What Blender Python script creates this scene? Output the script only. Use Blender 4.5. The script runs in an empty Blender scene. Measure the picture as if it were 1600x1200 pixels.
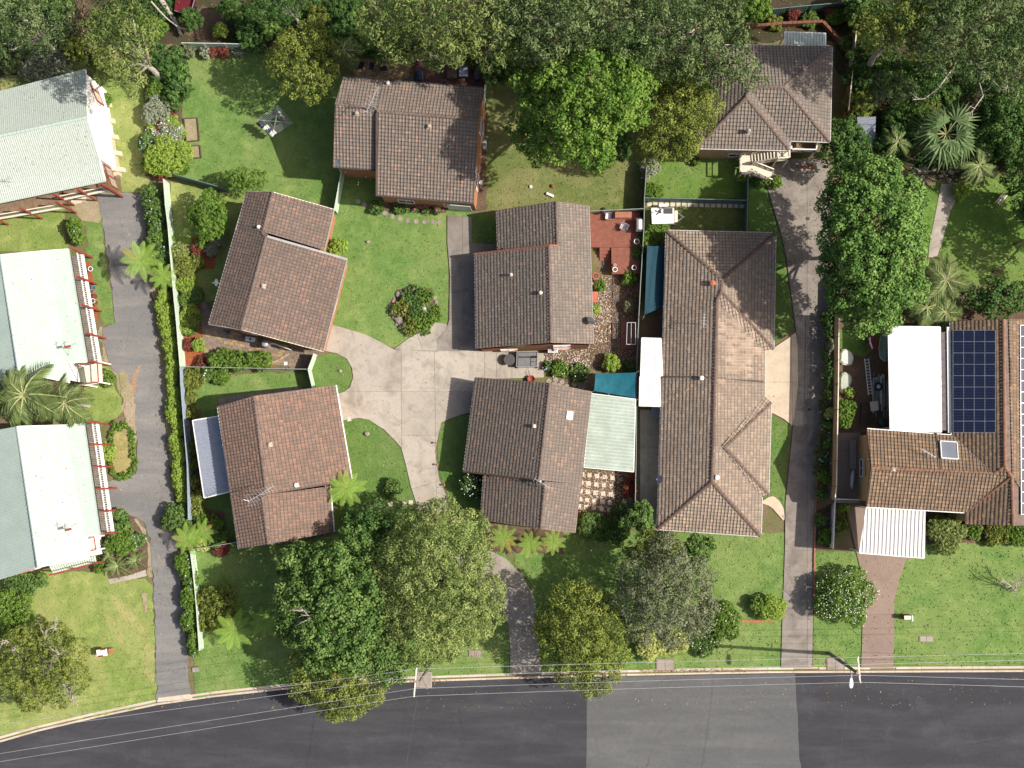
import bpy, bmesh, math, random
import numpy as np
from mathutils import Vector, Matrix, Quaternion
from math import radians, sin, cos, pi

# ------------------------------------------------------------------ scene, camera, light
scn = bpy.context.scene
COL = scn.collection
F, DZ = 2000.0, 118.0            # focal length in photo pixels, flying height in metres
NAD = (880.0, 730.0)             # where the plumb line under the drone meets the picture
_a = Vector((NAD[0] - 800, -(NAD[1] - 600), -F)).normalized()
ROT = _a.rotation_difference(Vector((0, 0, -1)))
cam_d = bpy.data.cameras.new('camera')
cam_d.sensor_width = 36.0
cam_d.lens = F / 1600 * 36
cam_d.clip_end = 3000
cam_d.clip_start = 0.5
cam = bpy.data.objects.new('camera', cam_d)
COL.objects.link(cam)
cam.location = (0, 0, DZ)
cam.rotation_mode = 'QUATERNION'
cam.rotation_quaternion = ROT
scn.camera = cam

SUN_EL, SUN_AZ = radians(44), radians(93.5)   # azimuth clockwise from the top of the picture
world = bpy.data.worlds.new('World')
scn.world = world
world.use_nodes = True
wn = world.node_tree
bg = wn.nodes['Background']
sky = wn.nodes.new('ShaderNodeTexSky')
sky.sky_type = 'NISHITA'
sky.sun_disc = False
sky.sun_elevation = SUN_EL
sky.sun_rotation = SUN_AZ
sky.air_density = 1.0
sky.dust_density = 4.0
sky.ozone_density = 0.6
wn.links.new(sky.outputs[0], bg.inputs[0])
bg.inputs[1].default_value = 0.1
sun_d = bpy.data.lights.new('sun', 'SUN')
sun_d.energy = 5.0
sun_d.angle = radians(0.53)
sun_d.color = (1.0, 0.95, 0.87)
sun = bpy.data.objects.new('sun', sun_d)
COL.objects.link(sun)
_d = Vector((-sin(SUN_AZ) * cos(SUN_EL), -cos(SUN_AZ) * cos(SUN_EL), -sin(SUN_EL)))
sun.rotation_mode = 'QUATERNION'
sun.rotation_quaternion = Vector((0, 0, -1)).rotation_difference(_d)
sun.location = (40, 0, 60)
vs = scn.view_settings
vs.view_transform = 'Standard'
vs.look = 'None'
vs.gamma = 1
vs.use_curve_mapping = False
vs.exposure = 0.5
scn.cycles.max_bounces = 6
scn.cycles.diffuse_bounces = 3
scn.cycles.transparent_max_bounces = 6


# ------------------------------------------------------------------ measuring
CZ = [DZ]          # flying height above the ground being built (the eastern plot lies higher)
_raised = [0.0, None]


def lift(z=0.0):
 """lift(z): what is built from here on stands on ground z higher; lift(): back to street level"""
 if _raised[1] is not None:
  for o in bpy.data.objects:
   if o.parent is None and o.name not in _raised[1]:
    o.location.z += _raised[0]
 _raised[0], _raised[1] = z, ({o.name for o in bpy.data.objects} if z else None)
 CZ[0] = DZ - z


def W(px, py, h=0.0):
 v = ROT @ Vector((px - 800, -(py - 600), -F))
 t = (h - CZ[0]) / v.z
 return Vector((t * v.x, t * v.y, h))


def G(pts, h=0.0):
 return [W(p[0], p[1], h) for p in pts]


def MP(h=0.0):
 return (CZ[0] - h) / F          # metres per photo pixel at height h


# ------------------------------------------------------------------ objects
def link(o):
 COL.objects.link(o)
 return o


def thing(name, label, cat, loc=(0, 0, 0), group=None):
 o = link(bpy.data.objects.new(name, None))
 o.empty_display_size = 0.3
 o.location = loc
 o['label'] = label
 o['category'] = cat
 if group:
  o['group'] = group
 return o


def tag(o, label, cat, group=None):
 o['label'] = label
 o['category'] = cat
 if group:
  o['group'] = group
 return o


def rootloc(o):
 while o.parent:
  o = o.parent
 return o.location


def fast_mesh(name, V, Q, uv=None):
 """V (n,3) array, Q (m,k) array of faces of one size"""
 V = np.ascontiguousarray(V, dtype=np.float32)
 Q = np.ascontiguousarray(Q, dtype=np.int32)
 me = bpy.data.meshes.new(name)
 me.vertices.add(len(V))
 me.vertices.foreach_set('co', V.ravel())
 m, k = Q.shape
 me.loops.add(m * k)
 me.loops.foreach_set('vertex_index', Q.ravel())
 me.polygons.add(m)
 me.polygons.foreach_set('loop_start', np.arange(0, m * k, k, dtype=np.int32))
 me.update(calc_edges=True)
 return me


def add_obj(name, me, mat, parent=None, kind=None):
 if mat is not None and not me.materials:
  me.materials.append(mat)
 o = link(bpy.data.objects.new(name, me))
 if parent is not None:
  o.parent = parent
 if kind:
  o['kind'] = kind
 return o


class MB:
 """collects shapes; build() links them as one mesh"""

 def __init__(s):
  s.v, s.f, s.uv = [], [], {}

 def add(s, vs, fs):
  n = len(s.v)
  s.v += [tuple(v) for v in vs]
  s.f += [tuple(i + n for i in f) for f in fs]
  return s

 def box(s, c, size, rz=0.0):
  x, y, z = size[0] / 2, size[1] / 2, size[2] / 2
  cs, sn = cos(rz), sin(rz)
  vs = []
  for dz in (-z, z):
   for dx, dy in ((-x, -y), (x, -y), (x, y), (-x, y)):
    vs.append((c[0] + dx * cs - dy * sn, c[1] + dx * sn + dy * cs, c[2] + dz))
  return s.add(vs, [(3, 2, 1, 0), (4, 5, 6, 7), (0, 1, 5, 4), (1, 2, 6, 5), (2, 3, 7, 6), (3, 0, 4, 7)])

 def bar(s, a, b, w, h, up=(0, 0, 1)):
  a, b = Vector(a), Vector(b)
  d = (b - a)
  if d.length < 1e-6:
   return s
  d.normalize()
  u = Vector(up)
  r = d.cross(u)
  if r.length < 1e-3:
   r = d.cross(Vector((1, 0, 0)))
  r.normalize()
  u = r.cross(d)
  vs = []
  for p in (a, b):
   for i, j in ((-1, -1), (1, -1), (1, 1), (-1, 1)):
    vs.append(p + r * (i * w / 2) + u * (j * h / 2))
  return s.add(vs, [(3, 2, 1, 0), (4, 5, 6, 7), (0, 1, 5, 4), (1, 2, 6, 5), (2, 3, 7, 6), (3, 0, 4, 7)])

 def tube(s, pts, rad, n=6, cap=True):
  pts = [Vector(p) for p in pts]
  if not hasattr(rad, '__len__'):
   rad = [rad] * len(pts)
  base = len(s.v)
  ref = Vector((0.31, 0.22, 0.92))
  for i, p in enumerate(pts):
   d = (pts[min(i + 1, len(pts) - 1)] - pts[max(i - 1, 0)])
   d = d.normalized() if d.length > 1e-7 else Vector((0, 0, 1))
   r = d.cross(ref)
   if r.length < 0.05:
    r = d.cross(Vector((1, 0, 0)))
   r.normalize()
   q = d.cross(r)
   for k in range(n):
    a = 2 * pi * k / n
    s.v.append(tuple(p + (r * cos(a) + q * sin(a)) * rad[i]))
  for i in range(len(pts) - 1):
   for k in range(n):
    k2 = (k + 1) % n
    s.f.append((base + i * n + k, base + i * n + k2, base + (i + 1) * n + k2, base + (i + 1) * n + k))
  if cap:
   s.f.append(tuple(base + k for k in range(n))[::-1])
   s.f.append(tuple(base + (len(pts) - 1) * n + k for k in range(n)))
  return s

 def lathe(s, c, prof, n=14):
  """prof: (radius, z) from bottom to top, around the vertical through c"""
  base = len(s.v)
  for r, z in prof:
   for k in range(n):
    a = 2 * pi * k / n
    s.v.append((c[0] + r * cos(a), c[1] + r * sin(a), c[2] + z))
  m = len(prof)
  for i in range(m - 1):
   for k in range(n):
    k2 = (k + 1) % n
    s.f.append((base + i * n + k, base + i * n + k2, base + (i + 1) * n + k2, base + (i + 1) * n + k))
  s.f.append(tuple(base + k for k in range(n))[::-1])
  s.f.append(tuple(base + (m - 1) * n + k for k in range(n)))
  return s

 def prism(s, poly, z0, z1):
  n = len(poly)
  ar = sum(poly[i][0] * poly[(i + 1) % n][1] - poly[(i + 1) % n][0] * poly[i][1] for i in range(n))
  if ar < 0:
   poly = poly[::-1]
  vs = [(p[0], p[1], z0) for p in poly] + [(p[0], p[1], z1) for p in poly]
  fs = [tuple(range(n))[::-1], tuple(range(n, 2 * n))]
  for i in range(n):
   j = (i + 1) % n
   fs.append((i, j, n + j, n + i))
  return s.add(vs, fs)

 def blob(s, c, r, rng, n=8, m=5, rough=0.15):
  """uneven rounded stone: r is a radius triple"""
  vs = [(c[0], c[1], c[2] - r[2])]
  for i in range(1, m):
   th = pi * i / m
   for k in range(n):
    a = 2 * pi * k / n + rng.uniform(-.1, .1)
    q = 1 + rng.uniform(-rough, rough)
    vs.append((c[0] + r[0] * q * sin(th) * cos(a), c[1] + r[1] * q * sin(th) * sin(a), c[2] - r[2] * q * cos(th)))
  vs.append((c[0], c[1], c[2] + r[2]))
  fs = []
  for k in range(n):
   fs.append((0, 1 + (k + 1) % n, 1 + k))
  for i in range(m - 2):
   for k in range(n):
    a, b = 1 + i * n + k, 1 + i * n + (k + 1) % n
    fs.append((a, b, b + n, a + n))
  t = len(vs) - 1
  for k in range(n):
   fs.append((t, 1 + (m - 2) * n + k, 1 + (m - 2) * n + (k + 1) % n))
  return s.add(vs, fs)

 def mesh(s, name, off=(0, 0, 0)):
  me = bpy.data.meshes.new(name)
  ox, oy, oz = off
  me.from_pydata([(v[0] - ox, v[1] - oy, v[2] - oz) for v in s.v], [], s.f)
  me.update()
  return me

 def build(s, name, mat, parent=None, kind=None, smooth=False):
  """shapes given in world coordinates; the parent chain only carries the root's location"""
  off = rootloc(parent) if parent is not None else (0, 0, 0)
  if parent is None and kind is None:            # a thing of one mesh: origin at its base
   xs = np.array(s.v)
   off = ((xs[:, 0].min() + xs[:, 0].max()) / 2, (xs[:, 1].min() + xs[:, 1].max()) / 2, xs[:, 2].min())
  me = s.mesh(name, off)
  if smooth:
   me.polygons.foreach_set('use_smooth', [True] * len(me.polygons))
  o = add_obj(name, me, mat, parent, kind)
  if parent is None and kind is None:
   o.location = off
  return o


def copy_tree(o, parent=None):
 c = o.copy()
 link(c)
 c.parent = parent
 if parent is not None:
  c.matrix_parent_inverse = o.matrix_parent_inverse.copy()
 for ch in list(o.children):
  copy_tree(ch, c)
 return c


# ------------------------------------------------------------------ materials
class NB:
 def __init__(s, name, rough=0.8, spec=0.3):
  s.m = bpy.data.materials.new(name)
  s.m.use_nodes = True
  s.nt = s.m.node_tree
  s.b = s.nt.nodes['Principled BSDF']
  s.b.inputs['Roughness'].default_value = rough
  s.b.inputs['Specular IOR Level'].default_value = spec
  s._pos = None

 def node(s, t, **kw):
  n = s.nt.nodes.new(t)
  for k, v in kw.items():
   setattr(n, k, v)
  return n

 def put(s, sock, v):
  if isinstance(v, bpy.types.NodeSocket):
   s.nt.links.new(v, sock)
  elif isinstance(v, (tuple, list)) and len(v) == 3 and sock.type == 'RGBA':
   sock.default_value = (*v, 1)
  else:
   sock.default_value = v

 def pos(s):
  if s._pos is None:
   s._geo = s.node('ShaderNodeNewGeometry')
   s._pos = s._geo.outputs['Position']
  return s._pos

 def island(s):
  s.pos()
  return s._geo.outputs['Random Per Island']

 def objrand(s):
  return s.node('ShaderNodeObjectInfo').outputs['Random']

 def noise(s, scale, detail=3, rough=0.55, vec=None, dist=0.0):
  n = s.node('ShaderNodeTexNoise')
  s.put(n.inputs['Vector'], vec if vec is not None else s.pos())
  n.inputs['Scale'].default_value = scale
  n.inputs['Detail'].default_value = detail
  n.inputs['Roughness'].default_value = rough
  n.inputs['Distortion'].default_value = dist
  return n.outputs[0]

 def voro(s, scale, feature='F1', out='Distance', vec=None):
  n = s.node('ShaderNodeTexVoronoi', feature=feature)
  s.put(n.inputs['Vector'], vec if vec is not None else s.pos())
  n.inputs['Scale'].default_value = scale
  return n.outputs[out]

 def ramp(s, fac, stops, interp='LINEAR'):
  n = s.node('ShaderNodeValToRGB')
  s.put(n.inputs[0], fac)
  r = n.color_ramp
  r.interpolation = interp
  while len(r.elements) < len(stops):
   r.elements.new(0.5)
  for e, (p, c) in zip(r.elements, stops):
   e.position = p
   e.color = (c, c, c, 1) if not hasattr(c, '__len__') else (*c, 1)
  return n.outputs[0]

 def mix(s, fac, a, b, mode='MIX'):
  n = s.node('ShaderNodeMix', data_type='RGBA', blend_type=mode)
  s.put(n.inputs[0], fac)
  s.put(n.inputs[6], a)
  s.put(n.inputs[7], b)
  return n.outputs[2]

 def math(s, op, a, b=0.0):
  n = s.node('ShaderNodeMath', operation=op)
  s.put(n.inputs[0], a)
  s.put(n.inputs[1], b)
  return n.outputs[0]

 def bump(s, h, strength=0.4, dist=0.05):
  n = s.node('ShaderNodeBump')
  n.inputs['Strength'].default_value = strength
  n.inputs['Distance'].default_value = dist
  s.put(n.inputs['Height'], h)
  s.nt.links.new(n.outputs[0], s.b.inputs['Normal'])

 def color(s, c):
  s.put(s.b.inputs['Base Color'], c)
  return s.m


def sc(c, k):
 return tuple(min(1.0, x * k) for x in c)


_flat = {}


def flat(name, col, rough=0.6, metal=0.0, var=0.22, scale=2.5, spec=0.3):
 """painted or plain surface with uneven wear"""
 if name in _flat:
  return _flat[name]
 n = NB(name, rough, spec)
 n.b.inputs['Metallic'].default_value = metal
 f = n.ramp(n.noise(scale, 5, 0.65), [(0.3, 1 - var), (0.7, 1 + var * 0.5)])
 f2 = n.ramp(n.noise(scale * 9, 3), [(0.3, 1 - var * 0.6), (0.7, 1.0)])
 _flat[name] = n.color(n.mix(1.0, n.mix(1.0, col, f, 'MULTIPLY'), f2, 'MULTIPLY'))
 return _flat[name]


def grass_mat(name, dark, light, dry, dryness=0.5, weeds=0.5):
 n = NB(name, 0.9, 0.15)
 big = n.noise(0.16, 4, 0.6, dist=0.6)
 mid = n.noise(0.9, 5, 0.65)
 fine = n.noise(7.0, 4, 0.7)
 vfine = n.noise(24.0, 2, 0.6)
 c = n.mix(n.ramp(mid, [(0.34, 0.0), (0.68, 1.0)]), dark, light)
 c = n.mix(n.math('MULTIPLY', n.ramp(big, [(0.42, 0.0), (0.66, 1.0)]), dryness), c, dry)
 c = n.mix(n.math('MULTIPLY', n.ramp(n.noise(0.45, 6, 0.7), [(0.55, 0.0), (0.7, 1.0)]), dryness * 0.8), c, sc(dry, 1.15))
 c = n.mix(n.math('MULTIPLY', n.ramp(fine, [(0.52, 0.0), (0.64, 1.0)]), weeds), c, sc(dark, 0.72))
 c = n.mix(n.math('MULTIPLY', n.ramp(n.noise(0.55, 7, 0.75, dist=1.2), [(0.62, 0.0), (0.72, 1.0)]), dryness), c, (0.27, 0.21, 0.12))
 c = n.mix(1.0, c, n.ramp(vfine, [(0.25, 0.6), (0.75, 1.35)]), 'MULTIPLY')
 c = n.mix(n.ramp(n.voro(2.2), [(0.035, 1.0), (0.06, 0.0)]), c, (0.55, 0.55, 0.48))
 n.bump(n.math('ADD', fine, vfine), 0.55, 0.06)
 return n.color(c)


def soil_mat(name, a, b, c3, green=0.0, gcol=(0.05, 0.07, 0.02)):
 n = NB(name, 0.95, 0.1)
 c = n.mix(n.ramp(n.noise(0.7, 5, 0.65), [(0.35, 0.0), (0.65, 1.0)]), a, b)
 c = n.mix(n.ramp(n.noise(9, 3, 0.7), [(0.54, 0.0), (0.66, 1.0)]), c, c3)
 if green:
  c = n.mix(n.math('MULTIPLY', n.ramp(n.noise(0.33, 5, 0.7), [(0.44, 0.0), (0.6, 1.0)]), green), c, gcol)
 f = n.noise(30, 2, 0.7)
 c = n.mix(1.0, c, n.ramp(f, [(0.25, 0.6), (0.75, 1.35)]), 'MULTIPLY')
 n.bump(n.math('ADD', n.noise(8, 4), f), 0.6, 0.06)
 return n.color(c)


def concrete_mat(name, base, stain, amount=0.6, rough=0.85):
 n = NB(name, rough, 0.25)
 k = n.ramp(n.objrand(), [(0.0, 0.9), (1.0, 1.08)])
 c = n.mix(1.0, base, k, 'MULTIPLY')
 s1 = n.ramp(n.noise(0.55, 6, 0.68, dist=0.5), [(0.45, 0.0), (0.68, 1.0)])
 c = n.mix(n.math('MULTIPLY', s1, amount), c, stain)
 c = n.mix(n.math('MULTIPLY', n.ramp(n.noise(3.2, 6, 0.75), [(0.52, 0.0), (0.7, 1.0)]), amount * 0.5), c, sc(stain, 0.85))
 c = n.mix(n.math('MULTIPLY', n.ramp(n.noise(0.9, 4, 0.6), [(0.6, 0.0), (0.75, 1.0)]), 0.35), c, (base[0] * 1.05, base[1] * .82, base[2] * .6))
 g = n.noise(40, 2, 0.7)
 c = n.mix(1.0, c, n.ramp(g, [(0.2, 0.82), (0.8, 1.15)]), 'MULTIPLY')
 n.bump(g, 0.25, 0.01)
 return n.color(c)


def asphalt_mat(name, base, pale, amount=0.4):
 n = NB(name, 0.9, 0.15)
 v = n.node('ShaderNodeMapping')
 n.put(v.inputs['Vector'], n.pos())
 v.inputs['Scale'].default_value = (0.12, 0.75, 1)
 st = n.noise(1.0, 5, 0.6, vec=v.outputs[0], dist=0.4)
 c = n.mix(n.math('MULTIPLY', n.ramp(st, [(0.42, 0.0), (0.72, 1.0)]), amount), base, pale)
 c = n.mix(n.math('MULTIPLY', n.ramp(n.noise(0.35, 6, 0.7), [(0.55, 0.0), (0.75, 1.0)]), amount * 0.9), c, pale)
 sp = n.voro(60)
 cr = n.ramp(n.voro(0.22, 'DISTANCE_TO_EDGE', 'Distance', vec=n.mix(0.09, n.pos(), n.noise(1.3, 4))), [(0.0, 1.0), (0.004, 0.0)])
 c = n.mix(n.math('MULTIPLY', cr, 0.5), c, sc(base, .45))
 c = n.mix(n.math('MULTIPLY', n.ramp(n.noise(1.6, 3, 0.5), [(0.68, 0.0), (0.74, 1.0)]), 0.35), c, sc(base, .6))
 c = n.mix(1.0, c, n.ramp(n.noise(55, 2, 0.8), [(0.2, 0.8), (0.8, 1.2)]), 'MULTIPLY')
 c = n.mix(1.0, c, n.ramp(n.noise(5, 5, 0.7), [(0.3, 0.9), (0.7, 1.1)]), 'MULTIPLY')
 n.bump(sp, 0.35, 0.012)
 return n.color(c)


def tile_mat(name, stops, weather=0.5, lichen=(0.20, 0.17, 0.14)):
 """concrete tiles: each its own shade, lichen in patches, a grimy strip along each tile's nose"""
 n = NB(name, 0.85, 0.25)
 m_ = stops[len(stops) // 2][1]
 pale = n.node('ShaderNodeAttribute', attribute_name='pale')
 c = n.ramp(n.island(), [(p, tuple(((.73, .80, .86)[i] * (.8 * m_[i] + .2 * q[i])) for i in range(3)) if p < .9 else tuple(.7 * m_[i] + .3 * q[i] for i in range(3))) for p, q in stops])
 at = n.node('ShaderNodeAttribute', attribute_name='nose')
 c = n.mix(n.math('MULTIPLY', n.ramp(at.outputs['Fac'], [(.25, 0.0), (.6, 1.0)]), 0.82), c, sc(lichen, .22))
 c = n.mix(pale.outputs['Fac'], c, (0.52, 0.385, 0.285))
 w = n.ramp(n.noise(0.5, 6, 0.7, dist=.8), [(0.38, 0.0), (0.66, 1.0)])
 c = n.mix(n.math('MULTIPLY', w, weather), c, sc(lichen, .8))
 c = n.mix(n.math('MULTIPLY', n.ramp(n.noise(0.24, 5, 0.65), [(0.5, 0.0), (0.68, 1.0)]), .4), c, sc(lichen, .58))
 c = n.mix(n.math('MULTIPLY', n.ramp(n.noise(14, 4, 0.75), [(0.5, 0.0), (0.7, 1.0)]), 0.45), c, sc(lichen, 0.55))
 c = n.mix(1.0, c, n.ramp(n.noise(50, 2), [(0.2, 0.8), (0.8, 1.15)]), 'MULTIPLY')
 return n.color(c)


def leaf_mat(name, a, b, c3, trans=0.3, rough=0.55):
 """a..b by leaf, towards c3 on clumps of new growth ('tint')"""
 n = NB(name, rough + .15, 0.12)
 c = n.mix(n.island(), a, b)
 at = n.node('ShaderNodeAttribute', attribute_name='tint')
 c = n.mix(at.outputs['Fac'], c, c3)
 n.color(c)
 if name == 'fern_leaf':
  c = n.mix(n.ramp(n.objrand(), [(.84, 0.0), (1.0, .8)]), c, (0.42, 0.33, 0.09))
  n.color(c)
 if trans:
  tr = n.node('ShaderNodeBsdfTranslucent')
  n.put(tr.inputs[0], n.mix(1.0, c, (1.25, 1.35, 0.6), 'MULTIPLY'))
  ms = n.node('ShaderNodeMixShader')
  ms.inputs[0].default_value = trans
  n.nt.links.new(n.b.outputs[0], ms.inputs[1])
  n.nt.links.new(tr.outputs[0], ms.inputs[2])
  out = [x for x in n.nt.nodes if x.type == 'OUTPUT_MATERIAL'][0]
  n.nt.links.new(ms.outputs[0], out.inputs[0])
 return n.m


def brick_mat(name, a, b, mortar):
 n = NB(name, 0.9, 0.2)
 uv = n.node('ShaderNodeUVMap')
 br = n.node('ShaderNodeTexBrick')
 n.put(br.inputs['Vector'], uv.outputs[0])
 n.put(br.inputs['Color1'], a)
 n.put(br.inputs['Color2'], b)
 n.put(br.inputs['Mortar'], mortar)
 br.inputs['Scale'].default_value = 1
 br.inputs['Mortar Size'].default_value = 0.006
 br.inputs['Brick Width'].default_value = 0.24
 br.inputs['Row Height'].default_value = 0.086
 c = n.mix(1.0, br.outputs[0], n.ramp(n.noise(3, 4), [(0.3, 0.8), (0.7, 1.1)]), 'MULTIPLY')
 n.bump(br.outputs[1], -0.3, 0.01)
 return n.color(c)


def glass_mat(name, col):
 n = NB(name, 0.08, 0.6)
 return n.color(n.mix(n.noise(0.8, 2), col, sc(col, 1.6)))


M = {}
M['ground'] = soil_mat('far_ground', (0.09, 0.10, 0.035), (0.12, 0.10, 0.05), (0.05, 0.05, 0.02), 0.8, (0.07, 0.11, 0.025))
M['yard'] = soil_mat('yard_earth', (0.15, 0.115, 0.07), (0.20, 0.155, 0.095), (0.08, 0.06, 0.04), 0.75, (0.10, 0.135, 0.032))
M['forest'] = soil_mat('leaf_litter', (0.045, 0.036, 0.024), (0.075, 0.056, 0.036), (0.13, 0.09, 0.06), 0.8, (0.035, 0.05, 0.016))
M['dirt'] = soil_mat('bare_dirt', (0.30, 0.24, 0.165), (0.36, 0.29, 0.20), (0.2, 0.15, 0.09), 0.5, (0.18, 0.19, 0.06))
M['mulch'] = soil_mat('red_mulch', (0.27, 0.075, 0.035), (0.32, 0.11, 0.05), (0.14, 0.045, 0.02))
M['bark'] = soil_mat('brown_mulch', (0.11, 0.075, 0.05), (0.15, 0.10, 0.07), (0.06, 0.04, 0.03))
M['lawn_lime'] = grass_mat('sunny_lawn', (0.14, 0.20, 0.046), (0.22, 0.275, 0.075), (0.33, 0.315, 0.125), 0.6, 0.18)
M['lawn_mid'] = grass_mat('mown_lawn', (0.088, 0.165, 0.038), (0.15, 0.228, 0.06), (0.23, 0.26, 0.09), 0.5, 0.15)
M['lawn_deep'] = grass_mat('deep_lawn', (0.072, 0.145, 0.03), (0.115, 0.195, 0.046), (0.165, 0.195, 0.07), 0.4, 0.35)
M['lawn_olive'] = grass_mat('olive_lawn', (0.10, 0.13, 0.034), (0.145, 0.17, 0.052), (0.23, 0.205, 0.095), 0.7, 0.4)
M['lawn_lush'] = grass_mat('lush_grass', (0.085, 0.16, 0.026), (0.13, 0.215, 0.042), (0.20, 0.225, 0.08), 0.5, 0.5)
M['road'] = asphalt_mat('road_asphalt', (0.040, 0.039, 0.044), (0.082, 0.080, 0.086), 0.5)
M['road_old'] = asphalt_mat('worn_asphalt', (0.093, 0.093, 0.093), (0.132, 0.131, 0.129), 0.6)
M['lane'] = asphalt_mat('lane_asphalt', (0.155, 0.15, 0.147), (0.26, 0.24, 0.215), 0.6)
M['conc'] = concrete_mat('driveway_concrete', (0.365, 0.322, 0.268), (0.225, 0.19, 0.158), 0.9)
M['conc_old'] = concrete_mat('weathered_concrete', (0.235, 0.205, 0.175), (0.135, 0.115, 0.10), 0.9)
M['conc_mid'] = concrete_mat('grey_concrete', (0.30, 0.262, 0.222), (0.18, 0.155, 0.135), 0.8)  # colour lifted to offset heavy tree shade on the lower driveway
M['lawn_dry'] = grass_mat('dry_track', (0.20, 0.23, 0.07), (0.28, 0.28, 0.10), (0.36, 0.32, 0.14), 0.6, 0.2)
M['conc_tan'] = concrete_mat('tan_concrete', (0.48, 0.395, 0.295), (0.33, 0.265, 0.195), 0.6)
M['conc_brown'] = concrete_mat('brown_aggregate', (0.24, 0.175, 0.14), (0.17, 0.12, 0.10), 0.5)
M['kerb'] = concrete_mat('kerb_concrete', (0.50, 0.42, 0.33), (0.33, 0.25, 0.18), 0.6)
M['joint'] = flat('joint_dirt', (0.17, 0.14, 0.11), 0.95)
M['gravel'] = None
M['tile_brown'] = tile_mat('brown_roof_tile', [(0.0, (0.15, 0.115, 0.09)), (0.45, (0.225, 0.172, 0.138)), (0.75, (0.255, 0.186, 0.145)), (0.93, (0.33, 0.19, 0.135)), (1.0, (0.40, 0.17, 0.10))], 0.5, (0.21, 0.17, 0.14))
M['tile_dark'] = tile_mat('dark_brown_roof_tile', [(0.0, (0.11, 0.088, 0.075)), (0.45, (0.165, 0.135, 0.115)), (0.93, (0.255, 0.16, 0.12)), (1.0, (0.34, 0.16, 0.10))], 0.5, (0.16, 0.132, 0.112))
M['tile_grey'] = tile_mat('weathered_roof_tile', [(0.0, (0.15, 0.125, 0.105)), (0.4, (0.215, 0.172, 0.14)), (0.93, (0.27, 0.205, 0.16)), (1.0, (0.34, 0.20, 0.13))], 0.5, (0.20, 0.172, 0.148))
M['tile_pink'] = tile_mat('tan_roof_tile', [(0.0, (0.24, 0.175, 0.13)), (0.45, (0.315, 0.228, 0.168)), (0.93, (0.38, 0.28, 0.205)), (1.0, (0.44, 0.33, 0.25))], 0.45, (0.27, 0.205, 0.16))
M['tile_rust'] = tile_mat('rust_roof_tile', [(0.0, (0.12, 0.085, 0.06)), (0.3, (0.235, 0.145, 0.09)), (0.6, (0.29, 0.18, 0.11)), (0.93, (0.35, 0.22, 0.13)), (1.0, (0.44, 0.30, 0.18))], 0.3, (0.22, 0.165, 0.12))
M['cap_brown'] = flat('ridge_cap_brown', (0.17, 0.122, 0.10), 0.85, var=0.4)
M['cap_red'] = flat('ridge_cap_red', (0.30, 0.13, 0.09), 0.85, var=0.4)
M['gutter_pale'] = flat('gutter_pale', (0.50, 0.48, 0.45), 0.5)
M['gutter'] = flat('gutter_paint', (0.34, 0.31, 0.28), 0.5)
M['white'] = flat('white_paint', (0.78, 0.76, 0.72), 0.5, var=0.1)
M['cream'] = flat('cream_paint', (0.66, 0.58, 0.46), 0.55, var=0.15)
M['timber_dark'] = flat('dark_timber', (0.09, 0.065, 0.05), 0.8)
M['timber'] = flat('timber', (0.24, 0.16, 0.10), 0.8, var=0.35)
M['timber_red'] = flat('oiled_deck', (0.235, 0.085, 0.055), 0.65, var=0.3)
M['timber_grey'] = flat('silvered_timber', (0.24, 0.21, 0.18), 0.85, var=0.35)
M['brick'] = brick_mat('orange_brick', (0.42, 0.17, 0.075), (0.33, 0.125, 0.055), (0.36, 0.28, 0.2))
M['brick_tan'] = brick_mat('tan_brick', (0.44, 0.27, 0.12), (0.38, 0.22, 0.10), (0.42, 0.34, 0.22))
M['brick_dark'] = flat('dark_red_brick', (0.20, 0.085, 0.05), 0.9, var=0.35, scale=6)  # red brick colour lowered to show the tree shade over the retaining wall
M['brick_bare'] = flat('red_brick', (0.38, 0.16, 0.085), 0.9, var=0.35, scale=6)
M['render_white'] = flat('white_render', (0.82, 0.80, 0.77), 0.8, var=0.06)
M['render_tan'] = flat('tan_render', (0.55, 0.43, 0.31), 0.85, var=0.12)
M['weatherboard'] = flat('brown_weatherboard', (0.36, 0.235, 0.125), 0.7, var=0.12)
M['green_roof'] = flat('pale_green_steel', (0.38, 0.45, 0.39), 0.33, var=0.09, scale=0.8, spec=0.6)
M['green_roof_old'] = flat('speckled_green_steel', (0.38, 0.42, 0.365), 0.35, var=0.18, scale=5, spec=0.6)
M['white_roof'] = flat('white_steel', (0.82, 0.81, 0.80), 0.45, var=0.06)
M['patio_green'] = flat('weathered_green_steel', (0.36, 0.41, 0.35), 0.5, var=0.22, scale=.7)
M['carport_steel'] = flat('carport_steel', (0.56, 0.53, 0.50), 0.5, var=0.12)
M['grey_roof'] = flat('bluegrey_steel', (0.25, 0.27, 0.32), 0.5, var=0.12)
M['red_paint'] = flat('red_oxide_paint', (0.27, 0.05, 0.034), 0.6)
M['fence_green'] = flat('pale_green_fence', (0.50, 0.58, 0.47), 0.5, var=0.12)
M['fence_dark'] = flat('dark_green_fence', (0.115, 0.19, 0.165), 0.5, var=0.15)
M['fence_grey'] = flat('grey_fence', (0.25, 0.28, 0.25), 0.5, var=0.15)
M['fence_tan'] = flat('tan_timber_fence', (0.40, 0.29, 0.175), 0.85, var=0.3)
M['fence_blue'] = flat('bluegrey_fence', (0.30, 0.35, 0.42), 0.5, var=0.15)
M['steel'] = flat('galvanised_steel', (0.50, 0.50, 0.50), 0.4, 0.6, var=0.15)
M['alu'] = flat('bare_aluminium', (0.62, 0.62, 0.62), 0.35, 0.5, var=0.08)
M['black'] = flat('black_plastic', (0.018, 0.018, 0.02), 0.45)
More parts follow.
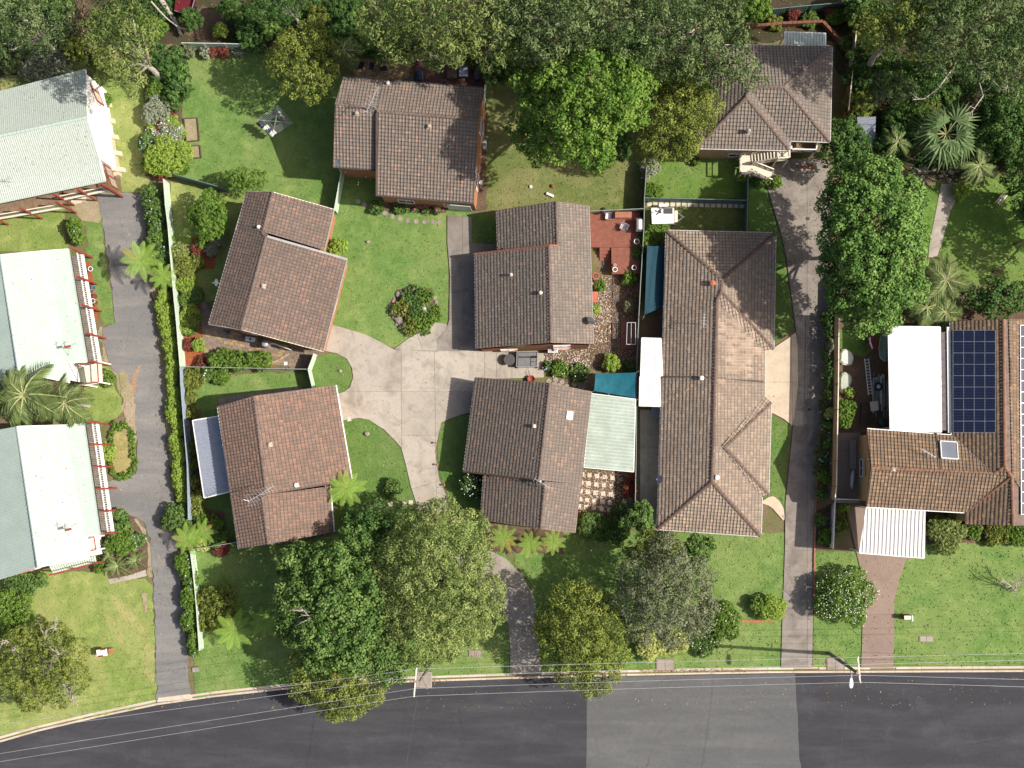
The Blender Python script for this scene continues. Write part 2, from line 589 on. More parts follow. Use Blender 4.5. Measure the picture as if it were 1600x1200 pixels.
M['dark_grey'] = flat('dark_grey_paint', (0.07, 0.07, 0.075), 0.5)
M['blue_cloth'] = flat('navy_cloth', (0.03, 0.04, 0.08), 0.85)
M['teal'] = flat('teal_shade_cloth', (0.004, 0.042, 0.062), 0.75, var=0.25)
M['terracotta'] = flat('terracotta_pot', (0.42, 0.13, 0.07), 0.8)
M['glass'] = glass_mat('window_glass', (0.03, 0.04, 0.05))
M['skyglass'] = glass_mat('skylight_glass', (0.14, 0.15, 0.17))
M['trunk'] = soil_mat('bark', (0.16, 0.125, 0.095), (0.22, 0.18, 0.14), (0.09, 0.065, 0.05))
M['trunk_pale'] = soil_mat('pale_gum_bark', (0.38, 0.33, 0.28), (0.46, 0.41, 0.36), (0.22, 0.16, 0.12))
M['trunk_brown'] = soil_mat('brown_bark', (0.15, 0.10, 0.07), (0.19, 0.13, 0.09), (0.09, 0.06, 0.04))
M['stone'] = concrete_mat('garden_stone', (0.29, 0.245, 0.21), (0.15, 0.12, 0.10), 0.8)
M['paver'] = concrete_mat('pale_paver', (0.55, 0.48, 0.38), (0.44, 0.37, 0.28), 0.4)
M['paver_dark'] = concrete_mat('dark_paver', (0.075, 0.07, 0.068), (0.05, 0.045, 0.045), 0.5)

L = {}
L['fan'] = leaf_mat('fan_leaf', (0.044, 0.082, 0.027), (0.086, 0.142, 0.052), (0.16, 0.215, 0.09), 0.1, 0.4)
L['gum'] = leaf_mat('gum_leaf', (0.039, 0.068, 0.016), (0.098, 0.138, 0.037), (0.261, 0.306, 0.094), 0.15)
L['gum_grey'] = leaf_mat('bluegrey_gum_leaf', (0.028, 0.056, 0.016), (0.075, 0.117, 0.039), (0.204, 0.258, 0.101), 0.15)
L['bright'] = leaf_mat('bright_leaf', (0.039, 0.092, 0.011), (0.087, 0.173, 0.025), (0.205, 0.304, 0.056), 0.2)
L['dark'] = leaf_mat('dark_leaf', (0.023, 0.060, 0.011), (0.060, 0.123, 0.026), (0.173, 0.260, 0.069), 0.12, 0.4)
L['mid'] = leaf_mat('glossy_leaf', (0.036, 0.095, 0.016), (0.08, 0.16, 0.034), (0.19, 0.30, 0.07), 0.12, 0.4)
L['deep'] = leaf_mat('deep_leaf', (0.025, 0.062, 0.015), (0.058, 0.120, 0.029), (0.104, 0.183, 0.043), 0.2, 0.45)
L['olive'] = leaf_mat('olive_leaf', (0.048, 0.072, 0.012), (0.108, 0.139, 0.026), (0.283, 0.318, 0.069), 0.18)
L['yellowgreen'] = leaf_mat('yellowgreen_leaf', (0.086, 0.125, 0.032), (0.160, 0.209, 0.061), (0.328, 0.377, 0.125), 0.2)
L['greyleaf'] = leaf_mat('grey_leaf', (0.086, 0.099, 0.054), (0.154, 0.169, 0.100), (0.234, 0.251, 0.145), 0.2)
L['gold'] = leaf_mat('golden_leaf', (0.30, 0.33, 0.075), (0.42, 0.44, 0.12), (0.56, 0.57, 0.22), 0.2)
L['lime'] = leaf_mat('lime_leaf', (0.183, 0.287, 0.043), (0.268, 0.378, 0.067), (0.354, 0.439, 0.085), 0.3)
L['fern'] = leaf_mat('fern_leaf', (0.19, 0.34, 0.05), (0.25, 0.42, 0.075), (0.36, 0.46, 0.09), 0.3)
L['palm'] = leaf_mat('palm_leaf', (0.041, 0.078, 0.020), (0.090, 0.142, 0.043), (0.22, 0.25, 0.09), 0.15, 0.35)
L['red'] = leaf_mat('red_leaf', (0.195, 0.024, 0.030), (0.305, 0.043, 0.049), (0.146, 0.098, 0.049), 0.2)
L['silver'] = leaf_mat('silver_leaf', (0.17, 0.20, 0.12), (0.24, 0.27, 0.18), (0.36, 0.38, 0.28), 0.2)
L['wflower'] = flat('white_petal', (0.75, 0.73, 0.70), 0.8, var=0.05)
L['bflower'] = flat('blue_petal', (0.42, 0.45, 0.72), 0.8, var=0.05)
L['pflower'] = flat('pink_petal', (0.62, 0.09, 0.22), 0.8, var=0.1)

# ------------------------------------------------------------------ ground, lawns, paving
RNG = random.Random(7)
_layer = [0.012]


def nxt():
 _layer[0] += 0.0007
 return _layer[0]


def smooth_poly(pts, amp=0.0, step=0.5, seed=1, rounds=0):
 """world points: corners cut 'rounds' times, then the outline made uneven by amp metres"""
 r = random.Random(seed)
 P = [Vector((p[0], p[1], 0)) for p in pts]
 for _ in range(rounds):
  Q = []
  for i, p in enumerate(P):
   q = P[(i + 1) % len(P)]
   Q += [p.lerp(q, 0.25), p.lerp(q, 0.75)]
  P = Q
 if amp:
  Q = []
  for i, p in enumerate(P):
   q = P[(i + 1) % len(P)]
   n = max(1, int((q - p).length / step))
   d = (q - p)
   nn = Vector((-d.y, d.x, 0)).normalized() if d.length > 1e-6 else Vector((0, 0, 0))
   for k in range(n):
    Q.append(p.lerp(q, k / n) + nn * r.uniform(-amp, amp))
  P = Q
 return [(p.x, p.y) for p in P]


def sheet(name, poly, mat, z=None, kind='structure', thick=None, parent=None):
 z = nxt() if z is None else z
 bm = bmesh.new()
 vs = [bm.verts.new((p[0], p[1], z)) for p in poly]
 f = bm.faces.new(vs)
 bm.normal_update()
 if f.normal.z < 0:
  f.normal_flip()
 if thick:
  r = bmesh.ops.extrude_face_region(bm, geom=[f])
  for v in r['geom']:
   if isinstance(v, bmesh.types.BMVert):
    v.co.z -= thick
  bm.normal_update()
  bmesh.ops.recalc_face_normals(bm, faces=bm.faces)
 bmesh.ops.triangulate(bm, faces=[f for f in bm.faces if len(f.verts) > 4])
 me = bpy.data.meshes.new(name)
 bm.to_mesh(me)
 bm.free()
 return add_obj(name, me, mat, parent, kind)


LAWNS, PAVED = [], []


def lawn(pts, mat, amp=0.12, rounds=0, name='lawn', dens=9):
 P = smooth_poly(G(pts), amp, 0.45, len(LAWNS) + 3, rounds)
 o = sheet(name, P, M[mat])
 LAWNS.append((P, mat, _layer[0] + _raised[0], dens))
 return o


def slabs(name, pts, cuts, mat, z=0.10, gap=0.022, rounds=0, amp=0.0, kind='structure', piece='slab', root=None):
 """paving of real slabs: the outline cut along lines (photo pixels), joints open, dirt in the joints"""
 P = smooth_poly(G(pts), amp, 0.6, 5, rounds)
 PAVED.append(P)
 base = sheet(name, P, M['joint'], z - 0.03, kind)
 bm = bmesh.new()
 f = bm.faces.new([bm.verts.new((p[0], p[1], z)) for p in P])
 bm.normal_update()
 if f.normal.z < 0:
  f.normal_flip()
 for a, b in cuts:
  a, b = W(*a), W(*b)
  d = b - a
  no = Vector((-d.y, d.x, 0)).normalized()
  # a cut only splits the faces its segment crosses
  mid_faces = []
  for fc in bm.faces:
   side = [(v.co - a).dot(no) for v in fc.verts]
   t = [(v.co - a).dot(d) / d.length_squared for v in fc.verts]
   if min(side) < -0.02 and max(side) > 0.02 and max(t) > 0.02 and min(t) < 0.98:
    mid_faces.append(fc)
  geom = set()
  for fc in mid_faces:
   geom.add(fc)
   geom.update(fc.edges)
   geom.update(fc.verts)
  if geom:
   bmesh.ops.bisect_plane(bm, geom=list(geom), plane_co=a, plane_no=no, dist=0.001)
 for fc in bm.faces[:]:
  pts3 = [v.co.copy() for v in fc.verts]
  if fc.calc_area() < 0.02:
   continue
  b2 = bmesh.new()
  nf = b2.faces.new([b2.verts.new(p) for p in pts3])
  b2.normal_update()
  if nf.normal.z < 0:
   nf.normal_flip()
  r = bmesh.ops.inset_region(b2, faces=[nf], thickness=gap / 2, use_even_offset=True, use_boundary=True)
  bmesh.ops.delete(b2, geom=r['faces'], context='FACES')
  dz = RNG.uniform(-0.006, 0.006)
  for v in b2.verts:
   v.co.z += dz
  fs = list(b2.faces)
  ex = bmesh.ops.extrude_face_region(b2, geom=fs)
  for g in ex['geom']:
   if isinstance(g, bmesh.types.BMVert):
    g.co.z -= 0.06
  bmesh.ops.recalc_face_normals(b2, faces=b2.faces)
  bmesh.ops.triangulate(b2, faces=[q for q in b2.faces if len(q.verts) > 4])
  me = bpy.data.meshes.new(piece)
  b2.to_mesh(me)
  b2.free()
  add_obj(piece, me, M[mat] if isinstance(mat, str) else mat, base)
 bm.free()
 return base


# the wide ground and the street
sheet('ground', [(-420, -420), (420, -420), (420, 420), (-420, 420)], M['ground'], -0.22)
KERB = [(-260, 1212), (-120, 1187), (0, 1160), (60, 1143), (150, 1122), (245, 1102), (330, 1090), (440, 1078), (560, 1069), (680, 1065), (800, 1061), (980, 1056), (1200, 1052), (1400, 1051), (1640, 1050), (1900, 1050)]
road_poly = G(KERB) + G([(1900, 1330), (-260, 1500)])
sheet('road', [(p.x, p.y) for p in road_poly], M['road'], -0.10)
jag = []
_r = random.Random(4)
for i in range(25):
 jag.append((1243 + 13 * i / 24 + _r.uniform(-.8, .8) + (2.5 if i > 12 else 0), 1053 + i * 11))
lft = [(915 + 2.5 * i / 20 + _r.uniform(-.5, .5), 1320 - i * 13.1) for i in range(21)]
sheet('road_patch', [(p.x, p.y) for p in G(jag + lft)], M['road_old'], -0.094)
yard = G([(p[0], p[1] - 3) for p in KERB]) + G([(2200, 1040), (2300, -500), (-700, -500), (-700, 1230)])
sheet('yard_ground', [(p.x, p.y) for p in yard], M['yard'], 0.0, thick=0.2)

# kerb and gutter, cast in lengths
kb = sheet('kerb', [(p.x, p.y) for p in G([(p[0], p[1] - 8.5) for p in KERB]) + G(KERB)[::-1]], M['joint'], -0.125)
seg = []
kw = G(KERB)
for i in range(len(kw) - 1):
 a, b = kw[i], kw[i + 1]
 n = max(1, round((b - a).length / 2.4))
 for k in range(n):
  seg.append((a.lerp(b, k / n), a.lerp(b, (k + 1) / n)))
PAVED.append([(p.x, p.y) for p in G([(q[0], q[1] - 9) for q in KERB]) + G(KERB)[::-1]])
DROPS = [(-999, -999)]
for a, b in seg:
 if a.x < W(-60, 1100).x or b.x > W(1680, 1050).x:
  continue
 d = (b - a).normalized()
 n = Vector((-d.y, d.x, 0))
 a2, b2 = a + d * 0.012, b - d * 0.012
 pr = [(0.0, -0.115), (0.0, -0.085), (0.28, -0.07), (0.33, 0.045), (0.40, 0.06), (0.54, 0.06), (0.54, -0.115)]
 px_mid = 880 + ((a + b) / 2).x / MP()
 drop = any(l < px_mid < r for l, r in ((238, 305), (795, 850), (1215, 1278), (1338, 1402)))
 if drop:
  pr = [(0.0, -0.115), (0.0, -0.075), (0.30, -0.055), (0.36, -0.015), (0.40, 0.0), (0.54, 0.03), (0.54, -0.115)]
 mb = MB()
 jit = RNG.uniform(-.006, .006)
 vs = [tuple(a2 + n * (u + jit) + Vector((0, 0, z))) for u, z in pr] + [tuple(b2 + n * (u + jit) + Vector((0, 0, z))) for u, z in pr]
 m = len(pr)
 mb.add(vs, [tuple(range(m)), tuple(range(m, 2 * m))[::-1]] + [((i + 1) % m, i, m + i, m + (i + 1) % m) for i in range(m)])
 mb.build('kerb_stone', M['kerb'], kb)

# wooded strip along the top and bare earth
sheet('forest_floor', smooth_poly(G([(-300, -300), (1900, -300), (1900, 260), (1660, 330), (1598, 290), (1480, 285), (1420, 262), (1340, 250), (1330, 180), (1300, 60), (1160, 60), (1100, 130), (1010, 110), (800, 110), (640, 100), (530, 90), (420, 76), (285, 74), (200, 80), (140, 76), (70, 105), (-40, 135), (-300, 160)]), 0.5, 0.9, 5), M['forest'])
for pts in ([(282, 20), (330, 5), (360, 40), (352, 62), (300, 62), (275, 45)], [(1328, 150), (1395, 150), (1400, 240), (1340, 262), (1325, 200)]):
 sheet('bare_ground', smooth_poly(G(pts), 0.25, 0.5, 8, 1), M['bark'])

# lawns
lawn([(140, 108), (200, 90), (235, 130), (232, 300), (190, 300), (182, 230), (160, 150)], 'lawn_lime')
lawn([(0, 120), (60, 108), (140, 82), (160, 100), (120, 118), (0, 150)], 'lawn_lime', 0.2)
lawn([(-60, 335), (100, 318), (106, 392), (-60, 395)], 'lawn_lime')
lawn([(132, 335), (158, 325), (163, 400), (176, 470), (182, 505), (160, 508), (150, 470), (140, 420)], 'lawn_mid', 0.2)
lawn([(135, 560), (170, 552), (180, 600), (195, 640), (160, 665), (130, 640)], 'lawn_lime', 0.2)
lawn([(-80, 895), (60, 890), (170, 895), (225, 905), (238, 915), (246, 1098), (0, 1150), (-80, 1170)], 'lawn_lime', 0.15)
lawn([(284, 80), (412, 78), (560, 128), (760, 108), (758, 330), (522, 330), (430, 318), (352, 300), (268, 276), (278, 200)], 'lawn_mid')
lawn([(266, 284), (350, 300), (420, 310), (340, 470), (300, 470), (272, 400)], 'lawn_lime', 0.2)
lawn([(758, 112), (1009, 112), (1008, 332), (740, 332)], 'lawn_olive')
lawn([(515, 324), (735, 332), (735, 345), (699, 350), (701, 430), (699, 505), (660, 525), (617, 544), (590, 533), (518, 508), (490, 510)], 'lawn_mid', 0.05)
lawn([(735, 335), (780, 335), (780, 385), (737, 385)], 'lawn_deep', 0.05)
lawn([(1012, 235), (1167, 235), (1167, 309), (1010, 309)], 'lawn_lush')
lawn([(1008, 313), (1167, 314), (1166, 365), (1040, 365), (1006, 365)], 'lawn_olive')
lawn([(1170, 278), (1196, 286), (1206, 325), (1222, 380), (1232, 440), (1241, 508), (1205, 540), (1170, 500)], 'lawn_deep', 0.06)
lawn([(480, 570), (510, 552), (530, 553), (546, 566), (552, 586), (550, 600), (538, 612), (526, 620), (480, 622)], 'lawn_deep', 0.04, 1)
lawn([(305, 590), (385, 584), (481, 581), (490, 615), (340, 650), (305, 640)], 'lawn_mid', 0.1)
lawn([(300, 640), (380, 640), (390, 870), (300, 870)], 'lawn_deep', 0.1)
lawn([(500, 657), (575, 655), (598, 671), (618, 690), (627, 702), (634, 726), (643, 760), (656, 800), (640, 830), (500, 830)], 'lawn_deep', 0.05)
lawn([(683, 700), (688, 664), (705, 654), (740, 646), (770, 650), (770, 800), (706, 800), (699, 770), (688, 745)], 'lawn_deep', 0.04)
lawn([(306, 852), (450, 850), (640, 815), (760, 812), (800, 880), (840, 925), (838, 960), (846, 1052), (680, 1056), (560, 1062), (440, 1070), (305, 1090), (302, 980)], 'lawn_mid', 0.1)
lawn([(800, 830), (920, 825), (1020, 832), (1226, 832), (1226, 960), (1222, 1043), (1000, 1046), (846, 1052), (838, 960), (840, 925), (805, 880)], 'lawn_mid', 0.1)
lawn([(1204, 648), (1236, 665), (1230, 700), (1226, 800), (1192, 782), (1200, 760)], 'lawn_deep', 0.04)
lawn([(1272, 862), (1342, 862), (1346, 980), (1346, 1042), (1270, 1042)], 'lawn_mid', 0.06)
lawn([(1398, 900), (1410, 860), (1450, 830), (1660, 828), (1660, 1041), (1396, 1041)], 'lawn_mid', 0.1)
lawn([(1460, 290), (1560, 275), (1690, 290), (1690, 470), (1510, 440), (1470, 400)], 'lawn_lush', 0.3)
lawn([(1430, 290), (1478, 290), (1458, 400), (1430, 400)], 'lawn_lush', 0.2)

for pts in ([(172, 938), (182, 934), (206, 958), (232, 988), (236, 1000), (226, 1000), (200, 972)], [(160, 962), (168, 960), (184, 980), (198, 1005), (190, 1008), (174, 985)], [(224, 1010), (240, 1004), (243, 1060), (234, 1072), (226, 1045)]):
 sheet('dry_grass', smooth_poly(G(pts), .22, .25, 5, 1), M['lawn_dry'])

# bare dirt beside the lane and at the cottages
for pts in ([(103, 312), (160, 300), (160, 345), (135, 350), (110, 330)], [(150, 505), (178, 515), (214, 600), (212, 690), (200, 660), (184, 600), (165, 560)], [(210, 800), (236, 836), (242, 900), (228, 905), (200, 850)],
   [(230, 400), (256, 470), (268, 560), (278, 640), (285, 760), (292, 800), (276, 800), (254, 640), (236, 470)]):
 sheet('dirt_verge', smooth_poly(G(pts), 0.3, 0.5, 4, 1), M['dirt'])

# asphalt lane beside the cottages
lane = [(150, 300), (226, 303), (228, 360), (230, 400), (236, 462), (250, 550), (254, 600), (261, 700), (271, 775), (278, 850), (282, 900), (298, 1094), (246, 1098), (240, 900), (235, 842), (226, 815), (205, 805), (168, 800), (161, 752), (190, 750), (212, 740), (216, 715), (211, 640), (205, 600), (178, 580), (168, 560), (161, 530), (160, 512), (180, 505), (176, 450), (166, 390), (158, 330)]
PAVED.append(smooth_poly(G(lane), 0.10, 0.4, 6))
sheet('lane_road', PAVED[-1], M['lane'], 0.075)
sheet('dirt_stain', smooth_poly(G([(196, 632), (203, 600), (214, 578), (222, 566), (219, 580), (212, 600), (208, 640)]), .12, .3, 4, 1), soil_mat('orange_dirt', (.36, .22, .13), (.30, .19, .12), (.2, .14, .1)), 0.078)
sheet('dirt_stain', smooth_poly(G([(186, 575), (205, 590), (212, 640), (214, 700), (200, 690), (195, 640)]), .15, .3, 6, 1), M['dirt'], 0.081)
slabs('lane_crossover', [(245, 1097), (298, 1092), (302, 1091), (297, 1084), (248, 1090)], [], 'kerb', 0.085)

# shared concrete forecourt between the brown roofed houses
fore = [(519, 507), (570, 522), (600, 537), (616, 546), (650, 548), (683, 549), (700, 547), (745, 547), (850, 552), (850, 590), (770, 592), (742, 606), (735, 644), (706, 653), (690, 660), (683, 690), (680, 705), (686, 748), (697, 772), (699, 800), (655, 800), (650, 785), (642, 760), (634, 725), (627, 700), (619, 690), (600, 671), (576, 656), (560, 653), (536, 657), (520, 650), (520, 618), (538, 612), (547, 605), (552, 590), (550, 575), (542, 561), (526, 552), (505, 548)]
slabs('forecourt', fore, [((627, 540), (628, 810)), ((679, 545), (681, 705)), ((757, 540), (757, 600)), ((627, 612), (681, 612)), ((628, 681), (681, 681)), ((640, 765), (690, 750)), ((776, 545), (776, 600)), ((800, 545), (800, 600))], 'conc', 0.10)
slabs('forecourt_strip', [(616, 545), (640, 528), (668, 513), (682, 504), (698, 506), (699, 520), (699, 540), (684, 548.6), (630, 547.5)], [((650, 515), (662, 552))], 'conc', 0.112)
slabs('dark_driveway', [(699, 337), (737, 339), (738, 380), (776, 382), (778, 392), (745, 395), (746, 548), (683, 549), (683, 530), (697, 514), (702, 500), (703, 430), (699, 380)], [((690, 402), (745, 402)), ((723, 337), (723, 402)), ((690, 455), (750, 455)), ((725, 402), (725, 549)), ((683, 508), (750, 508))], 'conc_old', 0.118)
# lower driveway to the street
slabs('lower_driveway', [(712, 872), (740, 860), (765, 860), (790, 872), (815, 898), (832, 925), (838, 955), (842, 1010), (846, 1053), (797, 1054), (797, 1010), (794, 975), (782, 955), (760, 928), (738, 903), (718, 885)], [((735, 900), (775, 870)), ((760, 935), (830, 895)), ((785, 973), (845, 973)), ((785, 978), (845, 978)), ((790, 1015), (850, 1012))], 'conc_mid', 0.10)
# long lane on the east side
slabs('east_driveway', [(1196, 262), (1240, 248), (1296, 250), (1300, 330), (1294, 450), (1292, 550), (1287, 600), (1282, 675), (1273, 800), (1271, 900), (1270, 967), (1269, 1043), (1220, 1043), (1222, 967), (1226, 860), (1227, 785), (1239, 665), (1246, 600), (1244, 520), (1236, 460), (1228, 400), (1220, 365), (1208, 325), (1198, 290)],
  [((1261, 245), (1261, 345)), ((1200, 322), (1300, 322)), ((1222, 369), (1261, 350)), ((1235, 455), (1300, 455)), ((1240, 535), (1300, 535)), ((1240, 615), (1295, 615)), ((1238, 689), (1290, 695)), ((1230, 722), (1285, 726)), ((1227, 753), (1280, 757)), ((1225, 815), (1275, 815)), ((1222, 860), (1275, 860)), ((1215, 967), (1275, 967)), ((1215, 1005), (1275, 1005))], 'conc_old', 0.11)
slabs('tan_apron', [(1192, 547), (1206, 545), (1232, 528), (1243, 519), (1246, 540), (1247, 600), (1241, 650), (1238, 666), (1225, 655), (1208, 646), (1192, 646)], [((1236, 510), (1238, 680)), ((1190, 597), (1240, 597))], 'conc_tan', 0.122)
slabs('small_apron', [(1189, 784), (1204, 774), (1214, 778), (1224, 792), (1226, 806), (1225, 815), (1216, 805), (1204, 791), (1189, 786)], [], 'conc_tan', 0.105, rounds=1)
# brown drive on the east side
slabs('brown_driveway', [(1318, 782), (1345, 782), (1450, 782), (1440, 868), (1416, 874), (1406, 900), (1397, 940), (1397, 985), (1396, 1043), (1345, 1043), (1347, 980), (1352, 930), (1344, 890), (1338, 865), (1328, 820)], [((1340, 905), (1410, 905)), ((1340, 960), (1400, 960)), ((1340, 1030), (1400, 1030))], 'conc_brown', 0.10)
# curved garden path in the north east yard
slabs('garden_path', [(1470, 288), (1500, 286), (1497, 305), (1485, 330), (1478, 355), (1472, 380), (1464, 400), (1450, 404), (1452, 380), (1458, 350), (1464, 320)], [((1450, 392), (1475, 380)), ((1455, 345), (1485, 345)), ((1462, 315), (1495, 315))], 'conc', 0.075)
slabs('side_path', [(1334, 556), (1354, 558), (1360, 600), (1362, 662), (1336, 662)], [((1330, 582), (1362, 582)), ((1330, 608), (1362, 608)), ((1330, 636), (1362, 636))], 'conc_old', 0.08)
# the eastern plot lies higher: a terrace behind a planted bank
EZ = 1.7
BANK = [(1297, 415), (1294, 470), (1290, 550), (1286, 610), (1281, 690), (1274, 780), (1272, 800)]
lift(EZ)
top_px = [(1312, 440), (1311, 490), (1309, 600), (1307, 690), (1304.5, 784)]
terrace = G(top_px) + G([(1344, 786), (1352, 792), (1510, 800), (1510, 818), (1720, 822), (1720, 480), (1500, 480), (1400, 440)])
sheet('terrace', [(p.x, p.y) for p in terrace], M['bark'], 0.0, thick=EZ + .1)
# south side yard of the eastern house and soil
sheet('earth_yard', smooth_poly(G([(1311, 540), (1390, 510), (1392, 690), (1340, 690), (1311, 680)]), 0.15, 0.4, 3), M['bark'])
slabs('side_path', [(1310, 676), (1345, 676), (1345, 786), (1306, 786)], [((1306, 705), (1350, 705)), ((1306, 740), (1350, 740))], 'conc_brown', 0.07)
lawn([(1311, 515), (1390, 510), (1350, 560), (1311, 545)], 'lawn_deep', 0.15)
lift()
A_, B_ = G(BANK), [Vector((p.x, p.y, EZ)) for p in terrace[:5]]
ra, rb = [], []
for k in range(41):
 for lst, P in ((ra, A_), (rb, B_)):
  t_ = k / 40 * (len(P) - 1)
  i_ = min(int(t_), len(P) - 2)
  lst.append(P[i_].lerp(P[i_ + 1], t_ - i_))
mb = MB()
vs_ = []
for a, b in zip(ra, rb):
 for j in range(6):
  p = a.lerp(b, j / 5)
  p.z += RNG.uniform(-.08, .08) if 0 < j < 5 else 0
  vs_.append(p)
mb.add(vs_, [(6 * i + j, 6 * i + j + 1, 6 * i + j + 7, 6 * i + j + 6) for i in range(40) for j in range(5)])
mb.build('planted_bank', M['bark'], None, 'structure')


def elev(x, y):
 """height of the ground under a pixel"""
 if not 415 < y < 800:
  return 0.0
 f = (y - 415) / 385
 x0, x1 = 1297 - 25 * f, 1311.5 - 6.5 * f
 if y > 786 and x > 1304:
  return 0.0
 if x >= 1304 and 490 < y < 786:
  return EZ
 return EZ * max(0.0, min(1.0, (x - x0) / (x1 - x0))) if x < 1312 else 0.0


# concrete yard of the long duplex
slabs('side_path', [(1000, 640), (1034, 640), (1030, 830), (1000, 830)], [((1000, 700), (1034, 700)), ((1000, 760), (1034, 760))], 'conc', 0.07)
# mulch beds
for m_, pts in (('mulch', [(285, 440), (306, 445), (312, 500), (322, 572), (284, 572)]), ('mulch', [(300, 370), (345, 376), (335, 420), (300, 420)]), ('mulch', [(285, 545), (430, 550), (426, 575), (285, 572)]),
    ('bark', [(1274, 795), (1302, 795), (1300, 860), (1272, 860)]), ('bark', [(620, 452), (675, 450), (686, 495), (650, 520), (612, 500)]),
    ('mulch', [(980, 735), (993, 735), (992, 812), (902, 812), (903, 803), (972, 806)]), ('bark', [(1000, 500), (1040, 500), (1040, 530), (1000, 530)]),
    ('bark', [(588, 316), (698, 322), (698, 333), (590, 330)]), ('bark', [(300, 790), (352, 800), (350, 858), (290, 860)]), ('bark', [(150, 800), (205, 800), (232, 850), (230, 900), (170, 905)]),
    ('bark', [(1440, 815), (1620, 818), (1620, 845), (1445, 850)]), ('bark', [(755, 820), (880, 830), (880, 866), (760, 862)]), ('mulch', [(107, 398), (142, 410), (155, 500), (130, 505)]),
    ('bark', [(226, 300), (262, 300), (270, 450), (255, 455), (240, 440)]), ('bark', [(225, 130), (285, 150), (285, 275), (228, 275)]), ('bark', [(286, 640), (312, 640), (318, 800), (296, 800)]),
    ('bark', [(740, 82), (760, 82), (760, 330), (741, 330)]), ('bark', [(1010, 380), (1040, 380), (1040, 500), (1005, 500)])):
 sheet('garden_bed', smooth_poly(G(pts), 0.08, 0.4, 9), M[m_])


# short grass blades over the lawns: real relief between the lawn sheets and the eye
def in_poly(P, x, y):
 c = np.zeros(len(x), bool)
 n = len(P)
 j = n - 1
 for i in range(n):
  xi, yi, xj, yj = P[i][0], P[i][1], P[j][0], P[j][1]
  if yi != yj:
   c ^= ((yi > y) != (yj > y)) & (x < (xj - xi) * (y - yi) / (yj - yi) + xi)
  j = i
 return c


def grass_blades():
 r = np.random.default_rng(3)
 by = {}
 for P, mat, z, dens in LAWNS:
  A = np.array(P)
  lo, hi = A.min(0), A.max(0)
  n = int((hi[0] - lo[0]) * (hi[1] - lo[1]) * dens)
  x = r.uniform(lo[0], hi[0], n)
  y = r.uniform(lo[1], hi[1], n)
  k = in_poly(P, x, y)
  for q in PAVED:
   k &= ~in_poly(q, x, y)
  by.setdefault(mat, []).append(np.stack([x[k], y[k], np.full(k.sum(), z)], 1))
 for mat, lst in by.items():
  c = np.concatenate(lst)
  n = len(c)
  a = r.uniform(0, 2 * pi, n)
  t = np.stack([np.cos(a), np.sin(a), np.zeros(n)], 1)
  h = r.uniform(0.03, 0.085, n)
  w = r.uniform(0.03, 0.09, n)
  lean = np.stack([r.normal(0, .05, n), r.normal(0, .05, n), h], 1)
  V = np.stack([c - t * w[:, None], c + t * w[:, None], c + lean + t * w[:, None] * .5, c + lean - t * w[:, None] * .5], 1).reshape(-1, 3)
  Q = np.arange(n * 4).reshape(n, 4)
  add_obj('grass', fast_mesh('grass', V, Q), M[mat], None, 'stuff')



# ------------------------------------------------------------------ roofs and houses
def ray(px, py):
 return (ROT @ Vector((px - 800, -(py - 600), -F))).normalized()


def inset(poly, d):
 n = len(poly)
 ar = sum(poly[i].x * poly[(i + 1) % n].y - poly[(i + 1) % n].x * poly[i].y for i in range(n))
 P = list(poly) if ar > 0 else list(poly)[::-1]
 ds = d if hasattr(d, '__len__') else [d] * n
 if ar <= 0 and hasattr(d, '__len__'):
  ds = [ds[(n - 2 - i) % n] for i in range(n)]
 out = []
 for i in range(n):
  a, b, c = P[i - 1], P[i], P[(i + 1) % n]
  e1 = (b - a).normalized()
  e2 = (c - b).normalized()
  n1, n2 = Vector((-e1.y, e1.x)), Vector((-e2.y, e2.x))
  p1, p2 = b + n1 * ds[i - 1], b + n2 * ds[i]
  cr = e1.x * e2.y - e1.y * e2.x
  if abs(cr) < 0.05:
   out.append((p1 + p2) / 2)
  else:
   t = ((p2.x - p1.x) * e2.y - (p2.y - p1.y) * e2.x) / cr
   out.append(p1 + e1 * t)
 return out


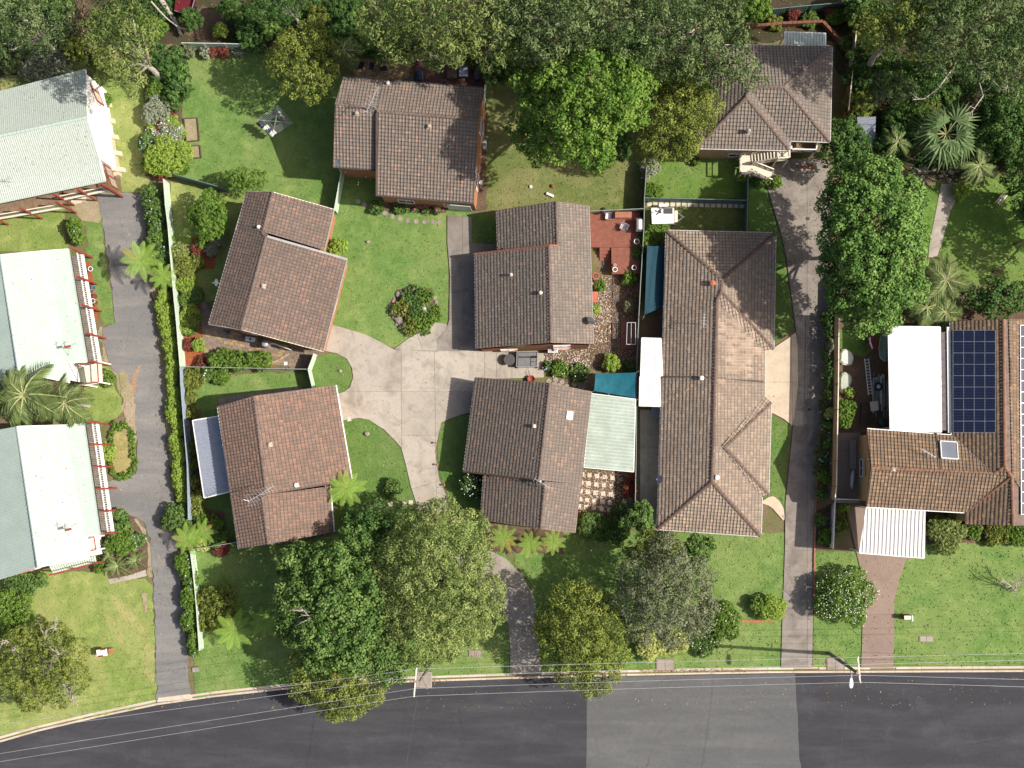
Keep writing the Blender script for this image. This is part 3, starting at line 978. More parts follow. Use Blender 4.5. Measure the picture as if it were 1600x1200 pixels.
class Slope:
 def __init__(s, pts, ea, eb):
  A = np.array([[p.x, p.y, 1] for p in pts])
  z = np.array([p.z for p in pts])
  s.c = np.linalg.lstsq(A, z, rcond=None)[0]
  s.pts = [Vector((p.x, p.y, s.z(p.x, p.y))) for p in pts]
  s.n = Vector((-s.c[0], -s.c[1], 1)).normalized()
  up = Vector((s.c[0], s.c[1], 0))
  e = Vector((eb.x - ea.x, eb.y - ea.y, 0))
  e.z = s.c[0] * e.x + s.c[1] * e.y
  s.u = e.normalized()
  s.v = s.n.cross(s.u).normalized()
  if s.v.x * up.x + s.v.y * up.y < 0:
   s.u, s.v = -s.u, -s.v
  s.o = Vector((ea.x, ea.y, s.z(ea.x, ea.y)))

 def z(s, x, y):
  return s.c[0] * x + s.c[1] * y + s.c[2]

 def uv(s):
  P = [((p - s.o).dot(s.u), (p - s.o).dot(s.v)) for p in s.pts]
  ar = sum(P[i][0] * P[i - 1][1] - P[i - 1][0] * P[i][1] for i in range(len(P)))
  return P if ar < 0 else P[::-1]

 def inside(s, x, y):
  P = s.pts
  c = False
  j = len(P) - 1
  for i in range(len(P)):
   if (P[i].y > y) != (P[j].y > y) and x < (P[j].x - P[i].x) * (y - P[i].y) / (P[j].y - P[i].y) + P[i].x:
    c = not c
   j = i
  return c

 def dist(s, x, y):
  if s.inside(x, y):
   return 0.0
  best = 1e9
  for i in range(len(s.pts)):
   a, b = s.pts[i - 1].to_2d(), s.pts[i].to_2d()
   p = Vector((x, y))
   t = max(0, min(1, (p - a).dot(b - a) / max((b - a).length_squared, 1e-9)))
   best = min(best, (a.lerp(b, t) - p).length)
  return best


TU, TG = 0.30, 0.335      # tile cover width, course gauge
PROF = [(0.0, 0.0), (0.14, 0.055), (0.36, 0.055), (0.52, 0.0), (1.0, 0.004)]


def clip_cells(slope, V, Q, cell_c, half):
 """keep cells inside the slope's outline, cut the ones on its edge. V (cells, nv, 3) in u,v,w"""
 P = np.array(slope.uv())
 n = len(P)
 d = np.full(len(cell_c), 1e9)
 edges = []
 for i in range(n):
  a, b = P[i], P[(i + 1) % n]
  e = b - a
  L_ = np.hypot(*e)
  if L_ < 1e-4:
   continue
  no = np.array([-e[1], e[0]]) / L_
  d = np.minimum(d, (cell_c - a) @ no)
  edges.append((a, no))
 full = d > half
 part = (~full) & (d > -half)
 nv = V.shape[1]
 Vi = V[full].reshape(-1, 3)
 Qi = (Q[None] + (np.arange(full.sum()) * nv)[:, None, None]).reshape(-1, 4)
 Vp = V[part].reshape(-1, 3)
 Qp = (Q[None] + (np.arange(part.sum()) * nv)[:, None, None]).reshape(-1, 4)
 out = [(Vi, [tuple(q) for q in Qi])]
 if len(Vp):
  me = fast_mesh('tmp', Vp, Qp)
  bm = bmesh.new()
  bm.from_mesh(me)
  bpy.data.meshes.remove(me)
  for a, no in edges:
   bmesh.ops.bisect_plane(bm, geom=bm.verts[:] + bm.edges[:] + bm.faces[:], plane_co=(a[0], a[1], 0), plane_no=(-no[0], -no[1], 0), clear_outer=True, dist=1e-5)
  bm.verts.index_update()
  out.append((np.array([v.co[:] for v in bm.verts]).reshape(-1, 3), [tuple(v.index for v in f.verts) for f in bm.faces]))
  bm.free()
 return out


def to_world(slope, A, lift=0.02):
 if not len(A):
  return A
 return np.array(slope.o)[None] + A[:, :1] * np.array(slope.u)[None] + A[:, 1:2] * np.array(slope.v)[None] + (A[:, 2:3] + lift) * np.array(slope.n)[None]


def tiles_for(slope, r):
 P = np.array(slope.uv())
 lo, hi = P.min(0), P.max(0)
 i0, i1 = math.floor(lo[0] / TU) - 1, math.ceil(hi[0] / TU) + 1
 j0, j1 = math.floor(lo[1] / TG) - 1, math.ceil(hi[1] / TG) + 1
 I, J = np.meshgrid(np.arange(i0, i1), np.arange(j0, j1), indexing='ij')
 I, J = I.ravel(), J.ravel()
 n = len(I)
 k = len(PROF)
 pu = np.array([p[0] for p in PROF]) * (TU * 0.985)
 pz = np.array([p[1] for p in PROF])
 V = np.zeros((n, 4 * k, 3))
 du = r.normal(0, .004, n)
 dv = r.normal(0, .006, n)
 dz = r.normal(0, .004, n)
 bu = I * TU + du
 bv = J * TG + dv
 for row, (vv, zz, s) in enumerate(((-0.014, -0.02, 0.0), (-0.014, 0.055, 1.0), (0.08, 0.050, 1.0), (TG + 0.10, -0.006, 1.0))):
  V[:, row * k:(row + 1) * k, 0] = bu[:, None] + pu[None]
  V[:, row * k:(row + 1) * k, 1] = bv[:, None] + vv
  V[:, row * k:(row + 1) * k, 2] = zz + pz[None] * s + dz[:, None]
 q = []
 for row in range(3):
  for a in range(k - 1):
   q.append((row * k + a, row * k + a + 1, (row + 1) * k + a + 1, (row + 1) * k + a))
 C = np.stack([(I + .5) * TU, (J + .5) * TG], 1)
 return clip_cells(slope, V, np.array(q), C, 0.27)


def sheet_for(slope, pitch=0.2, amp=0.022, prof=None):
 """ribbed steel: ribs run up the slope"""
 P = np.array(slope.uv())
 lo, hi = P.min(0), P.max(0)
 prof = prof or [(0.0, 0.0), (0.55, 0.0), (0.68, 1.0), (0.87, 1.0), (1.0, 0.0)]
 i0, i1 = math.floor(lo[0] / pitch) - 1, math.ceil(hi[0] / pitch) + 1
 I = np.arange(i0, i1)
 k = len(prof)
 V = np.zeros((len(I), 2 * k, 3))
 for a, (u, z) in enumerate(prof):
  V[:, a, 0] = V[:, k + a, 0] = (I + u) * pitch
  V[:, a, 1] = lo[1] - .1
  V[:, k + a, 1] = hi[1] + .1
  V[:, a, 2] = V[:, k + a, 2] = z * amp
 q = np.array([(a, a + 1, k + a + 1, k + a) for a in range(k - 1)])
 C = np.stack([(I + .5) * pitch, np.full(len(I), (lo[1] + hi[1]) / 2)], 1)
 return clip_cells(slope, V, q, C, 1e6)


def merge_mesh(name, chunks, off):
 vs, fs, n = [], [], 0
 for A, f in chunks:
  if len(A):
   vs.append(A)
   fs += [tuple(i + n for i in q) for q in f]
   n += len(A)
 V = np.concatenate(vs) - np.array(off)[None]
 me = bpy.data.meshes.new(name)
 me.from_pydata(V.tolist(), [], fs)
 me.update()
 return me


def pale_of(q, A):
 d = A - np.array(q.o)[None]
 i, j = np.floor(d @ np.array(q.u) / TU + .02), np.floor((d @ np.array(q.v) + .02) / TG)
 h = np.mod(np.sin(i * 12.9898 + np.floor(j / 2) * 78.233) * 43758.5453, 1.0)
 a, b = W(1119, 600, 3.6), W(1193, 478, 3.6)
 m = np.clip((A[:, 0] - a.x) / 1.0, 0, 1) * np.clip((b.x - A[:, 0]) / 1.2, 0, 1) * np.clip((A[:, 1] - a.y) / 1.5, 0, 1) * np.clip((b.y - A[:, 1]) / 1.2, 0, 1)
 return (h < m * .75) * .6


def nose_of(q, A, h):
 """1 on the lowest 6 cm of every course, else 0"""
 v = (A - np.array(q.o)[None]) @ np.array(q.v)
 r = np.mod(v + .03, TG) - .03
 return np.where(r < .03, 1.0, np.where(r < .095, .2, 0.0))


class House:
 def __init__(s, name, label, cat, V, slopes, group=None):
  s.V = {k: W(*v) for k, v in V.items()}
  s.px = V
  s.slopes = [Slope([s.V[k] for k in ks], s.V[a], s.V[b]) for a, b, ks in slopes]
  c = sum((p for p in s.V.values()), Vector()) / len(s.V)
  s.root = thing(name, label, cat, (c.x, c.y, 0), group)
  s.rng = np.random.default_rng(len(bpy.data.objects))

 def z(s, x, y):
  return min(s.slopes, key=lambda q: q.dist(x, y)).z(x, y)

 def hit(s, px, py, lift=0.05):
  d = ray(px, py)
  for q in s.slopes:
   t = (q.o - Vector((0, 0, CZ[0]))).dot(q.n) / d.dot(q.n)
   p = Vector((0, 0, CZ[0])) + d * t
   if q.inside(p.x, p.y):
    return p + q.n * lift, q
  q = min(s.slopes, key=lambda q: (q.pts[0] - W(px, py, q.pts[0].z)).length)
  t = (q.o - Vector((0, 0, CZ[0]))).dot(q.n) / d.dot(q.n)
  return Vector((0, 0, CZ[0])) + d * t + q.n * lift, q

 def plates(s, mat, skip=()):
  mb = MB()
  for q in s.slopes:
   n = len(q.pts)
   P = q.pts
   ar = sum(P[i].x * P[i - 1].y - P[i - 1].x * P[i].y for i in range(n))
   if ar > 0:
    P = P[::-1]
   c = sum(P, Vector()) / n
   P = [c + (p - c) * 0.996 for p in P]
   a = [p + Vector((0, 0, -0.16)) for p in P]
   b = [p + Vector((0, 0, -0.012)) for p in P]
   mb.add(a + b, [tuple(range(n))[::-1], tuple(range(n, 2 * n))] + [(i, (i + 1) % n, n + (i + 1) % n, n + i) for i in range(n)])
  s.roof = mb.build('roof', mat, s.root)
  return s.roof

 def tiles(s, mat, under):
  s.plates(under)
  ch, own = [], []
  for q in s.slopes:
   for A, f in tiles_for(q, s.rng):
    ch.append((to_world(q, A), f))
    own.append(q)
  me = merge_mesh('roof_tile', ch, s.root.location)
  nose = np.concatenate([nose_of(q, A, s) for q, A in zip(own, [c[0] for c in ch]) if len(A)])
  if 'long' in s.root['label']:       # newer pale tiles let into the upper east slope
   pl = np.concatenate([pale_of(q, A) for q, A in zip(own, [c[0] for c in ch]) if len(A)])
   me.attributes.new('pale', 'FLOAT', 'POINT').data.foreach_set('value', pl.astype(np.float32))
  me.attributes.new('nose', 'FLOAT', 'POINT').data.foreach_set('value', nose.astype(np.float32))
  add_obj('roof_tile', me, mat, s.roof, 'stuff')

 def metal(s, mats, under, pitch=0.2, amp=0.022):
  s.plates(under)
  for i, q in enumerate(s.slopes):
   m = mats[i % len(mats)]
   ch = [(to_world(q, A, 0.03), f) for A, f in sheet_for(q, pitch, amp)]
   add_obj('roof_sheet', merge_mesh('roof_sheet', ch, s.root.location), m, s.roof)

 def caps(s, pairs, mat, r=0.13, lift=0.05):
  mb = MB()
  for a, b in pairs:
   a, b = s.V[a] if isinstance(a, str) else a, s.V[b] if isinstance(b, str) else b
   n = max(1, int((b - a).length / 0.40))
   d = (b - a).normalized()
   sd = d.cross(Vector((0, 0, 1))).normalized()
   up = sd.cross(d)
   for i in range(n):
    p, e = a.lerp(b, i / n), a.lerp(b, (i + 1) / n) + d * 0.03
    j = Vector((0, 0, lift + RNG.uniform(-.006, .006)))
    vs = []
    for pt, k, rr in ((p, 0.02, r * 1.06), (e, 0.0, r * 0.94)):
     for t in range(6):
      an = pi * t / 5
      vs.append(pt + j + sd * (cos(an) * rr) + up * (sin(an) * rr * 0.75 + k - .03))
    mb.add(vs, [(t, t + 1, 7 + t, 6 + t) for t in range(5)] + [tuple(range(6))[::-1], tuple(range(6, 12))])
  return mb.build('ridge_cap', mat, s.roof, 'stuff')

 def edge(s, name, pairs, mat, w=0.13, h=0.14, drop=0.07, out=0.05):
  for a, b in pairs:
   a, b = s.V[a], s.V[b]
   c = sum((p for p in s.V.values()), Vector()) / len(s.V)
   d = (b - a).normalized()
   o = Vector((d.y, -d.x, 0))
   if o.dot((a + b) / 2 - c) < 0:
    o = -o
   k = o * out + Vector((0, 0, -drop))
   mb = MB()
   mb.bar(a + k, b + k, w, h)
   mb.build(name, mat, s.roof)

 def flashing(s, a, b, mat, w=0.2, h=0.5, name='flashing'):
  a, b = s.V[a], s.V[b]
  mb = MB()
  mb.bar(a + Vector((0, 0, .10 - h / 2)), b + Vector((0, 0, .10 - h / 2)), w, h)
  mb.build(name, mat, s.roof)

 def walls(s, keys, ov, mat, z0=0.0, wins=1, name='wall', frame='white', drop=0.16, door=None):
  poly = [s.V[k].to_2d() if isinstance(k, str) else Vector(W(*k).to_2d()) for k in keys]
  P = inset(poly, ov)
  off = s.root.location
  vs, fs, uvs = [], [], []
  run = 0.0
  n = len(P)
  s.wallpoly = P
  for i in range(n):
   a, b = P[i], P[(i + 1) % n]
   L_ = (b - a).length
   m = max(2, int(L_ / 0.6))
   for k in range(m):
    p, q = a.lerp(b, k / m), a.lerp(b, (k + 1) / m)
    zp, zq = s.z(p.x, p.y) - drop, s.z(q.x, q.y) - drop
    t = len(vs)
    vs += [(p.x - off.x, p.y - off.y, z0), (q.x - off.x, q.y - off.y, z0), (q.x - off.x, q.y - off.y, zq), (p.x - off.x, p.y - off.y, zp)]
    fs.append((t, t + 1, t + 2, t + 3))
    u0, u1 = run + L_ * k / m, run + L_ * (k + 1) / m
    uvs += [(u0, z0), (u1, z0), (u1, zq), (u0, zp)]
   run += L_
  me = bpy.data.meshes.new(name)
  me.from_pydata(vs, [], fs)
  uvl = me.uv_layers.new(name='UVMap')
  uvl.data.foreach_set('uv', np.array(uvs, dtype=np.float32).ravel())
  add_obj(name, me, mat, s.root)
  if z0 < 0:
   z0 = 0
  if wins:
   for i in range(n):
    a, b = P[i], P[(i + 1) % n]
    L_ = (b - a).length
    cnt = int(L_ / 4.2)
    for k in range(cnt):
     t = (k + .5) / cnt
     top = s.z(*a.lerp(b, t)) - z0
     if top > 2.0:
      s.window(a, b, t, z0 + min(0.95, top - 1.5), 1.5, 1.05, frame)
      if top - z0 > 5.0:
       s.window(a, b, t, z0 + 3.5, 1.5, 1.05, frame)

 def window(s, a, b, t, sill, w, h, frame='white'):
  d = (b - a).normalized()
  o = Vector((d.y, -d.x))
  c = a.lerp(b, t) + o * 0.02
  mb = MB()
  pts = [Vector((*(c - d * (w / 2)), sill)), Vector((*(c + d * (w / 2)), sill)), Vector((*(c + d * (w / 2)), sill + h)), Vector((*(c - d * (w / 2)), sill + h))]
  for i in range(4):
   mb.bar(pts[i], pts[(i + 1) % 4], 0.07, 0.06)
  mb.bar((pts[0] + pts[1]) / 2, (pts[2] + pts[3]) / 2, 0.05, 0.05)
  f = mb.build('window', M[frame], s.root)
  mb = MB()
  o3 = Vector((o.x, o.y, 0)) * 0.004
  mb.add([p + o3 for p in pts], [(0, 1, 2, 3)])
  mb.build('pane', M['glass'], f)
  mb = MB()
  mb.bar(pts[0] + Vector((0, 0, -.06)) + o3 * 12, pts[1] + Vector((0, 0, -.06)) + o3 * 12, 0.16, 0.05)
  mb.build('sill', M['brick_bare'], f)

 # --- things fixed to the roof
 def vent(s, px, py, mat='vent_tan', r=0.11, h=0.42):
  p, q = s.hit(px, py, 0)
  mb = MB()
  mb.lathe(p, [(r * 1.1, -0.1), (r * 1.1, h * .7), (r * 1.5, h * .72), (r * 1.5, h * .86), (r * .5, h)], 12)
  v = mb.build('roof_vent', M[mat], s.root, smooth=False)
  mb = MB()
  c = p + q.n * 0.065
  u, w_ = q.u * 0.2, q.v * 0.2
  mb.add([c - u - w_, c + u - w_, c + u + w_, c - u + w_, c - u - w_ + q.n * .03, c + u - w_ + q.n * .03, c + u + w_ + q.n * .03, c - u + w_ + q.n * .03],
    [(4, 5, 6, 7), (0, 1, 5, 4), (1, 2, 6, 5), (2, 3, 7, 6), (3, 0, 4, 7)])
  mb.build('vent_flashing', M['vent_tan'], v)
  return v

 def dish(s, px, py, r=0.34, az=2.2, mat='alu'):
  """satellite dish on a bent arm"""
  p, q = s.hit(px, py, 0)
  top = p + Vector((0, 0, 0.65))
  mb = MB()
  mb.tube([p, p + Vector((0.05, 0, .35)), top], 0.028, 6)
  a = mb.build('satellite_dish', M['steel'], s.root)
  f = Vector((cos(az) * .75, sin(az) * .75, .66)).normalized()
  x = f.cross(Vector((0, 0, 1))).normalized()
  y = x.cross(f)
  vs = [top + f * 0.02]
  fs = []
  for j in range(1, 4):
   for k in range(16):
    an = 2 * pi * k / 16
    rr = r * j / 3
    vs.append(top + x * (cos(an) * rr) + y * (sin(an) * rr * 1.12) + f * (0.02 + 0.11 * (j / 3) ** 2))
  for k in range(16):
   fs.append((0, 1 + k, 1 + (k + 1) % 16))
  for j in range(2):
   for k in range(16):
    k2 = (k + 1) % 16
    fs.append((1 + j * 16 + k, 17 + j * 16 + k, 17 + j * 16 + k2, 1 + j * 16 + k2))
  mb = MB()
  mb.add(vs, fs)
  mb.build('reflector', M[mat], a, smooth=True)
  mb = MB()
  tip = top + f * 0.42 - y * 0.06
  mb.bar(top - y * r * 1.05 + f * .1, tip, 0.025, 0.025)
  mb.box(tip, (0.07, 0.07, 0.12), az)
  mb.build('feed_arm', M['steel'], a)
  return a

 def antenna(s, px, py, az=0.3, L_=1.5, h=1.7, n=9, el=0.9, second=True):
  p, q = s.hit(px, py, 0)
  mb = MB()
  top = p + Vector((0, 0, h))
  mb.tube([p, top], 0.022, 6)
  for k in range(3):
   an = k * 2.1 + az
   mb.tube([p + Vector((cos(an) * .5, sin(an) * .5, q.z(p.x + cos(an) * .5, p.y + sin(an) * .5) - p.z)), p + Vector((0, 0, h * .55))], 0.011, 4)
  a = mb.build('television_antenna', M['alu'], s.root)
  d = Vector((cos(az), sin(az), 0))
  e = Vector((-sin(az), cos(az), 0))
  mb = MB()
  mb.bar(top - d * L_ * .45, top + d * L_ * .55, 0.035, 0.035)
  mb.build('boom', M['alu'], a)
  mb = MB()
  for k in range(n):
   c = top + d * (L_ * (-.43 + .96 * k / (n - 1)))
   w_ = el * (0.55 - 0.25 * k / (n - 1))
   mb.bar(c - e * w_, c + e * w_, 0.018, 0.018)
  if second:
   for sgn in (-1, 1):
    c = top - d * L_ * .42
    mb.bar(c, c - d * .3 + e * .35 * sgn + Vector((0, 0, .25)), 0.02, 0.02)
  mb.build('element', M['alu'], a)
  return a

 def skylight(s, px, py, w, h, mat='white', glass='white', up=0.12):
  p, q = s.hit(px, py, 0.05)
  u, v = q.u * (w / 2), q.v * (h / 2)
  mb = MB()
  c = [p - u - v, p + u - v, p + u + v, p - u + v]
  for i in range(4):
   mb.bar(c[i] + q.n * up / 2, c[(i + 1) % 4] + q.n * up / 2, 0.07, up, q.n)
  f = mb.build('skylight', M[mat], s.root)
  mb = MB()
  t = q.n * (up * .8)
  mb.add([x + t for x in c], [(0, 1, 2, 3)])
  mb.build('pane', M[glass], f)

 def patio(s, corners, z_in, z_out, mat, pitch=0.25, amp=0.03, along=None, posts=True, name='patio_roof', gut='white', post_idx=(2, 3)):
  """flat steel roof joined to the house: corners a,b on the house side, c,d outside (photo pixels)"""
  a, b, c, d = [W(x, y, z) for (x, y), z in zip(corners, (z_in, z_in, z_out, z_out))]
  q = Slope([a, b, c, d], a, b) if along is None else Slope([a, b, c, d], *[[a, b, c, d][k] for k in along])
  pl = MB()
  top = [p + Vector((0, 0, -.02)) for p in q.pts]
  bot = [p + Vector((0, 0, -.10)) for p in q.pts]
  ar = sum(q.pts[i].x * q.pts[i - 1].y - q.pts[i - 1].x * q.pts[i].y for i in range(4))
  if ar > 0:
   top, bot = top[::-1], bot[::-1]
  pl.add(bot + top, [(3, 2, 1, 0), (4, 5, 6, 7), (0, 1, 5, 4), (1, 2, 6, 5), (2, 3, 7, 6), (3, 0, 4, 7)])
  r = pl.build(name, M[gut], s.root)
  ch = [(to_world(q, A, 0.0), f) for A, f in sheet_for(q, pitch, amp)]
  add_obj('roof_sheet', merge_mesh('roof_sheet', ch, s.root.location), M[mat], r)
  mb = MB()
  for i in range(4):
   p1, p2 = q.pts[i], q.pts[(i + 1) % 4]
   mb.bar(p1 + Vector((0, 0, -.045)), p2 + Vector((0, 0, -.045)), 0.10, 0.13)
  mb.build('gutter', M[gut], r)
  if posts:
   P = q.pts
   mid = sum(P, Vector()) / 4
   for k in post_idx:
    p = P[k].lerp(mid, 0.05)
    mb = MB()
    lo = -EZ if name == 'carport' else 0
    mb.box((p.x, p.y, (p.z - .08 + lo) / 2), (0.09, 0.09, p.z - .08 - lo))
    mb.build('post', M[gut], r)
  return r, q


def gutters_all(h, eaves, barges, gut='gutter', barge='cream'):
 h.edge('gutter', eaves, M[gut], 0.13, 0.13, 0.06, 0.06)
 h.edge('barge_board', barges, M[barge], 0.06, 0.22, 0.06, 0.0)


M['vent_tan'] = flat('vent_tan', (.40, .32, .25), .7)
# --- north brown house (two storeys, garage door to the forecourt)
A = House('house', 'brown tiled orange brick house under the big gum trees with a long television antenna', 'house',
   dict(nw=(537, 121, 6.7), ne=(755, 138, 6.7), rw=(524, 162, 7.85), rm=(592, 171, 7.95), sw=(521, 260, 5.25), sm=(589, 265, 5.25), hm=(589, 174, 8.05), he=(747, 187, 8.2), se=(740, 317, 4.7), s2=(589, 304, 4.7), nm=(596, 126, 6.7)),
   [('nw', 'ne', ['nw', 'nm', 'rm', 'rw']), ('nm', 'ne', ['nm', 'ne', 'he', 'hm']), ('sw', 'sm', ['rw', 'rm', 'sm', 'sw']), ('s2', 'se', ['hm', 'he', 'se', 's2'])])
A.tiles(M['tile_brown'], M['cap_brown'])
A.caps([('rw', 'rm'), ('hm', 'he')], M['cap_brown'])
gutters_all(A, [('nw', 'ne'), ('sw', 'sm'), ('s2', 'se')], [('nw', 'rw'), ('rw', 'sw'), ('ne', 'he'), ('he', 'se')], 'dark_grey', 'timber')
A.flashing('hm', 's2', M['timber_dark'], 0.18, 0.75)
A.walls(['nw', 'ne', 'se', 's2', 'sm', 'sw'], [0.4, 0.12, 0.25, 0.12, 0.3, 0.2], M['brick'], 0, 1)
A.vent(558, 178), A.vent(671, 198)
A.vent(607, 131, 'white', 0.1, 0.5)
A.dish(531, 257, az=3.6)
A.antenna(587, 170, 1.15, 2.4, 2.4, 8, 1.1)
# its pale roller door
da, db = W(698, 318, 2.3), W(735, 321, 2.3)
dd = (db - da).normalized()
mb = MB()
for k in range(9):
 z = .2 + .25 * k
 q = Vector((dd.y, -dd.x, 0)) * .10
 mb.bar(Vector((da.x, da.y, z)) + q, Vector((db.x, db.y, z)) + q, .05, .235)
mb.build('garage_door', M['fence_green'], A.root)
# --- house on the west of the forecourt
B = House('house', 'brown tiled house west of the forecourt with a pale gutter step across its roof', 'house',
   dict(nw=(387, 299, 4.3), rn=(426, 300, 5.6), ne=(521, 327, 3.0), rs=(411, 362, 5.6), es=(506, 391, 3.0), r2=(416, 369, 5.75), e2=(541, 405, 2.45), s2=(377, 515, 5.75), se=(504, 549, 2.45), sw=(327, 507, 4.3), wm=(370.5, 361, 4.3)),
   [('nw', 'wm', ['nw', 'rn', 'rs', 'wm']), ('wm', 'sw', ['wm', 'rs', 'r2', 's2', 'sw']), ('ne', 'es', ['rn', 'ne', 'es', 'rs']), ('e2', 'se', ['r2', 'e2', 'se', 's2'])])
B.tiles(M['tile_dark'], M['cap_brown'])
B.caps([('rn', 'rs'), ('r2', 's2')], M['cap_brown'])
gutters_all(B, [('nw', 'sw'), ('ne', 'es'), ('e2', 'se')], [('nw', 'rn'), ('rn', 'ne'), ('s2', 'se'), ('s2', 'sw')], 'gutter', 'cream')
B.flashing('r2', 'e2', flat('dull_gutter', (.26, .25, .24), .6), 0.2, 0.5)
B.flashing('rs', 'r2', M['cap_brown'], 0.35, 0.5)
B.walls(['nw', 'ne', 'es', 'e2', 'se', 'sw'], [0.2, 0.25, 0.2, 0.2, 0.2, 0.5], M['brick'], 0, 1)
B.vent(412, 447), B.vent(405, 355, 'white', 0.1, 0.35)
B.dish(343, 443, 0.33, 3.3)
# --- south west house of the court
H3 = House('house', 'reddish tiled house with a blue grey steel awning on its west side', 'house',
   dict(nw=(341, 635, 4.3), rn=(397, 619, 5.7), ne=(524, 602, 2.45), ru=(416, 772, 5.7), eu=(549, 750, 2.45), rl=(409, 774, 5.55), el=(515, 760, 2.8), se=(521, 831, 2.8), rs=(419, 850, 5.55), sw=(374, 857, 4.3), wm=(361, 777, 4.3)),
   [('nw', 'wm', ['nw', 'rn', 'ru', 'wm']), ('wm', 'sw', ['wm', 'rl', 'rs', 'sw']), ('ne', 'eu', ['rn', 'ne', 'eu', 'ru']), ('el', 'se', ['rl', 'el', 'se', 'rs'])])
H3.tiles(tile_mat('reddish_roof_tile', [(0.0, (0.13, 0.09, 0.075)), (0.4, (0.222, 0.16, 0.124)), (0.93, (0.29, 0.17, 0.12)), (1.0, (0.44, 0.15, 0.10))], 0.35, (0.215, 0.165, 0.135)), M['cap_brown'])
H3.caps([('rn', 'ru'), ('rl', 'rs')], M['cap_brown'])
gutters_all(H3, [('nw', 'sw'), ('ne', 'eu'), ('el', 'se')], [('nw', 'rn'), ('rn', 'ne'), ('rs', 'se'), ('rs', 'sw')], 'white', 'dark_grey')
H3.flashing('ru', 'eu', M['timber_dark'], 0.15, 0.5)
H3.flashing('rl', 'ru', M['cap_brown'], 0.35, 0.5)
H3.walls(['nw', 'ne', 'eu', 'el', 'se', 'sw'], [0.2, 0.35, 0.2, 0.35, 0.2, 0.5], M['brick'], 0, 1)
H3.vent(422, 695), H3.vent(464, 758, 'white', 0.13, 0.4), H3.vent(545, 655, 'white', 0.05, 0.2)
H3.antenna(414, 772, 0.55, 2.6, 1.9, 10, 1.1)
H3.patio([(342, 650), (361, 768), (319, 778), (301, 657)], 2.95, 2.7, 'grey_roof', 0.22, 0.02)
# --- house on the east of the forecourt
C = House('house', 'grey brown tiled house beside the oiled deck and pebble garden', 'house',
   dict(nw=(777, 329, 2.75), rn=(869, 315, 5.6), ne=(919, 322, 3.9), ru=(871, 384, 5.6), wu=(779, 392, 2.75), wl=(743, 397, 2.35), rl=(858, 384, 5.95), rs=(861, 535, 5.95), sw=(745, 544, 2.35), se=(926, 537, 3.9), em=(921, 384, 3.9)),
   [('nw', 'wu', ['nw', 'rn', 'ru', 'wu']), ('wl', 'sw', ['wl', 'rl', 'rs', 'sw']), ('ne', 'em', ['rn', 'ne', 'em', 'ru']), ('em', 'se', ['rl', 'em', 'se', 'rs'])])
C.tiles(M['tile_grey'], M['cap_brown'])
C.caps([('rn', 'ru'), ('rl', 'rs')], M['cap_brown'])
C.caps([('wl', 'rl'), ('rl', 'ru')], M['cap_red'], 0.13, 0.06)
C.flashing('wl', 'rl', M['cap_red'], 0.15, 0.75, 'barge_board')
gutters_all(C, [('nw', 'wu'), ('wl', 'sw'), ('ne', 'se')], [('nw', 'rn'), ('rn', 'ne'), ('rs', 'se'), ('rs', 'sw')], 'gutter', 'timber')
C.walls(['nw', 'ne', 'se', 'sw', 'wl', 'wu'], [0.2, 0.35, -0.12, 0.45, 0.2, 0.45], M['brick'], 0, 1)
C.vent(845, 458, 'cream'), C.vent(799, 430, 'white', 0.08, 0.6)
C.dish(922, 503, 0.4, 0.6, 'dark_grey')
# --- southern house of the court
D = House('house', 'brown tiled house with the small square skylight and a pale green patio roof', 'house',
   dict(nw=(744, 590, 2.35), rn=(859, 599, 5.95), ne=(923, 612, 3.9), ru=(842, 750, 5.95), wu=(725, 737, 2.35), wl=(757, 742, 2.75), rl=(852, 752, 5.6), rs=(845, 826, 5.6), sw=(752, 812, 2.75), se=(897, 832, 3.9), em=(908, 757, 3.9)),
   [('nw', 'wu', ['nw', 'rn', 'ru', 'wu']), ('wl', 'sw', ['wl', 'rl', 'rs', 'sw']), ('ne', 'em', ['rn', 'ne', 'em', 'ru']), ('em', 'se', ['rl', 'em', 'se', 'rs'])])
D.tiles(M['tile_brown'], M['cap_brown'])
D.caps([('rn', 'ru'), ('rl', 'rs')], M['cap_brown'])
D.flashing('wu', 'ru', M['timber_dark'], 0.14, 0.55, 'barge_board')
gutters_all(D, [('nw', 'wu'), ('wl', 'sw'), ('ne', 'se')], [('nw', 'rn'), ('rn', 'ne'), ('rs', 'se'), ('rs', 'sw')], 'gutter', 'timber')
D.walls(['nw', 'ne', 'se', 'sw', 'wl', 'wu'], [0.2, 0.35, 0.2, 0.45, 0.2, 0.45], M['brick'], 0, 1)
D.vent(835, 666, 'cream'), D.vent(844, 752, 'white', 0.06, 0.9)
D.skylight(889, 649, 0.66, 0.55)
D.antenna(846, 754, -0.55, 1.5, 1.0, 6, 0.5, False)
D.patio([(923, 615), (912, 730), (990, 737), (993, 624)], 2.95, 2.6, 'patio_green', 0.31, 0.05, along=(0, 1))
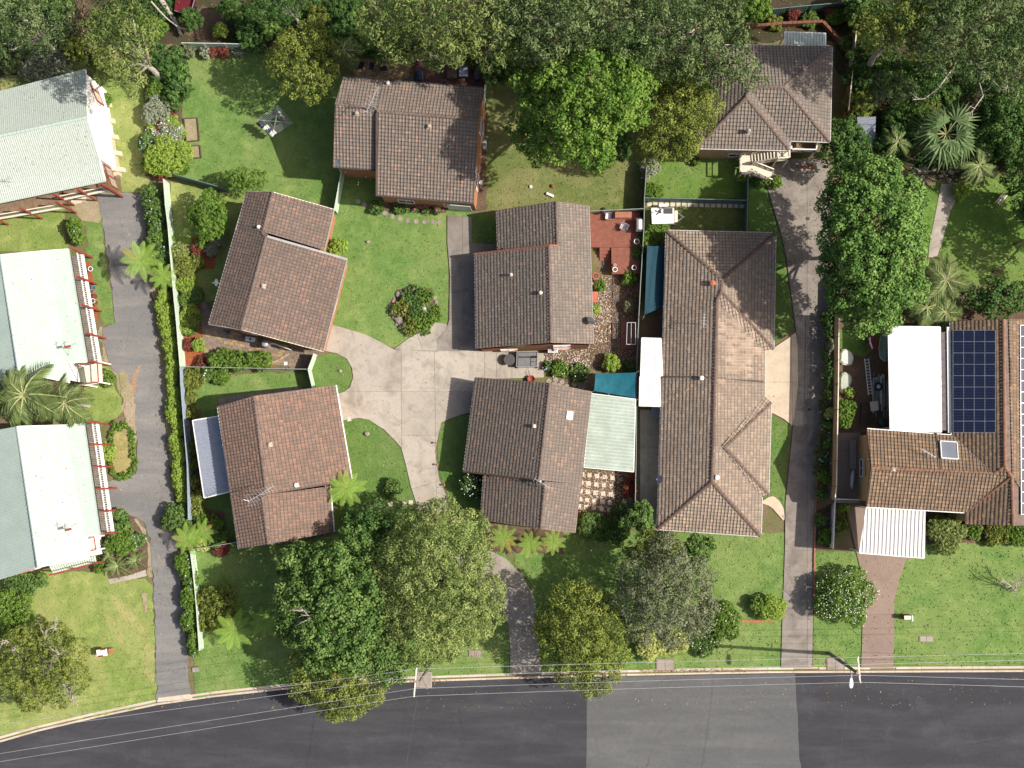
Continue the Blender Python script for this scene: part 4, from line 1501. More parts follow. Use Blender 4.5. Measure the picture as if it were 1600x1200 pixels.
# --- long duplex
Vd = dict(a=(1042, 361, 2.6), b=(1211, 365, 2.6), c=(1128, 437, 4.55), d=(1127, 455, 4.55), e=(1208, 545, 2.6), f=(1194, 548, 2.85), g=(1120, 470, 4.55), i=(1194, 620, 2.85), j=(1204, 629, 2.6), k=(1127, 697, 4.5), k2=(1132, 699, 4.42), l=(1200, 773, 2.6), m=(1190, 777, 2.85), n=(1188, 837, 2.6), o=(1112, 753, 4.6), p=(1028, 826, 2.6), q=(1038, 470, 2.6), r=(1114.5, 697, 4.6), t1=(1033, 589, 2.6), t2=(1117.5, 590, 4.6), t3=(1194, 597, 2.85))
VD = House('duplex', 'long pinkish tiled duplex with hipped ends beside the east lane', 'house', Vd,
   [('a', 'b', ['a', 'b', 'c']), ('b', 'e', ['b', 'e', 'd', 'c']), ('e', 'f', ['e', 'f', 'g', 'd']), ('f', 'i', ['g', 'f', 'i', 'k', 'r']), ('m', 'n', ['r', 'k', 'm', 'n', 'o']),
   ('i', 'j', ['k', 'i', 'j', 'k2']), ('j', 'l', ['k2', 'j', 'l']), ('l', 'm', ['k2', 'l', 'm', 'k']), ('a', 'q', ['a', 'c', 'g', 'q']), ('q', 'p', ['q', 'g', 'o', 'p']), ('p', 'n', ['p', 'o', 'n'])])
VD.tiles(M['tile_pink'], M['cap_brown'])
VD.caps([('a', 'c'), ('b', 'c'), ('c', 'd'), ('d', 'e'), ('d', 'g'), ('g', 'r'), ('r', 'o'), ('o', 'p'), ('o', 'n'), ('k2', 'j'), ('k2', 'l')], flat('ridge_cap_dusky', (0.15, 0.10, 0.078), 0.85, var=0.35), 0.17)
VD.edge('gutter', [('a', 'b'), ('b', 'e'), ('f', 'i'), ('j', 'l'), ('m', 'n'), ('n', 'p'), ('p', 'a')], M['gutter_pale'], 0.13, 0.13, 0.06, 0.06)
VD.caps([('t1', 't2'), ('t2', 't3')], M['timber_dark'], 0.09, 0.06)
VD.walls(['a', 'b', 'e', 'f', 'i', 'j', 'l', 'm', 'n', 'p'], 0.5, M['brick_tan'], 0, 1)
VD.vent(1113, 443, 'terracotta', 0.17, 0.5), VD.vent(1096, 591, 'white', 0.13, 0.5), VD.vent(1120, 746, 'white', 0.14, 0.5)
VD.dish(1031, 749, 0.36, 3.1, 'grey_roof')
VD.antenna(1097, 505, 1.5, 1.2, 1.5, 5, 0.6, False)
VD.patio([(1033, 529), (1035, 587), (1001, 587), (1003, 528)], 2.9, 2.6, 'white_roof', 0.3, 0.03, along=(1, 2), name='awning')
VD.patio([(1031, 588), (1032, 635), (999, 634), (1000, 588)], 2.75, 2.45, 'white_roof', 0.3, 0.03, along=(1, 2), name='awning')
# --- two storey house at the north east
N_ = House('house', 'two storey tan brick house with hipped roof and cream outside stairs', 'house',
   dict(nw=(1098, 71, 5.6), ne=(1299, 73, 5.6), se=(1296, 221, 5.6), s1=(1233, 219, 5.6), s2=(1233, 234, 5.6), sw=(1088, 231, 5.6), a=(1166, 152, 7.7), b=(1170, 136, 7.7), c=(1225, 136, 7.7)),
   [('s2', 'sw', ['sw', 'a', 's2']), ('nw', 'sw', ['nw', 'b', 'a', 'sw']), ('nw', 'ne', ['nw', 'ne', 'c', 'b']), ('ne', 'se', ['ne', 'se', 'c']), ('s1', 'se', ['s1', 'se', 'c', 'b']), ('s1', 's2', ['a', 's2', 's1', 'b'])])
N_.tiles(M['tile_grey'], M['cap_brown'])
N_.caps([('nw', 'b'), ('ne', 'c'), ('b', 'c'), ('c', 'se'), ('a', 'sw'), ('a', 's2'), ('a', 'b')], M['cap_brown'], 0.15)
N_.edge('gutter', [('nw', 'ne'), ('ne', 'se'), ('se', 's1'), ('s1', 's2'), ('s2', 'sw'), ('sw', 'nw')], M['gutter_pale'], 0.13, 0.13, 0.06, 0.06)
N_.walls(['nw', 'ne', 'se', 's1', 's2', 'sw'], 0.45, M['brick_tan'], 0, 1)
N_.vent(1168, 207, 'steel', 0.12, 0.9)
N_.patio([(1290, 73), (1227, 72), (1226, 50), (1290, 52)], 5.2, 5.0, 'green_roof_old', 0.26, 0.04, name='pergola_roof')
# --- eastern house with solar panels
lift(EZ)
E = House('house', 'rust brown tiled house carrying the dark solar panels', 'house',
   dict(mn=(1486, 502, 3.7), rn=(1568, 499, 5.75), rs=(1570, 729, 5.75), v1=(1552, 740, 5.25), v0=(1488, 681, 3.75), gn=(1355, 671, 3.7), ga=(1361, 731, 5.15), gs=(1354, 791, 3.7), se=(1510, 800, 3.75), r2=(1581, 745, 5.5), r3=(1583, 821, 5.5), s3=(1509, 819, 3.75), en=(1700, 499, 2.6), es=(1702, 822, 2.6), s4=(1462, 676, 3.7), s5=(1470, 736, 5.2), s6=(1463, 797, 3.7)),
   [('mn', 'v0', ['mn', 'rn', 'rs', 'v1', 'v0']), ('gn', 'v0', ['gn', 'v0', 'v1', 'ga']), ('gs', 'se', ['ga', 'v1', 'r2', 'se', 'gs']), ('se', 's3', ['se', 'r2', 'r3', 's3']), ('en', 'es', ['rn', 'en', 'es', 'r3', 'r2', 'rs']), ('gs', 'se', ['v1', 'rs', 'r2'])])
E.tiles(M['tile_rust'], M['cap_brown'])
E.caps([('rn', 'rs'), ('ga', 'v1'), ('v1', 'rs'), ('rs', 'r2'), ('r2', 'r3'), ('r2', 'se')], flat('ridge_cap_rust', (0.25, 0.13, 0.08), 0.85, var=0.35), 0.15)
E.caps([('s4', 's5'), ('s5', 's6')], M['timber_dark'], 0.11, 0.06)
E.flashing('v0', 'v1', M['steel'], 0.12, 0.12, 'valley_gutter')
gutters_all(E, [('gs', 'se'), ('gn', 'v0'), ('mn', 'v0'), ('se', 's3')], [('gn', 'ga'), ('ga', 'gs'), ('rn', 'mn'), ('r3', 's3'), ('r3', 'es')], 'white', 'timber_dark')
E.walls(['mn', 'en', 'es', 's3', 'se', 'gs', 'gn', 'v0'], [0.2, 0.4, 0.2, 0.3, 0.45, 0.06, 0.45, 0.4], M['brick_tan'], -EZ, 1)
E.vent(1397, 733, 'cream', 0.1, 0.1)
E.antenna(1448, 709, 2.6, 1.3, 0.8, 5, 0.35, False)
E.skylight(1482, 705, 1.4, 1.6, 'white', 'skyglass', 0.25)
E.patio([(1469, 511), (1471, 675), (1391, 672), (1388, 510)], 3.5, 3.2, 'white_roof', 0.76, 0.03, along=(1, 2))
cl = flat('clear_grey_sheet', (.17, .15, .15), .25)
for k in range(11):      # strip of clear sheets over battens beside the house
 y0, y1 = 519 + 14 * k, 519 + 14 * (k + 1)
 P = [W(1470.5, y0 + .5, 3.5), W(1480, y0 + .5, 3.55), W(1480.4, y1 - .5, 3.55), W(1471, y1 - .5, 3.5)]
 mb = MB()
 mb.add([p - Vector((0, 0, .03)) for p in P] + P, [(0, 1, 2, 3), (7, 6, 5, 4), (1, 0, 4, 5), (2, 1, 5, 6), (3, 2, 6, 7), (0, 3, 7, 4)])
 mb.build('clear_sheet', cl, E.root)
 mb = MB()
 mb.bar(P[0] + Vector((0, 0, .02)), P[1] + Vector((0, 0, .02)), .06, .05)
 mb.build('batten', M['timber'], E.root)
mb = MB()
mb.bar(W(1481.5, 511, 3.6), W(1483.5, 676, 3.6), .26, .14)
mb.build('box_gutter', M['white'], E.root)
E.patio([(1445, 796), (1354, 792), (1343, 864), (1444, 872)], 3.3, 3.0, 'carport_steel', 0.34, 0.06, name='carport', post_idx=(0, 1, 2, 3))
mb = MB()          # gable boards above the brick
ga, gn, gs = E.V['ga'], E.V['gn'], E.V['gs']
for k in range(7):
 z0, z1 = 3.35 + k * 0.25, 3.35 + k * 0.25 + 0.235
 zz = (z0 + z1) / 2
 if zz > 4.95:
  break
 t = max(0.0, min(1.0, (zz - 3.55) / (5.1 - 3.55)))
 p, q = gn.lerp(ga, t), gs.lerp(ga, t)
 mb = MB()
 mb.bar(Vector((gn.x + .02, p.y - .15, zz)), Vector((gs.x + .02, q.y + .15, zz)), 0.03, 0.235)
 mb.build('weatherboard', M['weatherboard'], E.root)
cell = flat('solar_cell', (0.012, 0.017, 0.05), 0.16, 0.0, var=0.12, spec=0.7)


def panel_field(px0, py0, cols, rows, dx, dy, skewx):
 """solar panels with aluminium frames and visible cell rows"""
 for i in range(cols):
  for j in range(rows):
   cx, cy = px0 + (i + .5) * dx + skewx * j, py0 + (j + .5) * dy
   pts = []
   for sx, sy in ((-.5, -.5), (.5, -.5), (.5, .5), (-.5, .5)):
    d = ray(cx + sx * dx * .99, cy + sy * dy * .985)
    q = E.slopes[0] if cx < 1569 else E.slopes[4]
    t = (q.o + q.n * 0.17 - Vector((0, 0, CZ[0]))).dot(q.n) / d.dot(q.n)
    pts.append(Vector((0, 0, CZ[0])) + d * t)
   mb = MB()
   for k in range(4):
    mb.bar(pts[k], pts[(k + 1) % 4], 0.036, 0.05, q.n)
   f = mb.build('solar_panel', M['steel'], E.root)
   mb = MB()
   a, b, c, d_ = pts
   for r_ in range(4):
    for s_ in range(4):
     def at(u, v):
      return a.lerp(b, u).lerp(d_.lerp(c, u), v) + q.n * 0.012
     u0, u1, v0, v1 = (s_ + .04) / 4, (s_ + .96) / 4, (r_ + .05) / 4, (r_ + .95) / 4
     mb.add([at(u0, v1), at(u1, v1), at(u1, v0), at(u0, v0)], [(0, 1, 2, 3)])
   mb.build('solar_cell', cell, f)
   mb = MB()
   mb.add([p - q.n * .005 for p in (d_, c, b, a)], [(0, 1, 2, 3)])
   mb.build('backing', M['dark_grey'], f)


panel_field(1489, 516, 4, 9, 16.6, 17.75, 0.0)
panel_field(1594, 508, 4, 17, 17.0, 17.4, 0.1)


lift()


# --- green roofed cottages with railed verandahs
def balustrade(h, a, b, mat_rail, z, n_post, spacing=0.17, hgt=1.0, posts=None, root=None, slat='white'):
 root = root or h.root
 d = b - a
 mb = MB()
 mb.bar(a + Vector((0, 0, hgt)), b + Vector((0, 0, hgt)), 0.09, 0.06)
 mb.bar(a + Vector((0, 0, .12)), b + Vector((0, 0, .12)), 0.05, 0.05)
 r = mb.build('handrail', M[mat_rail], root)
 mb = MB()
 n = int(d.length / spacing)
 for k in range(1, n):
  p = a.lerp(b, k / n)
  mb.bar(p + Vector((0, 0, .12)), p + Vector((0, 0, hgt)), 0.05, 0.035, d.normalized())
 mb.build('baluster', M[slat], r, 'stuff')
 return r


def cottage(label, ridge, east, brk, south, name_verts, deck, posts_n, stairs=None):
 """ridge, break and eave lines each as (north, south) photo pixels; ridge 7.0, break 5.4, eave 5.0 m"""
 (rn, rs), (bn, bs), (en, es_) = ridge, brk, east
 V = dict(rn=(*rn, 7.0), rs=(*rs, 7.0), bn=(*bn, 5.5), bs=(*bs, 5.5), en=(*en, 5.05), es=(*es_, 5.05), b2=(*south, 5.45), wn=(rn[0] - 92, rn[1] + 18, 5.1), ws=(rs[0] - 78, rs[1] + 26, 5.1))
 h = House('cottage', label, 'cottage', V, [('bn', 'bs', ['rn', 'bn', 'b2', 'rs']), ('en', 'es', ['bn', 'en', 'es', 'bs']), ('wn', 'ws', ['rn', 'rs', 'ws', 'wn'])])
 h.metal([M['green_roof']], M['white'], 0.19, 0.02)
 h.caps([('rn', 'rs')], M['green_roof'], 0.16, 0.03)
 h.edge('gutter', [('en', 'es')], M['green_roof'], 0.11, 0.12, 0.06, 0.05)
 h.edge('barge_board', [('rn', 'bn'), ('rs', 'b2'), ('bn', 'en'), ('bs', 'es')], M['white'], 0.05, 0.2, 0.05, 0.0)
 h.walls(['wn', 'rn', 'bn', 'b2', 'rs', 'ws'], [0.2, 0.2, 0.5, 0.2, 0.2, 0.4], M['render_white'], 0, 1, drop=0.2)
 # verandah on the east side at first floor level
 a, b = h.V['en'], h.V['es']
 ax, bx = Vector((a.x, a.y, 0)), Vector((b.x, b.y, 0))
 d = (bx - ax).normalized()
 o = Vector((-d.y, d.x, 0))
 if o.x < 0:
  o = -o
 zf = 2.2
 mb = MB()
 n = 14
 inn = 2.0
 for k in range(n):
  u0 = -inn + (inn + .75) * k / n
  mb.bar(ax + o * (u0 - .5) + Vector((0, 0, zf)), bx + o * (u0 - .5) + Vector((0, 0, zf)), 0.175, 0.05)
 dk = mb.build('verandah_deck', M['timber_grey'], h.root)
 mb = MB()
 mb.bar(ax + o * .22 + Vector((0, 0, zf - .03)), bx + o * .22 + Vector((0, 0, zf - .03)), 0.24, 0.22)
 mb.build('fascia', M['white'], dk)
 balustrade(h, ax + o * .14 + Vector((0, 0, zf)), bx + o * .14 + Vector((0, 0, zf)), 'white', zf, 5, 0.21, slat='white')
 for k in range(posts_n):
  p = ax.lerp(bx, (k + .02) / (posts_n - 1) if k == 0 else (k - .02 if k == posts_n - 1 else k) / (posts_n - 1)) + o * 0.40
  mb = MB()
  mb.box((p.x, p.y, 2.5), (0.16, 0.16, 5.0))
  mb.build('verandah_post', M['red_paint'], h.root)
 return h, ax, bx, o


K2, *k2 = cottage('middle green roofed cottage with red verandah posts behind the palm trees', ((1, 398), (30, 582)), ((106, 389), (135, 566)), ((79, 391), (103, 566)), (109, 598), None, None, 5)
K3, *k3 = cottage('southern green roofed cottage with red verandah posts nearest the street', ((27, 666), (60, 886)), ((130, 660), (155, 836)), ((101, 664), (122, 838)), (139, 873), None, None, 6)


def cottage_antenna(h, px, py):
 p, q = h.hit(px, py, 0)
 mb = MB()
 mb.tube([p, p + Vector((0, 0, 1.5))], 0.03, 6)
 for an in (1.0, 2.6, 4.3):
  mb.tube([p + Vector((cos(an) * .7, sin(an) * .7, q.z(p.x + cos(an) * .7, p.y + sin(an) * .7) - p.z)), p + Vector((0, 0, 1.0))], 0.015, 4)
 a = mb.build('television_antenna', M['steel'], h.root)
 mb = MB()
 t = p + Vector((0, 0, 1.5))
 mb.box(t + Vector((.15, .05, 0)), (0.55, 0.2, 0.1), 0.2)
 mb.build('antenna_panel', M['red_paint'], a)
 mb = MB()
 mb.bar(t + Vector((-.35, .25, .05)), t + Vector((.1, .5, .1)), 0.03, 0.03)
 mb.bar(t + Vector((-.1, -.1, 0)), t + Vector((-.15, .6, .1)), 0.03, 0.03)
 mb.build('element', M['dark_grey'], a)


cottage_antenna(K2, 113, 545)
cottage_antenna(K3, 114, 827)
# lower western verandah roof of the southern cottage
w0, w1 = W(-30, 690, 4.4), W(11, 893, 4.4)
# stair landings with ribbed screens at the cottages
for h, pts in ((K2, [(131, 572), (158, 566), (160, 598), (136, 602)]), (K3, [(137, 842), (153, 838), (156, 858), (140, 862)])):
 P = G(pts, 2.5)
 mb = MB()
 mb.prism([(p.x, p.y) for p in P], 2.35, 2.5)
 ld = mb.build('landing', M['cream'], h.root)
 for i in range(4):
  mb = MB()
  mb.bar(Vector((P[i].x, P[i].y, 0)), Vector((P[i].x, P[i].y, 3.5)), 0.12, 0.12, (0, 1, 0))
  mb.build('post', M['white'], ld)
 mb = MB()
 for i in range(3):
  mb.bar(P[i] + Vector((0, 0, 1.0)), P[i + 1] + Vector((0, 0, 1.0)), 0.09, 0.07)
 mb.build('handrail', M['red_paint'], ld)
P = G([(77, 884), (150, 868), (152, 879), (84, 897)], 2.5)     # south verandah of the southern cottage
mb = MB()
for k in range(20):
 p, q = P[0].lerp(P[1], k / 20), P[3].lerp(P[2], k / 20)
 e = (P[1] - P[0]).normalized() * 0.075
 mb.bar(p + e, q + e, 0.15, 0.05)
dk = mb.build('verandah_deck', M['fence_green'], K3.root)
mb = MB()
mb.bar(P[3] + Vector((0, 0, .9)), P[2] + Vector((0, 0, .9)), 0.08, 0.08)
mb.bar(P[3], P[2], 0.1, 0.2)
mb.build('handrail', M['red_paint'], dk)
for k in (0, .5, 1):
 p = P[3].lerp(P[2], k)
 mb = MB()
 mb.box((p.x, p.y, 1.7), (0.13, 0.13, 3.4))
 mb.build('verandah_post', M['red_paint'], K3.root)

# --- north western cottage, turned the other way
K1 = House('cottage', 'northern green roofed cottage with white gable wall and red railed balcony', 'cottage',
   dict(ne=(134, 109, 5.4), re=(136.5, 183, 7.1), nw=(-110, 172, 5.4), rw=(-110, 236, 7.1), be=(157, 253, 5.5), bw=(-110, 311, 5.5), se=(165, 282, 5.05), sw=(-110, 339, 5.05)),
   [('nw', 'ne', ['nw', 'rw', 're', 'ne']), ('bw', 'be', ['rw', 'bw', 'be', 're']), ('sw', 'se', ['bw', 'sw', 'se', 'be'])])
K1.metal([M['green_roof_old'], M['green_roof_old'], M['green_roof_old']], M['white'], 0.19, 0.02)
K1.caps([('rw', 're')], M['green_roof'], 0.16, 0.03)
K1.edge('gutter', [('sw', 'se'), ('nw', 'ne')], M['green_roof'], 0.1, 0.1, 0.06, 0.04)
K1.edge('barge_board', [('ne', 're'), ('re', 'be'), ('be', 'se')], M['white'], 0.05, 0.18, 0.05, 0.0)
K1.walls(['nw', 'ne', 'be', 'bw'], [0.3, 0.10, 0.4, 0.3], M['render_white'], 0, 0, drop=0.18)
# tan buttresses along the gable wall
a, b = W(158, 155), W(187, 276)
o = Vector(((b - a).y * -1, (b - a).x, 0)).normalized()
if o.x < 0:
 o = -o
g0, g1 = W(163, 165, 1.4), W(178, 262, 1.4)
mb = MB()
mb.bar(W(160, 160, .5), W(184, 276, .5), 0.5, 1.0)
mb.build('plinth', M['render_tan'], K1.root)
for k in range(5):
 p = W(160, 160).lerp(W(185, 277), (k + .3) / 4.6)
 mb = MB()
 w_ = (b - a).normalized() * 0.22
 prof = [(-0.2, 0.0), (0.85, 0.0), (0.70, 0.4), (-0.1, 2.1), (-0.2, 2.1)]
 vs = [p + o * x + Vector((0, 0, z)) - w_ for x, z in prof] + [p + o * x + Vector((0, 0, z)) + w_ for x, z in prof]
 mb.add(vs, [(0, 1, 2, 3, 4), (9, 8, 7, 6, 5)] + [((i + 1) % 5, i, 5 + i, 5 + (i + 1) % 5) for i in range(5)])
 mb.build('buttress', M['render_tan'], K1.root)
# balcony along the south side, in two lengths
for (p0, p1, q0, q1) in (((-60, 345), (101, 312), (-60, 352), (103, 324)), ((98, 308), (170, 292), (100, 312), (172, 297))):
 A0, A1 = W(*p0, 2.6), W(*p1, 2.6)
 B0, B1 = W(*q0, 2.6), W(*q1, 2.6)
 d = (A1 - A0).normalized()
 up = Vector((-d.y, d.x, 0))
 mb = MB()
 for k in range(11):
  mb.bar(A0 + up * (k * .17 - .2), A1 + up * (k * .17 - .2), 0.16, 0.05)
 dk = mb.build('balcony_deck', M['timber'], K1.root)
 mb = MB()
 mb.bar(B0, B1, 0.14, 0.22)
 mb.build('fascia', M['cream'], dk)
 balustrade(K1, B0 + up * .1, B1 + up * .1, 'cream', 2.6, 4, 0.2, 1.05, slat='timber_grey')
 n = 4 if p0[0] < 0 else 3
 for k in range(n):
  p = B0.lerp(B1, (k + .0) / (n - 1))
  mb = MB()
  mb.box((p.x, p.y, 2.55), (0.15, 0.15, 5.1))
  mb.build('verandah_post', M['red_paint'], K1.root)
p = W(192, 308)
mb = MB()
mb.box((p.x, p.y, 2.6), (0.18, 0.18, 5.2))
mb.build('verandah_post', M['red_paint'], K1.root)
# lattice screens at the gable ends of the verandahs
for (p0, p1) in (((138, 120), (153, 158)), ((164, 258), (176, 291))):
 a, b = W(*p0, 4.2), W(*p1, 4.2)
 mb = MB()
 for z in (-1.5, 0.3):
  mb.bar(a + Vector((0, 0, z)), b + Vector((0, 0, z)), 0.1, 0.1)
 for t in (0, .5, 1):
  mb.bar(a.lerp(b, t) + Vector((0, 0, -1.5)), a.lerp(b, t) + Vector((0, 0, .3)), 0.1, 0.1, (1, 0, 0))
 f = mb.build('screen_frame', M['red_paint'], K1.root)
 mb = MB()
 for k in range(1, 14):
  p = a.lerp(b, k / 14)
  mb.bar(p + Vector((0, 0, -1.5)), p + Vector((0, 0, .3)), 0.07, 0.03, (b - a).normalized())
 mb.build('slat', M['cream'], f, 'stuff')
K1.antenna(18, 285, 0.1, 1.0, 1.2, 5, 0.6)


# ------------------------------------------------------------------ fences and garden walls
def fence(pts, h, mat, label, style='steel', name='fence', post='fence_dark', pw=2.35, cat='fence', tilt=0):
 """pts: top line in photo pixels; each bay a panel of its own between posts"""
 P = [W(p[0], p[1], h) for p in pts]
 for p in P:
  p.z = 0
 t = thing(name, label, cat, (P[0] + P[-1]) / 2 if len(P) == 2 else P[len(P) // 2])
 posts = MB()
 for i in range(len(P) - 1):
  a, b = P[i], P[i + 1]
  n = max(1, round((b - a).length / pw))
  for k in range(n):
   p, q = a.lerp(b, k / n), a.lerp(b, (k + 1) / n)
   d = (q - p).normalized()
   no = Vector((-d.y, d.x, 0))
   p2, q2 = p + d * .03, q - d * .03
   L_ = (q2 - p2).length
   mb = MB()
   if style == 'steel':
    m = max(2, int(L_ / 0.2))
    vs, fs = [], []
    for j in range(m * 4 + 1):
     u = j / (m * 4)
     off = (0.0, 0.0, 0.022, 0.022)[j % 4]
     c = p2.lerp(q2, u) + no * off
     vs += [c + Vector((0, 0, .04)), c + Vector((0, 0, h - .03))]
    for j in range(m * 4):
     fs.append((2 * j, 2 * j + 2, 2 * j + 3, 2 * j + 1))
    mb.add(vs, fs)
    pn = mb.build('panel', M[mat], t)
    mb = MB()
    mb.bar(p2 + no * .01 + Vector((0, 0, h - .03)), q2 + no * .01 + Vector((0, 0, h - .03)), 0.06, 0.06)
    mb.build('rail', M[mat], pn)
    mb = MB()
    mb.bar(p2 + no * .01 + Vector((0, 0, .05)), q2 + no * .01 + Vector((0, 0, .05)), 0.05, 0.06)
    mb.build('rail', M[mat], pn)
   elif style == 'paling':
    m = max(2, int(L_ / 0.155))
    for j in range(m):
     c0, c1 = p2.lerp(q2, (j + .06) / m), p2.lerp(q2, (j + .94) / m)
     hh = h + RNG.uniform(-.04, .02)
     o_ = no * RNG.uniform(-.008, .008)
     mb.add([c0 + o_ - no * .01 + Vector((0, 0, .03)), c1 + o_ - no * .01 + Vector((0, 0, .03)), c1 + o_ + no * .01 + Vector((0, 0, .03)), c0 + o_ + no * .01 + Vector((0, 0, .03)),
       c0 + o_ - no * .01 + Vector((0, 0, hh)), c1 + o_ - no * .01 + Vector((0, 0, hh)), c1 + o_ + no * .01 + Vector((0, 0, hh)), c0 + o_ + no * .01 + Vector((0, 0, hh))],
       [(4, 5, 6, 7), (0, 1, 5, 4), (1, 2, 6, 5), (2, 3, 7, 6), (3, 0, 4, 7)])
    pn = mb.build('paling', M[mat], t, 'stuff')
    mb = MB()
    mb.bar(p2 + Vector((0, 0, h + .02)), q2 + Vector((0, 0, h + .02)), 0.09, 0.035)
    mb.build('capping', M['cream'] if mat == 'fence_tan' else M[mat], t)
    mb = MB()
    mb.bar(p2 + no * .04 + Vector((0, 0, h * .35)), q2 + no * .04 + Vector((0, 0, h * .35)), 0.05, 0.08)
    mb.build('rail', M[mat], t)
   mb = MB()
   mb.box((p.x, p.y, h / 2 + .02), (0.065, 0.065, h + .04), math.atan2(d.y, d.x))
   mb.build('post', M[post], t)
 p = P[-1]
 mb = MB()
 mb.box((p.x, p.y, h / 2 + .02), (0.065, 0.065, h + .04))
 mb.build('post', M[post], t)
 return t


fence([(255, 280), (258, 320), (262, 352), (269, 440), (275, 500), (281, 573)], 1.8, 'fence_green', 'pale green steel fence between the flowering hedge and the western brown house', post='fence_green')
fence([(281, 573), (282, 600), (287, 665), (292, 725), (294, 812)], 1.8, 'fence_blue', 'blue grey steel fence behind the long clipped hedge', post='fence_blue')
fence([(297, 862), (302, 900), (306, 942), (311, 1016)], 1.5, 'fence_green', 'pale green steel fence running down the front lawn beside the asphalt lane', post='fence_green')
fence([(264, 270), (300, 280), (350, 294)], 1.8, 'fence_dark', 'dark steel fence slanting behind the small garden tree')
fence([(284, 67), (350, 68), (414, 70)], 1.8, 'fence_green', 'grey green steel fence along the wooded back boundary', post='fence_green')
fence([(281, 573), (380, 575), (481, 577)], 1.6, 'fence_grey', 'thin grey fence between the courtyard hedge and the narrow lawn')
fence([(490, 553), (481, 577), (488, 607)], 1.6, 'fence_green', 'short bent pale fence beside the round lawn patch', post='white')
fence([(533, 266), (528, 295), (522, 327)], 1.8, 'fence_green', 'pale fence joining the north house to the roof corner of the western house', post='fence_green')
fence([(921, 330), (964, 328), (1006, 326)], 1.8, 'fence_grey', 'grey fence at the north end of the oiled deck', post='fence_grey')
fence([(1010, 262), (1007, 310), (1006, 357), (1001, 440), (997, 517), (995, 578)], 1.8, 'fence_grey', 'long grey fence between the pebble garden and the duplex', post='fence_grey')
fence([(995, 580), (994, 700), (992, 818)], 1.8, 'fence_grey', 'grey fence between the patio roof and the duplex side yard', post='fence_grey')
fence([(1009, 309), (1090, 311), (1168, 313)], 1.8, 'fence_dark', 'dark steel fence behind the trailer')
fence([(1169, 277), (1168, 313), (1167, 361)], 1.8, 'fence_dark', 'dark steel fence between the trailer lawn and the east lane')
fence([(1342, 3), (1336, 75), (1331, 125), (1326, 173)], 2.2, 'fence_tan', 'tall paling fence beside the two storey house', 'paling', post='timber')
fence([(1160, 18), (1200, 15), (1270, 8), (1341, 2)], 1.8, 'fence_dark', 'dark green steel fence behind the brick retaining wall')
lift(EZ)
fence([(1311, 488), (1310, 600), (1307, 760), (1305, 778)], 1.9, 'fence_tan', 'long tan paling fence beside the rock slabs', 'paling', post='timber')
lift()
fence([(1305, 780), (1302, 857)], 1.7, 'white', 'lower pale paling fence beside the carport lawn', 'paling', post='white')
lift(EZ)
fence([(1306, 780), (1341, 781)], 1.5, 'white', 'white side gate in front of the brick paved passage', name='gate', post='white', cat='gate')
lift()
fence([(300, 859), (335, 853), (373, 847)], 1.2, 'fence_grey', 'low grey fence south of the red tiled house with fern bed', post='fence_grey')
fence([(760, 105), (756, 150), (752, 200)], 1.8, 'fence_green', 'pale steel fence along the east wall of the north house', post='white')


def brick_course(name, pts, h, w, label, mat='brick_bare', cat='garden wall', coarse=0.23, rows=None):
 """low wall laid brick by brick: every brick of the top course is a piece"""
 P = G(pts)
 t = thing(name, label, cat, P[len(P) // 2])
 rng = random.Random(len(label))
 body = MB()
 for i in range(len(P) - 1):
  a, b = P[i], P[i + 1]
  d = (b - a).normalized()
  if h > .12:
   body.bar(a + Vector((0, 0, (h - .08) / 2)), b + Vector((0, 0, (h - .08) / 2)), w * .94, h - .08)
  L_ = (b - a).length
  n = max(1, int(L_ / coarse))
  for k in range(n):
   p, q = a + d * (L_ * (k + .03) / n), a + d * (L_ * (k + .97) / n)
   z = h - .04 + rng.uniform(-.008, .008)
   mb = MB()
   mb.bar(p + Vector((0, 0, z)), q + Vector((0, 0, z)), w * rng.uniform(.96, 1.04), 0.08)
   mb.build('brick', M[mat], t)
 if h > .12:
  body.build('wall_body', M[mat], t)
 return t


brick_course('retaining_wall', [(1160, 46), (1220, 41), (1283, 38), (1306, 62), (1328, 88)], 0.9, 0.26, 'dark red brick retaining wall bending round behind the two storey house', 'brick_dark', coarse=0.46)
brick_course('brick_edging', [(1298, 415), (1295, 470), (1291, 550), (1287, 610), (1281, 690), (1273, 800), (1272, 880), (1271, 952)], 0.25, 0.14, 'long thin orange brick edging along the east lane', coarse=0.5)
brick_course('brick_edging', [(1154, 969), (1180, 971), (1205, 968), (1222, 962), (1226, 956)], 0.2, 0.24, 'curved brick edging at the corner of the front lawn by the lane', coarse=0.24)
brick_course('brick_edging', [(1272, 955), (1285, 962)], 0.2, 0.24, 'short brick end piece beside the round white flowered shrub', coarse=0.24)
brick_course('brick_edging', [(1246, 262), (1272, 262)], 0.3, 0.24, 'orange brick edge under the balcony of the two storey house', coarse=0.24)
brick_course('garden_edging', [(311, 560), (430, 566), (452, 553)], 0.18, 0.2, 'tan stone edging in the paved courtyard', 'fence_tan', coarse=0.4)

# ------------------------------------------------------------------ leaves
GR = np.random.default_rng(11)


def leaf_arrays(c, n, ln, wd, tint, g):
 N = len(c)
 n = n / np.maximum(np.linalg.norm(n, axis=1, keepdims=True), 1e-6)
 r = g.normal(size=(N, 3))
 t = np.cross(n, r)
 t /= np.maximum(np.linalg.norm(t, axis=1, keepdims=True), 1e-6)
 b = np.cross(n, t)
 ln, wd = ln[:, None], wd[:, None]
 V = np.stack([c - t * ln * .5, c + b * wd * .5 + n * wd * .12, c + t * ln * .5 - n * ln * .1, c - b * wd * .5 + n * wd * .12], 1)
 return V.reshape(-1, 3), np.repeat(tint, 4)


